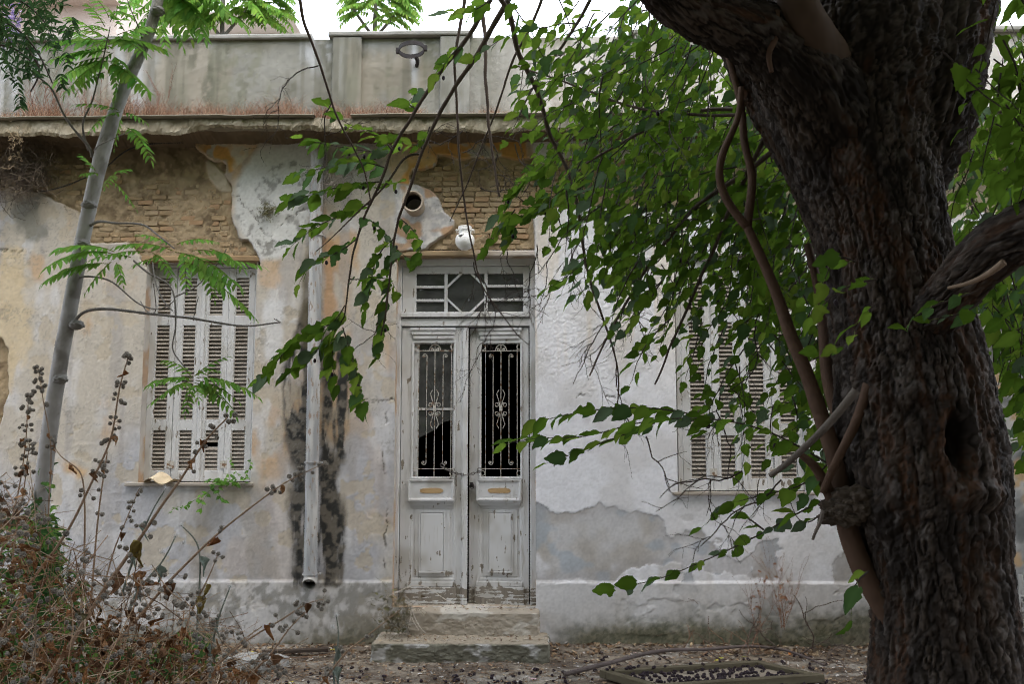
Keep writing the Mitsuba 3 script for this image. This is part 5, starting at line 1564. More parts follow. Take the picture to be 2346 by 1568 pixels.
SAP = 'sapling'
tag(SAP, 'leaning tree of heaven sapling with slim smooth grey trunk left of the window', 'tree')
YS = -2.2
spec = [(70, 1500, 21), (80, 1350, 20), (92, 1180, 19), (112, 1000, 18), (133, 860, 17.5), (156, 730, 17), (180, 600, 16.5), (190, 546, 16), (235, 350, 17), (265, 255, 15.5), (296, 175, 14.5), (335, 90, 13), (362, 0, 12), (385, -120, 11)]
P, Rd = zip(*[at_r(a, b, YS, c) for a, b, c in spec])
Q = spline(np.c_[np.array(P), Rd], 420)
v, f = tube(Q[:, :3], Q[:, 3], 28)
n_ = len(Q) * 28
ang = np.arctan2(v[:, 1] - np.interp(v[:, 2], Q[:, 2], Q[:, 1]), v[:, 0] - np.interp(v[:, 2], Q[:, 2], Q[:, 0]))
v = v + 0.004 * (np.stack([nz(v, 12, 3, 400 + k) for k in range(3)], 1) - .5)
c = lerp([0.25, 0.235, 0.225], [0.40, 0.385, 0.375], nz(v, 26, 4, 404))
c = lerp(c, [0.14, 0.125, 0.11], 0.7 * ss(0.52, 0.66, nz(v * [1, 1, .6], 14, 5, 405)))
c = lerp(c, [0.20, 0.185, 0.165], 0.5 * ss(1.0, 0.3, v[:, 2]))
put(f'{SAP}__trunk', trimesh.Trimesh(v, f, process=False), 'm_bark', True, c)
GREYB = ((0.12, 0.105, 0.095), (0.22, 0.20, 0.185))
for pts, r0, r1 in [([(210, 360), (206, 340), (182, 312), (140, 250), (112, 195), (60, 165), (15, 150)], 0.016, 0.005), ([(203, 345), (190, 282), (205, 245), (222, 190), (240, 120), (252, 60)], 0.012, 0.004),
                    ([(200, 522), (225, 508), (262, 512), (325, 515), (350, 530), (368, 545), (400, 570)], 0.014, 0.006), ([(168, 745), (178, 728), (200, 712), (270, 710), (330, 718), (450, 732), (560, 747), (610, 742), (642, 738)], 0.017, 0.007),
                    ([(176, 642), (190, 635), (235, 638), (270, 655), (312, 692), (350, 708), (372, 706), (398, 690)], 0.010, 0.005), ([(305, 598), (345, 628), (390, 655), (402, 710), (400, 760), (395, 800), (422, 840), (440, 868)], 0.010, 0.005),
                    ([(400, 680), (430, 668), (452, 655), (500, 600), (518, 570)], 0.007, 0.004), ([(350, 600), (358, 650), (375, 690), (395, 712)], 0.007, 0.006), ([(322, 690), (340, 716), (356, 712), (352, 650)], 0.006, 0.004), ([(330, 100), (318, 62), (300, 20), (285, -30)], 0.008, 0.004), ([(215, 345), (232, 330), (300, 300)], 0.006, 0.003),
                    ([(640, 738), (632, 733), (628, 730)], 0.006, 0.004), ([(445, 735), (450, 700), (455, 680)], 0.005, 0.003)]:
    limb(SAP, 'branch', px_line(pts, [YS, YS - 0.25]), r0 * .62, r1 * .62, col=GREYB, n=7, knots=0.25, wob=0.012)
for (a, b, r) in ((187, 560, 18), (172, 745, 20), (134, 870, 17), (232, 1, 0), (200, 470, 15), (358, 25, 13)):
    if r:
        m = trimesh.creation.icosphere(3, 1.0)
        p = at(a, b, YS - 0.02)
        w = np.array(m.vertices) * [0.042, 0.042, 0.030] * (1 + 0.5 * (nz(np.array(m.vertices), 3, 3, 410) - .5))[:, None] + p + [0.01, 0.0, 0]
        put(child(SAP, 'knot'), trimesh.Trimesh(w, m.faces, process=False), 'm_bark', True, np.full((len(w), 3), 0.2) * [1, .95, .9])
AIL = (0.135, 0.265, 0.050)
fronds(SAP, [((262, 577), (120, 577)), ((262, 583), (100, 618)), ((250, 605), (96, 650)), ((255, 600), (196, 671)), ((266, 602), (282, 655)), ((395, 574), (262, 566)), ((390, 560), (315, 537)), ((405, 560), (495, 555)), ((402, 578), (550, 662)), ((480, 600), (603, 611)), ((470, 640), (590, 736)),
             ((420, 580), (428, 666)), ((462, 620), (492, 690)), ((350, 580), (402, 650)), ((330, 578), (240, 590)), ((440, 575), (540, 600)), ((370, 590), (300, 612)), ((420, 600), (520, 655)), ((300, 590), (200, 600)), ((480, 570), (560, 620))], YS - 0.2, AIL)
fronds(SAP, [((440, 865), (372, 826)), ((438, 868), (338, 884)), ((440, 872), (342, 928)), ((440, 880), (424, 954)), ((446, 862), (520, 818)), ((450, 866), (590, 910)), ((448, 872), (546, 920)), ((446, 878), (540, 954)), ((440, 880), (380, 905)), ((450, 860), (500, 850)), ((444, 885), (455, 920))], YS - 0.3, AIL, ll=0.068)
fronds(SAP, [((255, 140), (132, 184)), ((250, 132), (165, 150)), ((268, 101), (96, 106)), ((224, 80), (156, 38)), ((252, 143), (340, 212)), ((240, 165), (176, 212)), ((245, 84), (385, 118)), ((262, 100), (340, 60)), ((240, 60), (200, 10)), ((252, 50), (290, -10)), ((260, 120), (210, 160)), ((285, 70), (250, 20)), ((230, 100), (140, 70)), ((262, 130), (300, 190)), ((255, 95), (180, 70)), ((258, 90), (330, 120)), ((250, 110), (150, 130)), ((245, 70), (200, 60)), ((262, 60), (320, 20)), ((250, 40), (210, -10)), ((240, 140), (150, 215)), ((258, 150), (270, 220)), ((252, 120), (110, 140)), ((260, 110), (200, 110)), ((268, 80), (380, 70)), ((255, 30), (300, 40))], YS - 0.1, AIL, ll=0.082)
fronds(SAP, [((272, 252), (170, 240)), ((276, 256), (206, 300)), ((285, 258), (336, 282)), ((290, 292), (347, 368)), ((262, 396), (296, 388)), ((258, 412), (312, 480)), ((218, 390), (186, 355)), ((225, 398), (186, 400)), ((262, 400), (240, 430)), ((268, 190), (258, 245)), ((280, 268), (262, 340))], YS - 0.1, AIL, ll=0.066)
fronds(SAP, [((368, 10), (300, 90)), ((372, -20), (470, 60)), ((372, -10), (440, 90)), ((375, -40), (520, 20)), ((365, -30), (270, 30)), ((360, 20), (380, 110)), ((380, -40), (560, 60)), ((350, 30), (300, 5)), ((380, -20), (450, 20)), ((372, 0), (430, 50)), ((390, -30), (500, 0)), ((372, 10), (420, 110)), ((385, -30), (470, 90)), ((360, -10), (300, 50))], YS + 0.1, AIL, ll=0.088)

# saplings growing behind the parapet
for k, (x0, x1, n, col, lab) in enumerate(((360, 680, 120, (0.125, 0.235, 0.038), 'tree of heaven rising behind the parapet near the pale balcony'), (775, 965, 70, (0.15, 0.265, 0.05), 'pale green tree of heaven rising behind the parapet left of the ring bracket'))):
    key = numbered('tree_of_heaven')
    tag(key, lab, 'tree', None)
    y = 7.2 + k * 0.6
    mid_ = (x0 + x1) / 2
    limb(key, 'trunk', px_line([(mid_, 900), (mid_ + 10, 300), (mid_ - 10, 100), (mid_, -120)], y), 0.06, 0.03, col=GREYB, n=8)
    for j in range(n):
        cx = rng.uniform(x0 + 40, x1 - 40)
        cy = rng.uniform(-60, 45)
        s = 1 if cx > mid_ else -1
        s = s if rng.random() < .75 else -s
        yy = y + rng.uniform(-.5, .5)
        p0 = at(cx, cy, yy)
        p1 = at(np.clip(cx + s * rng.uniform(40, 85), x0, x1), cy + rng.uniform(10, 50), yy + rng.uniform(-.35, .2))
        L = np.linalg.norm(p1 - p0)
        put(child(key, 'frond'), frond_mesh(p0, p1, 0.12, int(np.clip(L / 0.05, 6, 11)), 0.15, np.array(col) * rng.uniform(.75, 1.2)), 'm_frond', True)
    limb(key, 'branch', px_line([(mid_ - 10, 90), (mid_ - 60, 20), (mid_ - 90, -40)], y), 0.03, 0.015, col=GREYB, n=6)
    limb(key, 'branch', px_line([(mid_ - 5, 80), (mid_ + 50, 10), (mid_ + 80, -50)], y), 0.03, 0.015, col=GREYB, n=6)

# dark chinaberry branch hanging in at the top left
CB = 'chinaberry_branch'
tag(CB, 'dark leafy chinaberry branch with a lilac flower cluster hanging in beside the pale building', 'branch')
CBG = [(0.040, 0.085, 0.030), (0.055, 0.105, 0.035), (0.035, 0.07, 0.03)]
CBS = [leaf_shape(21, aspect=0.5, fold=.2), leaf_shape(22, aspect=0.46, droop=.35), leaf_shape(23, aspect=0.55)]
LC = Leaves(CB, CBS, CBG, 'm_leaf')
mb = MB()
for _ in range(70):
    a, b = inside_px([(-60, -40), (135, -40), (150, 60), (120, 130), (60, 150), (30, 110), (-60, 140)])
    y = rng.uniform(-3.2, -2.4)
    p0 = at(a, b, y)
    d = unit(np.array([0.25, -.2, -0.8]) + rng.normal(0, .4, 3))
    Q = p0 + d * np.linspace(-.1, .18, 7)[:, None]
    mb.tube(Q, np.linspace(.002, .001, 7), 3, (0.10, 0.12, 0.05))
    for j in range(6):
        for s in (-1, 1):
            lat = unit(np.cross(d, [0.2, -1, .3])) * s
            LC.add(Q[j], lat * .8 + d * .6 + rng.normal(0, .2, 3), np.array([0, -.5, .6]) + rng.normal(0, .4, 3), rng.uniform(.04, .06))
for pts in ([(-40, 20), (30, 60), (80, 110), (120, 190)], [(-40, -30), (60, 10), (110, 60)], [(-40, 100), (30, 110), (70, 140)], [(60, 110), (90, 160), (70, 210)]):
    limb(CB, 'stem', px_line(pts, -2.8), 0.008, 0.004, col=((0.04, 0.03, 0.025), (0.09, 0.07, 0.06)), n=5)
for a, b in [(150, 60), (152, 120), (40, 175), (45, 215), (60, 140), (140, 170), (20, 150), (165, 40)]:
    p0 = at(a, b, -2.6)
    d = unit(np.array([0.2, -.1, -1]))
    for j in range(5):
        for s in (-1, 1):
            LC.add(p0 + d * (0.02 * j), np.array([s * .8, -.1, -.6]) + rng.normal(0, .2, 3), np.array([0, -.5, .6]) + rng.normal(0, .3, 3), rng.uniform(.045, .06))
LC.emit(120, 'leaflet', 'foliage')
put(f'{CB}__stalks', mb, 'm_bark')
labels[f'{CB}__stalks'] = {'kind': 'stuff'}
scene['m_lilac'] = {'type': 'twosided', 'b': {'type': 'diffuse', 'reflectance': {'type': 'rgb', 'value': [0.50, 0.40, 0.72]}}}
mb = MB()
for _ in range(130):
    a, b = rng.normal(26, 13), rng.normal(52, 24)
    p0 = at(a, b, -2.2 + rng.uniform(-.1, .1))
    R_ = np.array(T().rotate(unit(rng.normal(0, 1, 3)).tolist(), float(rng.uniform(0, 360))).matrix)[:3, :3]
    for j in range(5):
        e = np.array([math.cos(j * 1.2566), math.sin(j * 1.2566), 0])
        g = np.array([-e[1], e[0], 0])
        mb.add(np.array([[0, 0, 0], e * .009 + g * .004, e * .014, e * .009 - g * .004]) @ R_.T + p0, [[0, 1, 2], [0, 2, 3]])
put(f'{CB}__flower_cluster', mb, 'm_lilac')

# ================================================================ buildings beyond
AP = 'apartment_building'
tag(AP, 'pale pink rendered apartment block rising behind the house roof', 'building')
scene['m_render'] = {'type': 'twosided', 'b': {'type': 'diffuse', 'reflectance': proc(lambda p, n, uv: mix((0.50, 0.42, 0.37), (0.56, 0.49, 0.44), fbm(p.x, p.y, p.z, 3)))}}
scene['m_white'] = {'type': 'twosided', 'b': {'type': 'diffuse', 'reflectance': proc(lambda p, n, uv: mix((0.76, 0.75, 0.73), (0.82, 0.81, 0.80), fbm(p.x * 2, p.y * 2, p.z * 2, 3)))}}
YB = 24.0
zx = lambda px, py: at(px, py, YB)
put(f'{AP}__wall', MB().box(zx(-300, 50)[0], zx(268, 50)[0], YB, YB + 9, -0.1, 24), 'm_render')
put(f'{AP}__balcony', MB().box(zx(-300, 50)[0], zx(275, 50)[0] , YB - 1.4, YB, zx(100, 14)[2] + 0.0, zx(100, 14)[2] + 0.2).box(zx(-300, 50)[0], zx(270, 50)[0], YB - 1.4, YB - 1.3, zx(100, 14)[2] + 0.2, zx(100, 14)[2] + 1.2), 'm_render')
put(f'{AP}__balcony_001', MB().box(zx(-300, 50)[0], zx(200, 50)[0], YB - 1.4, YB, zx(100, 14)[2] + 3.1, zx(100, 14)[2] + 3.3), 'm_render')
AP2 = 'low_building'
tag(AP2, 'white building with a projecting flat roof slab behind the parapet', 'building')
y = 17.0
g = lambda px, py: at(px, py, y)
put(f'{AP2}__wall', MB().box(g(470, 50)[0], g(672, 50)[0], y, y + 7, -0.1, g(600, 78)[2]), 'm_render')
put(f'{AP2}__roof_slab', MB().box(g(450, 50)[0], g(690, 50)[0], y - 1.3, y + 7, g(600, 77)[2], g(600, 70)[2] + .1, 0.01), 'm_white')
put(f'{AP2}__roof_parapet', MB().box(g(470, 50)[0], g(672, 50)[0], y - 0.2, y + 7, g(600, 70)[2] + .1, g(600, 34)[2]), 'm_white')
put(f'{AP2}__wall_001', MB().box(g(470, 50)[0], g(668, 50)[0], y + 2, y + 7, g(600, 34)[2], g(600, 20)[2]), 'm_render')
# the neighbours across the yard, behind the camera: they close off the low sky there
NB = 'courtyard_wall'
tag(NB, 'old garden wall that closes the yard opposite the house', 'wall')
put(f'{NB}__masonry', MB().box(-14, 14, -15.0, -14.7, -0.1, 4.6, c=(.16, .145, .12)), 'm_litter')
# ================================================================ ground and litter
rng = np.random.default_rng(77)
gxs = steps([-120, -20, -4.7, 4.6, 20, 120], 0.019, -4.8, 4.7, 6.0)
gys = steps([-120, -20, -3.0, -1.6, 0.06, 20, 120], 0.019, -1.61, 0.07, 6.0)
gys = np.unique(np.r_[gys, np.linspace(-3, -1.6, 20)])
a, b = [t.ravel() for t in np.meshgrid(gxs, gys, indexing='ij')]
p = np.stack([a, b, a * 0], 1)


def ground_z(x, y):
    p = np.stack([x, y, np.zeros_like(x)], -1)
    near = ss(6, 5, np.abs(x)) * ss(-3.2, -2.5, y)
    return near * (0.030 * (nz(p, 1.5, 3, 500) - 0.5) + 0.016 * (nz(p, 8, 3, 501) - 0.5) + 0.006 * (nz(p, 40, 2, 502) - 0.5) + 0.03 * ss(-0.25, 0.0, y))


z = ground_z(a, b)
c = lerp([0.12, 0.095, 0.075], [0.26, 0.22, 0.175], ss(0.3, 0.7, nz(p * [1, 1.6, 1], 3.2, 4, 503)))
c = lerp(c, [0.34, 0.315, 0.28], 0.7 * ss(0.56, 0.66, nz(p * [0.8, 2.2, 1], 3.0, 4, 504)) * ss(-1.6, -0.9, b))
c = lerp(c, [0.075, 0.06, 0.05], 0.5 * ss(0.5, 0.65, nz(p, 24, 3, 505)))
f = grid_faces(len(gxs), len(gys))
put('ground', trimesh.Trimesh(np.stack([a, b, z], 1), np.vstack([f[:, [0, 1, 2]], f[:, [0, 2, 3]]]), process=False), 'm_plaster', True, c)
tag('ground', 'bare yard floor strewn with dry leaves and fallen mulberries', kind='structure')


def onground(n, x0=-4.4, x1=4.2, y0=-1.75, y1=0.0):
    x, y = rng.uniform(x0, x1, n), rng.uniform(y0, y1, n)
    return np.stack([x, y, ground_z(x, y)], 1)


steps_x = (X(850, -0.55, 1470) - .02, X(1258, -0.55, 1470) + .02)


def free(pts):
    return pts[~((pts[:, 0] > steps_x[0]) & (pts[:, 0] < steps_x[1]) & (pts[:, 1] > -0.57))]


def flakes(pts, size, cols, curl=0.35, lift=0.004, tall=0.35):
    mb = MB()
    base = np.array([[-.5, -.16, .0], [0, -.26, 0], [.5, -.05, 0], [.5, .06, 0], [0, .24, 0], [-.5, .14, 0], [0, 0, 0]])
    ff = np.array([[6, 0, 1], [6, 1, 2], [6, 2, 3], [6, 3, 4], [6, 4, 5], [6, 5, 0]])
    for q in pts:
        s = rng.uniform(*size)
        v = base.copy() + rng.normal(0, .06, base.shape) * [1, 1, 0]
        v[:, 2] = curl * rng.uniform(-1, 1) * v[:, 0] ** 2 + curl * rng.uniform(-1, 1) * np.abs(v[:, 1]) + rng.uniform(0, .1)
        R_ = rot([0, 0, 1], float(rng.uniform(0, 360))) @ rot([1, 0, 0], float(rng.normal(0, tall * 60)))  @ rot([0, 1, 0], float(rng.normal(0, tall * 40)))
        c = np.array(cols[rng.integers(len(cols))]) * rng.uniform(.75, 1.2)
        mb.add((v * s) @ R_.T + q + [0, 0, lift + 0.2 * s * rng.random()], ff, c)
    return mb


LIT = [(0.20, 0.13, 0.08), (0.28, 0.19, 0.12), (0.13, 0.085, 0.055), (0.35, 0.27, 0.18), (0.42, 0.36, 0.29), (0.24, 0.15, 0.10), (0.10, 0.07, 0.05), (0.46, 0.43, 0.40)]
lit = flakes(free(onground(9500)), (0.010, 0.034), LIT)
q = free(onground(1500, y0=-.28))
lit2 = flakes(q, (0.02, 0.05), LIT[:4], tall=.6)
for v, f, c in zip(lit2.v, lit2.f, lit2.c):
    lit.v.append(v); lit.f.append(f - f.min() + lit.n); lit.n += len(v); lit.c.append(c)
for q in free(onground(1700)):
    L = rng.uniform(.02, .13)
    d = rot([0, 0, 1], float(rng.uniform(0, 360))) @ np.array([1, 0, rng.normal(0, .12)])
    lit.tube(np.array([q + [0, 0, .006] - d * L / 2, q + [0, 0, .010 + rng.uniform(0, .01)], q + [0, 0, .006] + d * L / 2 + rng.normal(0, .006, 3) * [1, 1, .3]]), rng.uniform(.0008, .0022), 3, np.array(LIT[rng.integers(7)]) * .9)
# litter on the treads
for x0, x1, y0, y1, zt, n in ((X(850, -.5, 1450), X(1255, -.5, 1450), -0.53, -0.25, 0.140, 230), (XD[0] + .05, XD[1], -0.20, 0.08, ZSTEP + .002, 120)):
    t = flakes(np.stack([rng.uniform(x0, x1, n), rng.uniform(y0, y1, n), np.full(n, zt)], 1), (0.008, 0.03), LIT, lift=.003)
    for v, f, c in zip(t.v, t.f, t.c):
        lit.v.append(v); lit.f.append(f - f.min() + lit.n); lit.n += len(v); lit.c.append(c)
put('leaf_litter', lit, 'm_litter')
tag('leaf_litter', 'dry leaf scraps and twigs scattered over the yard', kind='stuff')
t = flakes(free(onground(60)), (0.04, 0.07), [(0.52, 0.50, 0.10), (0.48, 0.42, 0.08), (0.55, 0.38, 0.40), (0.62, 0.50, 0.52), (0.40, 0.16, 0.06)], tall=.25)
put('fallen_petals', t, 'm_litter')
tag('fallen_petals', 'yellow and pink fallen petals and leaves on the ground', kind='stuff')

# wooden frame lying on the ground
FRM = 'wooden_frame'
tag(FRM, 'old wooden frame with a board lying flat on the ground, strewn with mulberries', 'frame')
Lc, Bc, Rc = ground_at(1373, 1540, 0.05), ground_at(1738, 1517, 0.05), ground_at(1890, 1551, 0.05)
ex, ey = Bc - Lc, Rc - Bc
ex[2] = ey[2] = 0
lx, ly = np.linalg.norm(ex), np.linalg.norm(ey)
ex, ey = ex / lx, ey / ly


def frame_piece(key, u0, u1, w0, w1, z0, z1, mat, colr):
    v, f = boxvf(u0, u1, w0, w1, z0, z1, 0.003)
    m = trimesh.Trimesh(v, f, process=False)
    for _ in range(4):
        m = m.subdivide()
    w = np.array(m.vertices)
    w = Lc * [1, 1, 0] + np.outer(w[:, 0], ex) + np.outer(w[:, 1], ey) + np.outer(w[:, 2], [0, 0, 1])
    w += .004 * (np.stack([nz(w, 20, 3, 520 + k) for k in range(3)], 1) - .5)
    fc = m.faces if np.cross(ex, ey)[2] > 0 else m.faces[:, ::-1]
    put(key, trimesh.Trimesh(w, fc, process=False), mat, False, lerp(np.array(colr) * .65, np.array(colr) * 1.15, nz(w * [1, 3, 1], 16, 3, 524)))


bw = 0.065
frame_piece(child(FRM, 'rail'), 0, lx, 0, bw, 0.012, 0.062, 'm_plaster', (0.125, 0.108, 0.075))
frame_piece(child(FRM, 'rail'), 0, lx, ly - bw, ly, 0.012, 0.062, 'm_plaster', (0.125, 0.108, 0.075))
frame_piece(child(FRM, 'rail'), 0, bw, bw + .002, ly - bw - .002, 0.010, 0.058, 'm_plaster', (0.125, 0.108, 0.075))
frame_piece(child(FRM, 'rail'), lx - bw, lx, bw + .002, ly - bw - .002, 0.010, 0.058, 'm_plaster', (0.125, 0.108, 0.075))
frame_piece(f'{FRM}__board', bw, lx - bw, bw, ly - bw, 0.012, 0.030, 'm_plaster', (0.30, 0.255, 0.205))

# fallen mulberries
fr = []
for n, x0, x1, y0, y1 in ((230, -0.6, 3.4, -1.7, -0.75), (80, -2.3, -0.5, -1.7, -0.7), (60, 0.3, 3.3, -0.75, -0.25)):
    fr.append(free(onground(n, x0, x1, y0, y1)))
fr = np.vstack(fr)
u, w = rng.uniform(bw, lx - bw, 210), rng.uniform(bw, ly - bw, 210)
tray = Lc * [1, 1, 0] + np.outer(u, ex) + np.outer(w, ey) + [0, 0, 0.038]
u, w = rng.uniform(0, lx, 16), rng.uniform(0, bw, 16)
tray = np.vstack([tray, Lc * [1, 1, 0] + np.outer(u, ex) + np.outer(w, ey) + [0, 0, 0.069]])
pd = np.array([(Lc * [1, 1, 0]) + ex * t for t in (0, lx)])
rel = fr - Lc * [1, 1, 0]
ins = ((rel @ ex) > -.02) & ((rel @ ex) < lx + .02) & ((rel @ ey) > -.02) & ((rel @ ey) < ly + .02)
fr = fr[~ins]
allf = np.vstack([tray, fr + [0, 0, .009]])
px, py, wd = to_frame(allf)
vis = (px > 0) & (px < 2346) & (py < 1568)
rest = MB()
bm = berry(2, 18).mesh()
nb = 0
order = np.argsort(np.where(vis, wd, 99))
for k in order:
    R_ = rot([0, 0, 1], float(rng.uniform(0, 360))) @ rot([1, 0, 0], float(rng.uniform(60, 120)))
    s = rng.uniform(.95, 1.45)
    if vis[k] and nb < 240:
        key = numbered('fallen_mulberry')
        M = np.eye(4)
        M[:3, :3], M[:3, 3] = R_ * s, allf[k]
        scene[key] = {**BERRY, 'to_world': T(M)}
        intray = k < len(tray)
        tag(key, 'dark shrivelled mulberry on the board of the wooden frame' if intray else 'dark shrivelled mulberry lying on the littered ground', 'fruit', 'mulberries on the wooden frame' if intray else 'mulberries on the ground')
        nb += 1
    else:
        rest.add(np.array(bm.vertices) @ (R_ * s).T + allf[k], bm.faces)
if rest.v:
    put('scattered_mulberries', rest, 'm_fruit', True)
    tag('scattered_mulberries', 'more fallen mulberries scattered over the ground', kind='stuff')

# fallen branch
FB = 'fallen_branch'
tag(FB, 'long bare fallen branch arching along the ground behind the wooden frame', 'branch')
zc = lambda pts: [((1500 + a / 2.346) * .7841, (1700 + b / 2.346) * .7841) for a, b in pts]
line = zc([(350, 640), (520, 595), (700, 550), (850, 510), (1000, 480), (1150, 470), (1340, 466), (1520, 450), (1650, 447), (1850, 470), (2000, 520), (2130, 575)])
heights = [.03, .05, .06, .08, .10, .10, .09, .09, .08, .06, .04, .03]
Pb = np.array([ground_at(a, b, h) for (a, b), h in zip(line, heights)])
QB = limb(FB, 'stem', Pb, 0.017, 0.008, col=((0.07, 0.055, 0.05), (0.14, 0.11, 0.10)), n=8, knots=.15)
tw = MB()
for i, d, L in ((26, (.3, .3, -.2), .3), (40, (.5, -.2, -.3), .35), (52, (.3, .3, .9), .25), (66, (.55, .2, .85), .55), (70, (.7, -.3, .1), .5), (60, (-.5, .2, .5), .3), (80, (.4, .2, .4), .3)):
    twiggy(tw, QB[min(i, len(QB) - 1)], d, L, 0.006, 1, (0.10, 0.075, 0.06), forks=3, droop=0.0)
put(f'{FB}__side_shoots', tw, 'm_bark', True)
labels[f'{FB}__side_shoots'] = {'kind': 'stuff'}
DBT = 'dead_twig_heap'
tag(DBT, 'low heap of dry reddish twigs against the wall foot behind the fallen branch', 'twigs')
tw = MB()
for _ in range(16):
    twiggy(tw, ground_at(rng.uniform(1560, 1760), rng.uniform(1470, 1500), .02), (rng.normal(0, .8), rng.normal(0, .3), rng.uniform(.1, .8)), rng.uniform(.2, .45), 0.004, 2, [(0.22, 0.13, 0.085), (0.15, 0.10, 0.08)][rng.integers(2)], droop=0.05, forks=3)
for _ in range(8):
    twiggy(tw, ground_at(rng.uniform(1850, 1960), rng.uniform(1465, 1490), .02), (rng.normal(0, .9), rng.normal(0, .3), rng.uniform(.05, .4)), rng.uniform(.2, .4), 0.004, 2, (0.09, 0.075, 0.065), droop=0.02, forks=3)
put(f'{DBT}__twigs', tw, 'm_bark', True)
labels[f'{DBT}__twigs'] = {'kind': 'stuff'}

# garden wall and iron gate at the right edge
GW = 'garden_wall'
tag(GW, 'mottled grey concrete garden wall standing behind the mulberry trunk', 'wall')
yg = -0.95
x0 = X(2222, yg, 900)
v, f = sheet(x0, 6.5, -0.1, Z(692, yg, 2300), yg, 0.02, 0.006, 530)
p = v * [1, 0, 1]
mid_, hi_ = nz(p, 4, 4, 532), nz(p, 18, 3, 533)
c = lerp([0.14, 0.145, 0.145], [0.36, 0.36, 0.355], ss(0.38, 0.66, mid_ * .6 + hi_ * .4))
c = lerp(c, [0.50, 0.49, 0.47], 0.8 * ss(0.56, 0.62, nz(p, 6, 4, 534)) * ss(0.9, 1.4, v[:, 2]))
c = lerp(c, [0.45, 0.30, 0.15], 0.8 * ss(0.62, 0.66, nz(p, 5, 4, 535)))
mb = MB().add(v, f, c)
mb.box(x0, 6.5, yg + .012, yg + .22, -0.1, Z(692, yg, 2300) - .004, c=(.3, .3, .29))
put(f'{GW}__face', mb, 'm_plaster')
v, f = boxvf(x0 - .03, 6.5, yg - .035, yg + .25, Z(692, yg, 2300), Z(692, yg, 2300) + .05, .006)
put(f'{GW}__coping', MB().add(v, f, (.36, .35, .33)), 'm_plaster')
IG = 'iron_gate'
tag(IG, 'grey painted iron gate with flat bars and a scrolled rail before the garden wall', 'gate')
yi = -1.25
scene['m_gate'] = {'type': 'twosided', 'b': {'type': 'principled', 'base_color': proc(lambda p, n, uv: mix((0.34, 0.34, 0.33), (0.16, 0.13, 0.11), smoothstep(.5, .7, fbm(p.x * 40, p.y * 40, p.z * 12, 3)))), 'roughness': .6}}
for k, a in enumerate((2318, 2342, 2368, 2394, 2420, 2446)):
    put(child(IG, 'bar'), MB().box(X(a, yi, 1400) - .016, X(a, yi, 1400) + .016, yi - .004, yi + .004, -0.02, Z(1318 - (0 if k % 2 else 14), yi, 2330), .002), 'm_gate')
for py in (1398, 1560):
    put(child(IG, 'rail'), MB().box(X(2304, yi, 1400), X(2500, yi, 1400), yi - .016, yi - .005, Z(py + 5, yi, 2330), Z(py - 5, yi, 2330), .002), 'm_gate')
mb = MB()
for a in (2312, 2334, 2360, 2386):
    for s in (-1, 1):
        mb.tube(spiral(X(a, yi, 1380) + s * .022, Z(1376, yi, 2330), .03, .006, math.pi if s > 0 else 0, -s * 1.2, yi - .012), .006, 6)
    mb.tube([[X(a, yi, 1380), yi - .012, Z(1392, yi, 2330)], [X(a, yi, 1380), yi - .012, Z(1352, yi, 2330)]], .007, 6)
put(f'{IG}__scrollwork', mb, 'm_gate', 40)

# concrete lump, dark plank
m, c = rough_box(-0.19, 0.19, -0.12, 0.12, -.02, 0.07, .012, .02, .035, 540, lambda v: lerp([0.30, 0.29, 0.27], [0.44, 0.43, 0.41], nz(v, 20, 3, 541)))
g = ground_at(590, 1528, 0.0)
m.vertices = np.array(m.vertices) @ rot([0, 0, 1], -22).T + g
put('concrete_lump', m, 'm_plaster', False, c)
tag('concrete_lump', 'broken lump of grey concrete lying in the litter beside the weeds', 'rubble')
g0, g1 = ground_at(600, 1496, .03), ground_at(752, 1489, .03)
d = unit(g1 - g0)
v, f = boxvf(0, np.linalg.norm(g1 - g0), -.03, .03, -.012, .012, .003)
R_ = np.stack([d, np.cross([0, 0, 1], d), [0, 0, 1]], 1)
put('dark_plank', MB().add(v @ R_.T + g0, f, (.075, .06, .05)), 'm_litter')
tag('dark_plank', 'thin dark wooden plank lying along the foot of the wall', 'plank')

# ================================================================ plants on the wall and ledge
def blades(n, x0, x1, y0, y1, z, h, cols, clump=3.0, seed=600, thick=.0016, lean=.35):
    mb = MB()
    while n > 0:
        x, y = rng.uniform(x0, x1), rng.uniform(y0, y1)
        hh = h * (0.25 + 1.5 * nz(np.array([[x, 0, 0]]), clump, 3, seed)[0] ** 1.6) * rng.uniform(.5, 1.4)
        d = np.array([rng.normal(0, lean), rng.normal(-.05, lean * .7), 1])
        c = rng.normal(0, .25, 3) * [1, .8, .3]
        b0 = np.array([x, y, z])
        w = unit(np.array([rng.normal(), rng.normal(), 0])) * thick
        p1, p2 = b0 + d * hh * .55, b0 + d * hh + c * hh - [0, 0, .15 * hh]
        mb.add(np.array([b0 - w, b0 + w, p1 - w * .8, p1 + w * .8, p2]), [[0, 1, 3], [0, 3, 2], [2, 3, 4]], np.array(cols[rng.integers(len(cols))]) * rng.uniform(.75, 1.2))
        n -= 1
    return mb


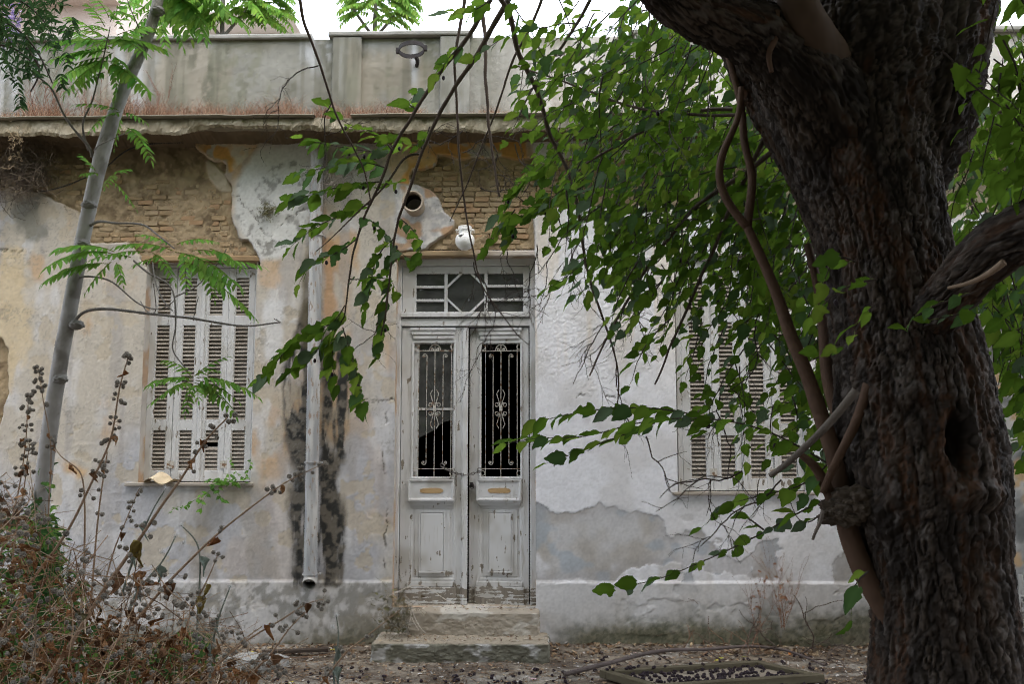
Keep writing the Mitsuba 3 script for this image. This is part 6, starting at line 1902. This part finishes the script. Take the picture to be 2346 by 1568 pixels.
RED = [(0.30, 0.17, 0.115), (0.36, 0.235, 0.165), (0.25, 0.135, 0.09), (0.42, 0.31, 0.225), (0.33, 0.19, 0.14)]
mb = blades(9000, -4.6, -0.9, -0.36, -0.06, ledge_z, 0.17, RED)
for v, f, c in zip(*(lambda t: (t.v, t.f, t.c))(blades(3200, -0.9, 0.6, -0.34, -0.06, ledge_z, 0.13, RED[1:4]))):
    mb.add(v, f - f.min(), c)
for v, f, c in zip(*(lambda t: (t.v, t.f, t.c))(blades(700, 0.6, 4.2, -0.30, -0.06, ledge_z, 0.05, RED[1:4]))):
    mb.add(v, f - f.min(), c)
for v, f, c in zip(*(lambda t: (t.v, t.f, t.c))(blades(1000, -4.6, -3.0, -0.34, -0.06, ledge_z, 0.22, RED[:3]))):
    mb.add(v, f - f.min(), c)
put('ledge_grass', mb, 'm_litter')
tag('ledge_grass', 'reddish dry grass growing along the ledge below the parapet', kind='stuff')
for k, (px0, px1, n) in enumerate(((60, 230, 26), (290, 380, 6))):
    key = numbered('ledge_weed')
    tag(key, ('tall dark red dead weed on the ledge', 'short dead weed on the ledge right of the sapling trunk')[k], 'weed')
    mb = MB()
    for _ in range(n):
        x = X(rng.uniform(px0, px1), -.2, 230)
        twiggy(mb, (x, rng.uniform(-.3, -.1), ledge_z), (rng.normal(0, .2), -.1, 1), rng.uniform(.15, .42), .0024, 2, (0.20, 0.095, 0.065), spread=.4, droop=-.1, forks=4, zig=.1)
    put(f'{key}__stems', mb, 'm_litter')
    labels[f'{key}__stems'] = {'kind': 'stuff'}


def strands(key, label, cat, centre_px, y, n, spread, length, col, curl=.5, r=.0011, up=0.0):
    tag(key, label, cat)
    mb = MB()
    for _ in range(n):
        a, b = centre_px[0] + rng.normal(0, spread[0]), centre_px[1] + rng.normal(0, spread[1])
        p = at(a, b, y + rng.uniform(-.05, .03))
        d = unit(np.array([rng.normal(0, .6), -.25 + rng.normal(0, .3), -1 + up + rng.normal(0, .35)]))
        Q = [p]
        L = rng.uniform(.4, 1.2) * length
        k_ = 8
        w = rng.normal(0, 1, 3)
        for i in range(k_):
            d = unit(d + curl * .35 * np.cross(d, w) + rng.normal(0, .12, 3) + [0, 0, -.05 + .1 * up])
            Q.append(Q[-1] + d * L / k_)
        mb.tube(np.array(Q), rng.uniform(.6, 1.3) * r, 3, np.array(col[rng.integers(len(col))]) * rng.uniform(.7, 1.2))
    put(f'{key}__strands', mb, 'm_litter')
    labels[f'{key}__strands'] = {'kind': 'stuff'}


DK = [(0.07, 0.055, 0.045), (0.12, 0.095, 0.075), (0.22, 0.18, 0.14)]
strands('hanging_root_clump', 'dark tangle of dead roots hanging from the cornice left of the sapling', 'roots', (50, 385), -.10, 520, (34, 32), .32, DK, 1.2, .0017)
strands('hanging_root_clump_001', 'pale root tassel hanging beside the drainpipe top', 'roots', (772, 395), -.08, 110, (14, 22), .32, [(0.36, 0.32, 0.28), (0.27, 0.235, 0.20), (.18, .15, .13)], .7)
strands('hanging_root_clump_002', 'thin pale roots hanging on the plaster left of the door transom', 'roots', (870, 725), -.05, 34, (8, 12), .22, [(0.42, 0.39, 0.35), (0.33, 0.30, 0.27)], .8)
strands('dry_runner', 'pale brown dry runner with curled leaves hanging over the cornice at the left', 'plant', (36, 320), -.42, 46, (10, 38), .11, [(0.40, 0.31, 0.20), (0.30, 0.22, 0.14)], 1.6, .0016)
strands('wall_tuft', 'small yellowish moss tuft growing on the white plaster', 'plant', (614, 482), -.02, 160, (13, 9), .07, [(0.16, 0.15, 0.06), (0.22, 0.20, 0.09), (.10, .095, .05)], 1.5, .0014)
CBL = 'cable'
tag(CBL, 'thin black cable sagging across the bare bricks', 'cable')
limb(CBL, 'run', px_line([(88, 440), (120, 434), (160, 422), (200, 405), (240, 386), (262, 366), (290, 345), (330, 332), (420, 326)], -.03), .0055, .0055, col=((.03, .03, .032), (.05, .05, .05)), n=6)

# torn cardboard on the left sill
n1 = 13
a, b = np.meshgrid(np.linspace(0, 1, n1), np.linspace(0, 1, 9), indexing='ij')
p0, p1 = at(328, 1104, -.055), at(402, 1106, -.03)
v = np.stack([p0[0] + (p1[0] - p0[0]) * a, p0[1] + .14 * b - .03 * np.sin(3 * a), ZWB + .012 + .075 * b * np.sin(np.pi * np.clip(a * 1.25, 0, 1)) + .025 * np.sin(7 * a) * (1 - b) + .01 * a], -1).reshape(-1, 3)
v += .012 * (np.stack([nz(v, 24, 2, 610 + k) for k in range(3)], 1) - .5)
f = grid_faces(n1, 9)
tri_ = np.vstack([f[:, [0, 1, 2]], f[:, [0, 2, 3]]])
put('torn_cardboard', MB().add(v, tri_, lerp([0.56, 0.45, 0.30], [0.66, 0.57, 0.42], nz(v, 20, 3, 614))).add(v - [0, 0, .006], tri_[:, ::-1], (.5, .4, .26)), 'm_litter')
tag('torn_cardboard', 'torn beige cardboard lying on the window sill', 'cardboard')

# green creeper below and beside the left sill
CR = 'creeper'
tag(CR, 'small green creeper growing from the left window sill', 'plant')
LCR = Leaves(CR, SHAPES[:2], [(0.11, 0.24, 0.04), (0.15, 0.30, 0.06), (0.08, 0.17, 0.04)], 'm_leaf')
mb = MB()
for pts, y, st, sz in [([(560, 1105), (540, 1080), (532, 1060), (528, 1040)], -.05, .022, .032), ([(560, 1100), (572, 1070), (575, 1050)], -.05, .022, .03), ([(540, 1105), (500, 1100), (480, 1125), (440, 1150), (412, 1170)], -.08, .030, .042), ([(520, 1105), (500, 1120), (505, 1140), (512, 1150)], -.09, .018, .045),
                       ([(520, 1105), (490, 1100), (465, 1102)], -.08, .022, .035), ([(520, 1105), (540, 1110), (545, 1120)], -.08, .02, .04), ([(500, 1110), (470, 1140), (462, 1165), (458, 1180)], -.09, .03, .045), ([(420, 1160), (400, 1165), (385, 1178)], -.07, .02, .022), ([(550, 1108), (530, 1090), (510, 1085)], -.06, .02, .035)]:
    Q = spline(px_line(pts, y), 14)
    mb.tube(Q, .0016, 4, (0.16, 0.22, 0.07))
    L = np.linalg.norm(np.diff(Q, axis=0), axis=1).sum()
    for k in range(int(L / st)):
        p = Q[min(13, int(14 * k * st / L))]
        LCR.add(p + rng.normal(0, .006, 3), np.array([rng.choice([-1, 1]) * .8, -.4, -.4]) + rng.normal(0, .3, 3), np.array([0, -.7, .6]) + rng.normal(0, .3, 3), sz * rng.uniform(.7, 1.3))
put(f'{CR}__stem', mb, 'm_bark')
LCR.emit(200)

# two thin dead weeds against the right wall
for k, (base, top, n) in enumerate((((1737, 1450), (1742, 1310), 6), ((1795, 1440), (1788, 1270), 10))):
    key = numbered('wall_weed')
    tag(key, ('short dead reddish weed against the white plinth', 'tall dead reddish weed beside the brown streak on the plinth')[k], 'weed')
    mb = MB()
    p0, p1 = at(*base, -.10), at(*top, -.07)
    for _ in range(n):
        Q = twiggy(mb, p0 + rng.normal(0, .012, 3), p1 - p0 + rng.normal(0, .09, 3), np.linalg.norm(p1 - p0) * rng.uniform(.6, 1.05), .0018, 1, (.24, .14, .095), spread=.35, droop=.0, forks=4, zig=.10)
    put(f'{key}__stems', mb, 'm_litter')
    labels[f'{key}__stems'] = {'kind': 'stuff'}
    pts = np.array([p0 + (p1 - p0) * t + rng.normal(0, .03, 3) for t in rng.uniform(.2, 1, 26)])
    put(f'{key}__dead_leaves', flakes(pts, (.02, .045), [(.26, .13, .08), (.33, .20, .13)], tall=1.6), 'm_litter')
    labels[f'{key}__dead_leaves'] = {'kind': 'stuff'}

# dry tangle left of the steps
DT = 'dry_tangle'
tag(DT, 'tangle of dead stems with pale straw loops at the left end of the steps', 'weed')
mb = MB()
for _ in range(70):
    p = at(rng.normal(905, 18), rng.normal(1410, 22), rng.uniform(-.45, -.2))
    twiggy(mb, p, rng.normal(0, 1, 3), rng.uniform(.06, .20), .0018, 1, [(0.13, 0.105, 0.07), (.19, .155, .105), (.10, .095, .06)][rng.integers(3)], droop=.1, forks=3)
for pts in ([(885, 1400), (888, 1370), (905, 1360), (940, 1345), (975, 1345), (1010, 1368), (1050, 1390)], [(940, 1378), (948, 1410), (962, 1438), (975, 1452)], [(935, 1375), (945, 1420), (960, 1445)], [(880, 1440), (878, 1400), (890, 1360)], [(945, 1400), (935, 1440)]):
    mb.tube(spline(px_line(pts, -.30), 24), .0028, 4, (.55, .50, .44))
put(f'{DT}__stems', mb, 'm_litter')
labels[f'{DT}__stems'] = {'kind': 'stuff'}
put(f'{DT}__dead_leaves', flakes(np.array([at(rng.normal(905, 22), rng.normal(1415, 24), rng.uniform(-.45, -.2)) for _ in range(110)]), (.02, .05), [(.14, .13, .07), (.22, .17, .10), (.11, .10, .06)], tall=1.5), 'm_litter')
labels[f'{DT}__dead_leaves'] = {'kind': 'stuff'}

# ================================================================ weeds at the lower left
def burr(seed):
    m = trimesh.creation.icosphere(2, 1.0)
    v = np.array(m.vertices)
    r = 1 + 0.34 * (np.random.default_rng(seed).random(len(v)) - .5) + .15 * (nz(v, 3, 2, seed) - .5)
    c = lerp([0.10, 0.090, 0.078], [0.30, 0.27, 0.23], np.clip((r - .85) / .3, 0, 1))
    return mikit.ply(trimesh.Trimesh(v * r[:, None], m.faces, process=False), 'm_litter', False, color=c), (v * r[:, None], m.faces, c)


BURRS = [burr(k) for k in range(3)]


def crumpled(seed, col):
    r = np.random.default_rng(seed)
    n = 7
    a, b = np.meshgrid(np.linspace(-.5, .5, n), np.linspace(0, 1, n), indexing='ij')
    w = np.sin(np.pi * np.clip(b, .04, 1) ** .7) * .9 + .08
    v = np.stack([a * w, b, np.zeros_like(a)], -1).reshape(-1, 3)
    v[:, 2] = .7 * np.abs(v[:, 0]) + .9 * (nz(v, 4.0, 3, seed) - .5) - .7 * v[:, 1] ** 2
    v[:, 0] = v[:, 0] * .8 + .55 * (nz(v, 4, 3, seed + 9) - .5)
    v[:, 1] += .4 * (nz(v, 4, 3, seed + 19) - .5)
    f = grid_faces(n, n)
    c = np.array(col) * (0.6 + .8 * nz(v, 6, 3, seed + 5))[:, None]
    return v, np.vstack([f[:, [0, 1, 2]], f[:, [0, 2, 3]]]), c


DEAD = [crumpled(31, (.25, .12, .055)), crumpled(37, (.32, .175, .09)), crumpled(41, (.17, .095, .055)), crumpled(43, (.22, .17, .06)), crumpled(47, (.13, .11, .06))]
DEADP = [mikit.ply(trimesh.Trimesh(v, f, process=False), 'm_litter', True, color=c) for v, f, c in DEAD]


def stalk(key, pts, y, r0, r1, whorls, leaves, col=((.22, .145, .10), (.42, .30, .215)), burr_r=.0100):
    """A dead stalk: stem, ball-shaped seed heads in whorls and crumpled leaves."""
    Q = limb(key, 'stem', px_line(pts, y), r0, r1, mat='m_litter', col=col, n=7, knots=.08)
    n = len(Q)
    for t, cnt, sp in whorls:
        p = Q[min(n - 1, int(t * (n - 1)))]
        tw = MB()
        for _ in range(cnt):
            d = unit(rng.normal(0, 1, 3) * [1, .8, .8])
            q = p + d * sp * rng.uniform(.5, 1.1)
            tw.tube(np.array([p, (p + q) / 2 + rng.normal(0, .004, 3), q]), .0009, 3, (.22, .16, .12))
            s = burr_r * rng.uniform(.8, 1.15)
            M = np.eye(4)
            M[:3, :3] = np.array(T().rotate(unit(rng.normal(0, 1, 3)).tolist(), float(rng.uniform(0, 360))).matrix)[:3, :3] * s
            M[:3, 3] = q
            scene[child(key, 'seed_head')] = {**BURRS[rng.integers(3)][0], 'to_world': T(M)}
        put(child(key, 'stalklet'), tw, 'm_litter')
        labels[f'{key}__stalklet' + (f'_{COUNT[(key, "stalklet")]:03d}' if COUNT[(key, 'stalklet')] else '')] = {'kind': 'stuff'}
    for t, s, k in leaves:
        p = Q[min(n - 1, int(t * (n - 1)))]
        R_ = rot([0, 0, 1], float(rng.uniform(0, 360))) @ rot([1, 0, 0], float(rng.uniform(-120, -30)))
        M = np.eye(4)
        M[:3, :3], M[:3, 3] = R_ * s * .72, p
        scene[child(key, 'dead_leaf')] = {**DEADP[k], 'to_world': T(M)}


STALKS = [
    ('tall dead stalk whose seed heads stand before the wall left of the window', [(-30, 1520), (0, 1460), (60, 1350), (150, 1225), (215, 1095), (255, 1000), (272, 900), (292, 825)], -3.3, .009, .003, [(1.0, 7, .03), (.93, 5, .035), (.86, 5, .04), (.78, 6, .045), (.72, 6, .04), (.64, 5, .045), (.56, 4, .05)], [(.97, .05, 0), (.75, .06, 1), (.62, .06, 2)]),
    ('long dead stalk leaning across the left window sill', [(80, 1600), (160, 1480), (240, 1350), (315, 1243), (370, 1160), (420, 1090), (468, 1015), (521, 958)], -3.9, .011, .003, [(1.0, 4, .03), (.95, 3, .03), (.88, 3, .035), (.80, 2, .04), (.55, 4, .05), (.47, 5, .05), (.36, 5, .06)], [(.9, .05, 0), (.84, .06, 1), (.5, .11, 3), (.4, .1, 2)]),
    ('long dead stalk slanting up to the drainpipe', [(250, 1490), (304, 1432), (378, 1344), (430, 1290), (490, 1232), (595, 1148), (665, 1100), (742, 1064)], -3.5, .008, .002, [(1.0, 4, .03), (.94, 5, .035), (.88, 5, .04), (.80, 6, .045), (.60, 2, .05), (.35, 4, .05)], [(.56, .07, 0), (.83, .05, 1), (.3, .09, 2)]),
    ('dead stalk leaning low towards the foot of the drainpipe', [(440, 1600), (500, 1523), (595, 1450), (650, 1418), (705, 1384), (740, 1375)], -3.6, .006, .002, [(1.0, 6, .04), (.86, 5, .04), (.66, 3, .04)], [(.6, .07, 0), (.9, .05, 2)]),
    ('dead stalk with large seed heads low beside the concrete lump', [(530, 1600), (574, 1547), (620, 1500), (660, 1445), (700, 1404)], -3.8, .006, .002, [(1.0, 4, .035), (.8, 4, .04), (.5, 5, .045), (.25, 4, .05)], [(.55, .10, 2), (.35, .09, 0)]),
    ('dead stalk leaning over the left end of the steps', [(700, 1600), (738, 1565), (790, 1500), (836, 1462), (917, 1398)], -3.2, .006, .002, [(.55, 5, .04), (.35, 4, .045), (.75, 2, .03)], [(.3, .05, 0)]),
    ('upright dead stalk below the left end of the window sill', [(205, 1420), (212, 1334), (224, 1194), (236, 1100), (246, 1036)], -3.0, .006, .003, [(.95, 5, .035), (.85, 4, .035), (.6, 3, .03)], [(.9, .05, 1)]),
    ('dark bent dead stalk in front of the grey wash', [(186, 1420), (189, 1365), (194, 1229), (192, 1120), (180, 1078), (150, 1055), (128, 1030), (118, 1000)], -2.9, .0065, .002, [(.98, 3, .02)], [(.95, .05, 1), (.75, .06, 0)]),
    ('thin dead stalk with many heads crossing the sapling trunk', [(110, 1330), (112, 1150), (116, 1020), (101, 930), (92, 870), (87, 846)], -2.9, .004, .002, [(1.0, 5, .025), (.93, 6, .03), (.86, 6, .03), (.75, 3, .03), (.55, 3, .03)], [(.6, .04, 0), (.45, .04, 1)]),
    ('dead stalk with dense heads left of the sapling trunk', [(-5, 1290), (35, 1159), (50, 1080), (60, 1000), (64, 930), (68, 902)], -2.9, .005, .002, [(1.0, 6, .025), (.95, 6, .03), (.88, 7, .035), (.78, 6, .035), (.65, 5, .04), (.5, 5, .04)], [(.7, .06, 0), (.5, .08, 2), (.85, .04, 1)]),
    ('short dead stalk with dark heads beside the sapling foot', [(25, 1320), (40, 1200), (55, 1120), (62, 1060), (68, 1020)], -3.0, .005, .002, [(1.0, 7, .03), (.9, 7, .035), (.75, 5, .04), (.5, 6, .045)], [(.8, .05, 0), (.6, .08, 1)]),
    ('slim dead stalk with paired heads below the torn cardboard', [(230, 1380), (262, 1260), (290, 1190), (318, 1122)], -2.9, .0045, .002, [(1.0, 3, .03), (.88, 5, .035), (.72, 4, .04)], [(.6, .05, 2)]),
    ('dead stalk with drooping yellow leaves in the middle of the weeds', [(410, 1500), (440, 1400), (470, 1340), (498, 1275)], -3.6, .005, .002, [(1.0, 4, .03), (.6, 4, .04)], [(.75, .07, 3), (.55, .09, 3), (.3, .08, 0)]),
    ('grey stalk with a broad folded brown leaf', [(280, 1500), (300, 1420), (320, 1340), (330, 1310)], -3.7, .005, .003, [(.9, 4, .05), (.6, 5, .05)], [(1.0, .10, 1), (.95, .09, 0), (.5, .08, 2)]),
]
for lab, pts, y, r0, r1, wh, lv in STALKS:
    key = numbered('dead_weed_stalk')
    tag(key, lab, 'weed', 'dead weed stalks with ball seed heads')
    stalk(key, pts, y, r0, r1, wh, lv)
# fresher grey-green thistle stems with white fluff
scene['m_fluff'] = {'type': 'twosided', 'b': {'type': 'diffuse', 'reflectance': {'type': 'rgb', 'value': [.62, .62, .61]}}}
for lab, pts, y, tops in (('grey green thistle stem curving up under the creeper', [(295, 1400), (322, 1345), (355, 1310), (385, 1265), (402, 1230)], -3.4, 1), ('grey green thistle stem with fluff left of the pipe stain', [(450, 1480), (455, 1380), (458, 1280), (448, 1240), (415, 1205)], -3.3, 1),
                          ('grey green thistle stem beside the broken plinth', [(480, 1560), (490, 1460), (510, 1390), (528, 1345)], -3.6, 1), ('grey green thistle stem with white tuft near the sapling', [(195, 1480), (170, 1400), (155, 1330), (162, 1265)], -3.2, 1),
                          ('pale thistle stem with fluff in front of the steps', [(770, 1600), (765, 1530), (775, 1470), (770, 1410)], -3.0, 1), ('grey green thistle stem among the tall stalks', [(280, 1360), (320, 1240), (350, 1170), (380, 1120)], -3.4, 1)):
    key = numbered('thistle')
    tag(key, lab, 'weed', 'grey green thistle stems')
    Q = limb(key, 'stem', px_line(pts, y), .006, .0025, mat='m_litter', col=((.13, .15, .12), (.25, .27, .24)), n=7, knots=.05)
    mb = MB()
    for c_ in (Q[-1], Q[-3] + rng.normal(0, .02, 3)):
        for _ in range(60):
            d = unit(rng.normal(0, 1, 3))
            mb.tube(np.array([c_, c_ + d * rng.uniform(.008, .022)]), .0004, 3)
    put(f'{key}__fluff', mb, 'm_fluff')
    labels[f'{key}__fluff'] = {'kind': 'stuff'}
    for t in (.35, .6):
        R_ = rot([0, 0, 1], float(rng.uniform(0, 360))) @ rot([1, 0, 0], float(rng.uniform(-70, -20)))
        M = np.eye(4)
        M[:3, :3], M[:3, 3] = R_ * .06, Q[int(t * len(Q))]
        v, f, c = DEAD[4]
        scene[child(key, 'leaf')] = {**mikit.ply(trimesh.Trimesh(v, f, process=False), 'm_litter', True, color=np.full(c.shape, 1.0) * [.17, .20, .17]), 'to_world': T(M)}

# the brush itself
HILL = [(-60, 1130), (30, 1150), (100, 1260), (200, 1360), (290, 1395), (380, 1440), (470, 1480), (540, 1530), (600, 1580), (620, 1750), (-60, 1750)]
LOOSE = [(-60, 1080), (60, 1120), (130, 1200), (230, 1290), (330, 1320), (430, 1370), (520, 1420), (600, 1490), (680, 1560), (600, 1560), (460, 1480), (290, 1395), (200, 1360), (100, 1260), (-60, 1200)]
brush, heads = MB(), MB()
nleaf, nst, nhead = 1000, 1350, 800
BR = [(.22, .14, .085), (.33, .225, .145), (.13, .085, .058), (.44, .34, .25), (.26, .15, .09)]
for _ in range(nst):
    a, b = inside_px(HILL if rng.random() < .8 else LOOSE)
    y = rng.uniform(-4.6, -1.6)
    p = at(a, b, y)
    if p[2] < .02:
        continue
    d = unit(np.array([rng.normal(.35, .7), rng.normal(0, .4), rng.normal(.35, .5)]))
    L = rng.uniform(.08, .30) * (2.0 if rng.random() < .15 else 1)
    brush.tube(np.array([p - d * L * .5, p + rng.normal(0, .008, 3), p + d * L * .5 - [0, 0, .03 * L]]), rng.uniform(.0007, .0022), 3, np.array(BR[rng.integers(5)]) * rng.uniform(.7, 1.25))
for _ in range(nleaf):
    a, b = inside_px(HILL)
    p = at(a, b, rng.uniform(-4.6, -1.6))
    if p[2] < .02:
        continue
    v, f, c = DEAD[rng.choice(5, p=[.3, .25, .28, .07, .10])]
    R_ = np.array(T().rotate(unit(rng.normal(0, 1, 3)).tolist(), float(rng.uniform(0, 360))).matrix)[:3, :3]
    brush.add((v * [.7, 1, 1] * rng.uniform(.015, .05)) @ R_.T + p, f, c * rng.uniform(.5, 1.05))
for _ in range(nhead):
    a, b = inside_px(HILL if rng.random() < .75 else LOOSE)
    p = at(a, b, rng.uniform(-4.6, -2.0))
    if p[2] < .05:
        continue
    v, f, c = BURRS[rng.integers(3)][1]
    brush.add(v * .0105 * rng.uniform(.7, 1.1) + p, f, c * rng.uniform(.75, 1.2))
for _ in range(1000):
    a, b = inside_px([(-60, 1380), (200, 1400), (420, 1480), (560, 1540), (640, 1600), (600, 1750), (-60, 1750)])
    p = at(a, b, rng.uniform(-3.2, -1.3))
    if p[2] < .02:
        continue
    v, f, c = DEAD[rng.choice(5, p=[.3, .25, .28, .07, .10])]
    R_ = np.array(T().rotate(unit(rng.normal(0, 1, 3)).tolist(), float(rng.uniform(0, 360))).matrix)[:3, :3]
    brush.add((v * [.8, 1, 1] * rng.uniform(.03, .075)) @ R_.T + p, f, c * rng.uniform(.5, 1.0))
put('dry_undergrowth', brush, 'm_litter')
tag('dry_undergrowth', 'tangled brown dead weeds with dry leaves and seed heads', kind='stuff')
GU = MB()
for _ in range(3000):
    a, b = inside_px([(-60, 1200), (30, 1180), (110, 1165), (130, 1250), (190, 1330), (200, 1420), (320, 1500), (480, 1440), (500, 1520), (300, 1600), (-60, 1600)]) if rng.random() < .55 else (rng.normal(100, 18), rng.normal(1300, 60))
    p = at(a, b, rng.uniform(-3.0, -.9))
    if p[2] < .03:
        continue
    v, f, mid_ = SHAPES[rng.integers(2)]
    d = unit(rng.normal(0, 1, 3) + [0, -.3, -.2])
    nn = np.array([0, -.5, .8]) + rng.normal(0, .4, 3)
    nn = unit(nn - d * (nn @ d))
    s = rng.uniform(.035, .085)
    GU.add(v * [1, .7, 1] @ (np.stack([d, np.cross(nn, d), nn], 1) * s).T + p, f, np.array([(.05, .11, .035), (.08, .16, .045), (.045, .085, .035), (.13, .22, .05)][rng.integers(4)]))
put('green_undergrowth', GU, 'm_leaf', True)
tag('green_undergrowth', 'low green leaves growing at the sapling foot among the weeds', kind='stuff')
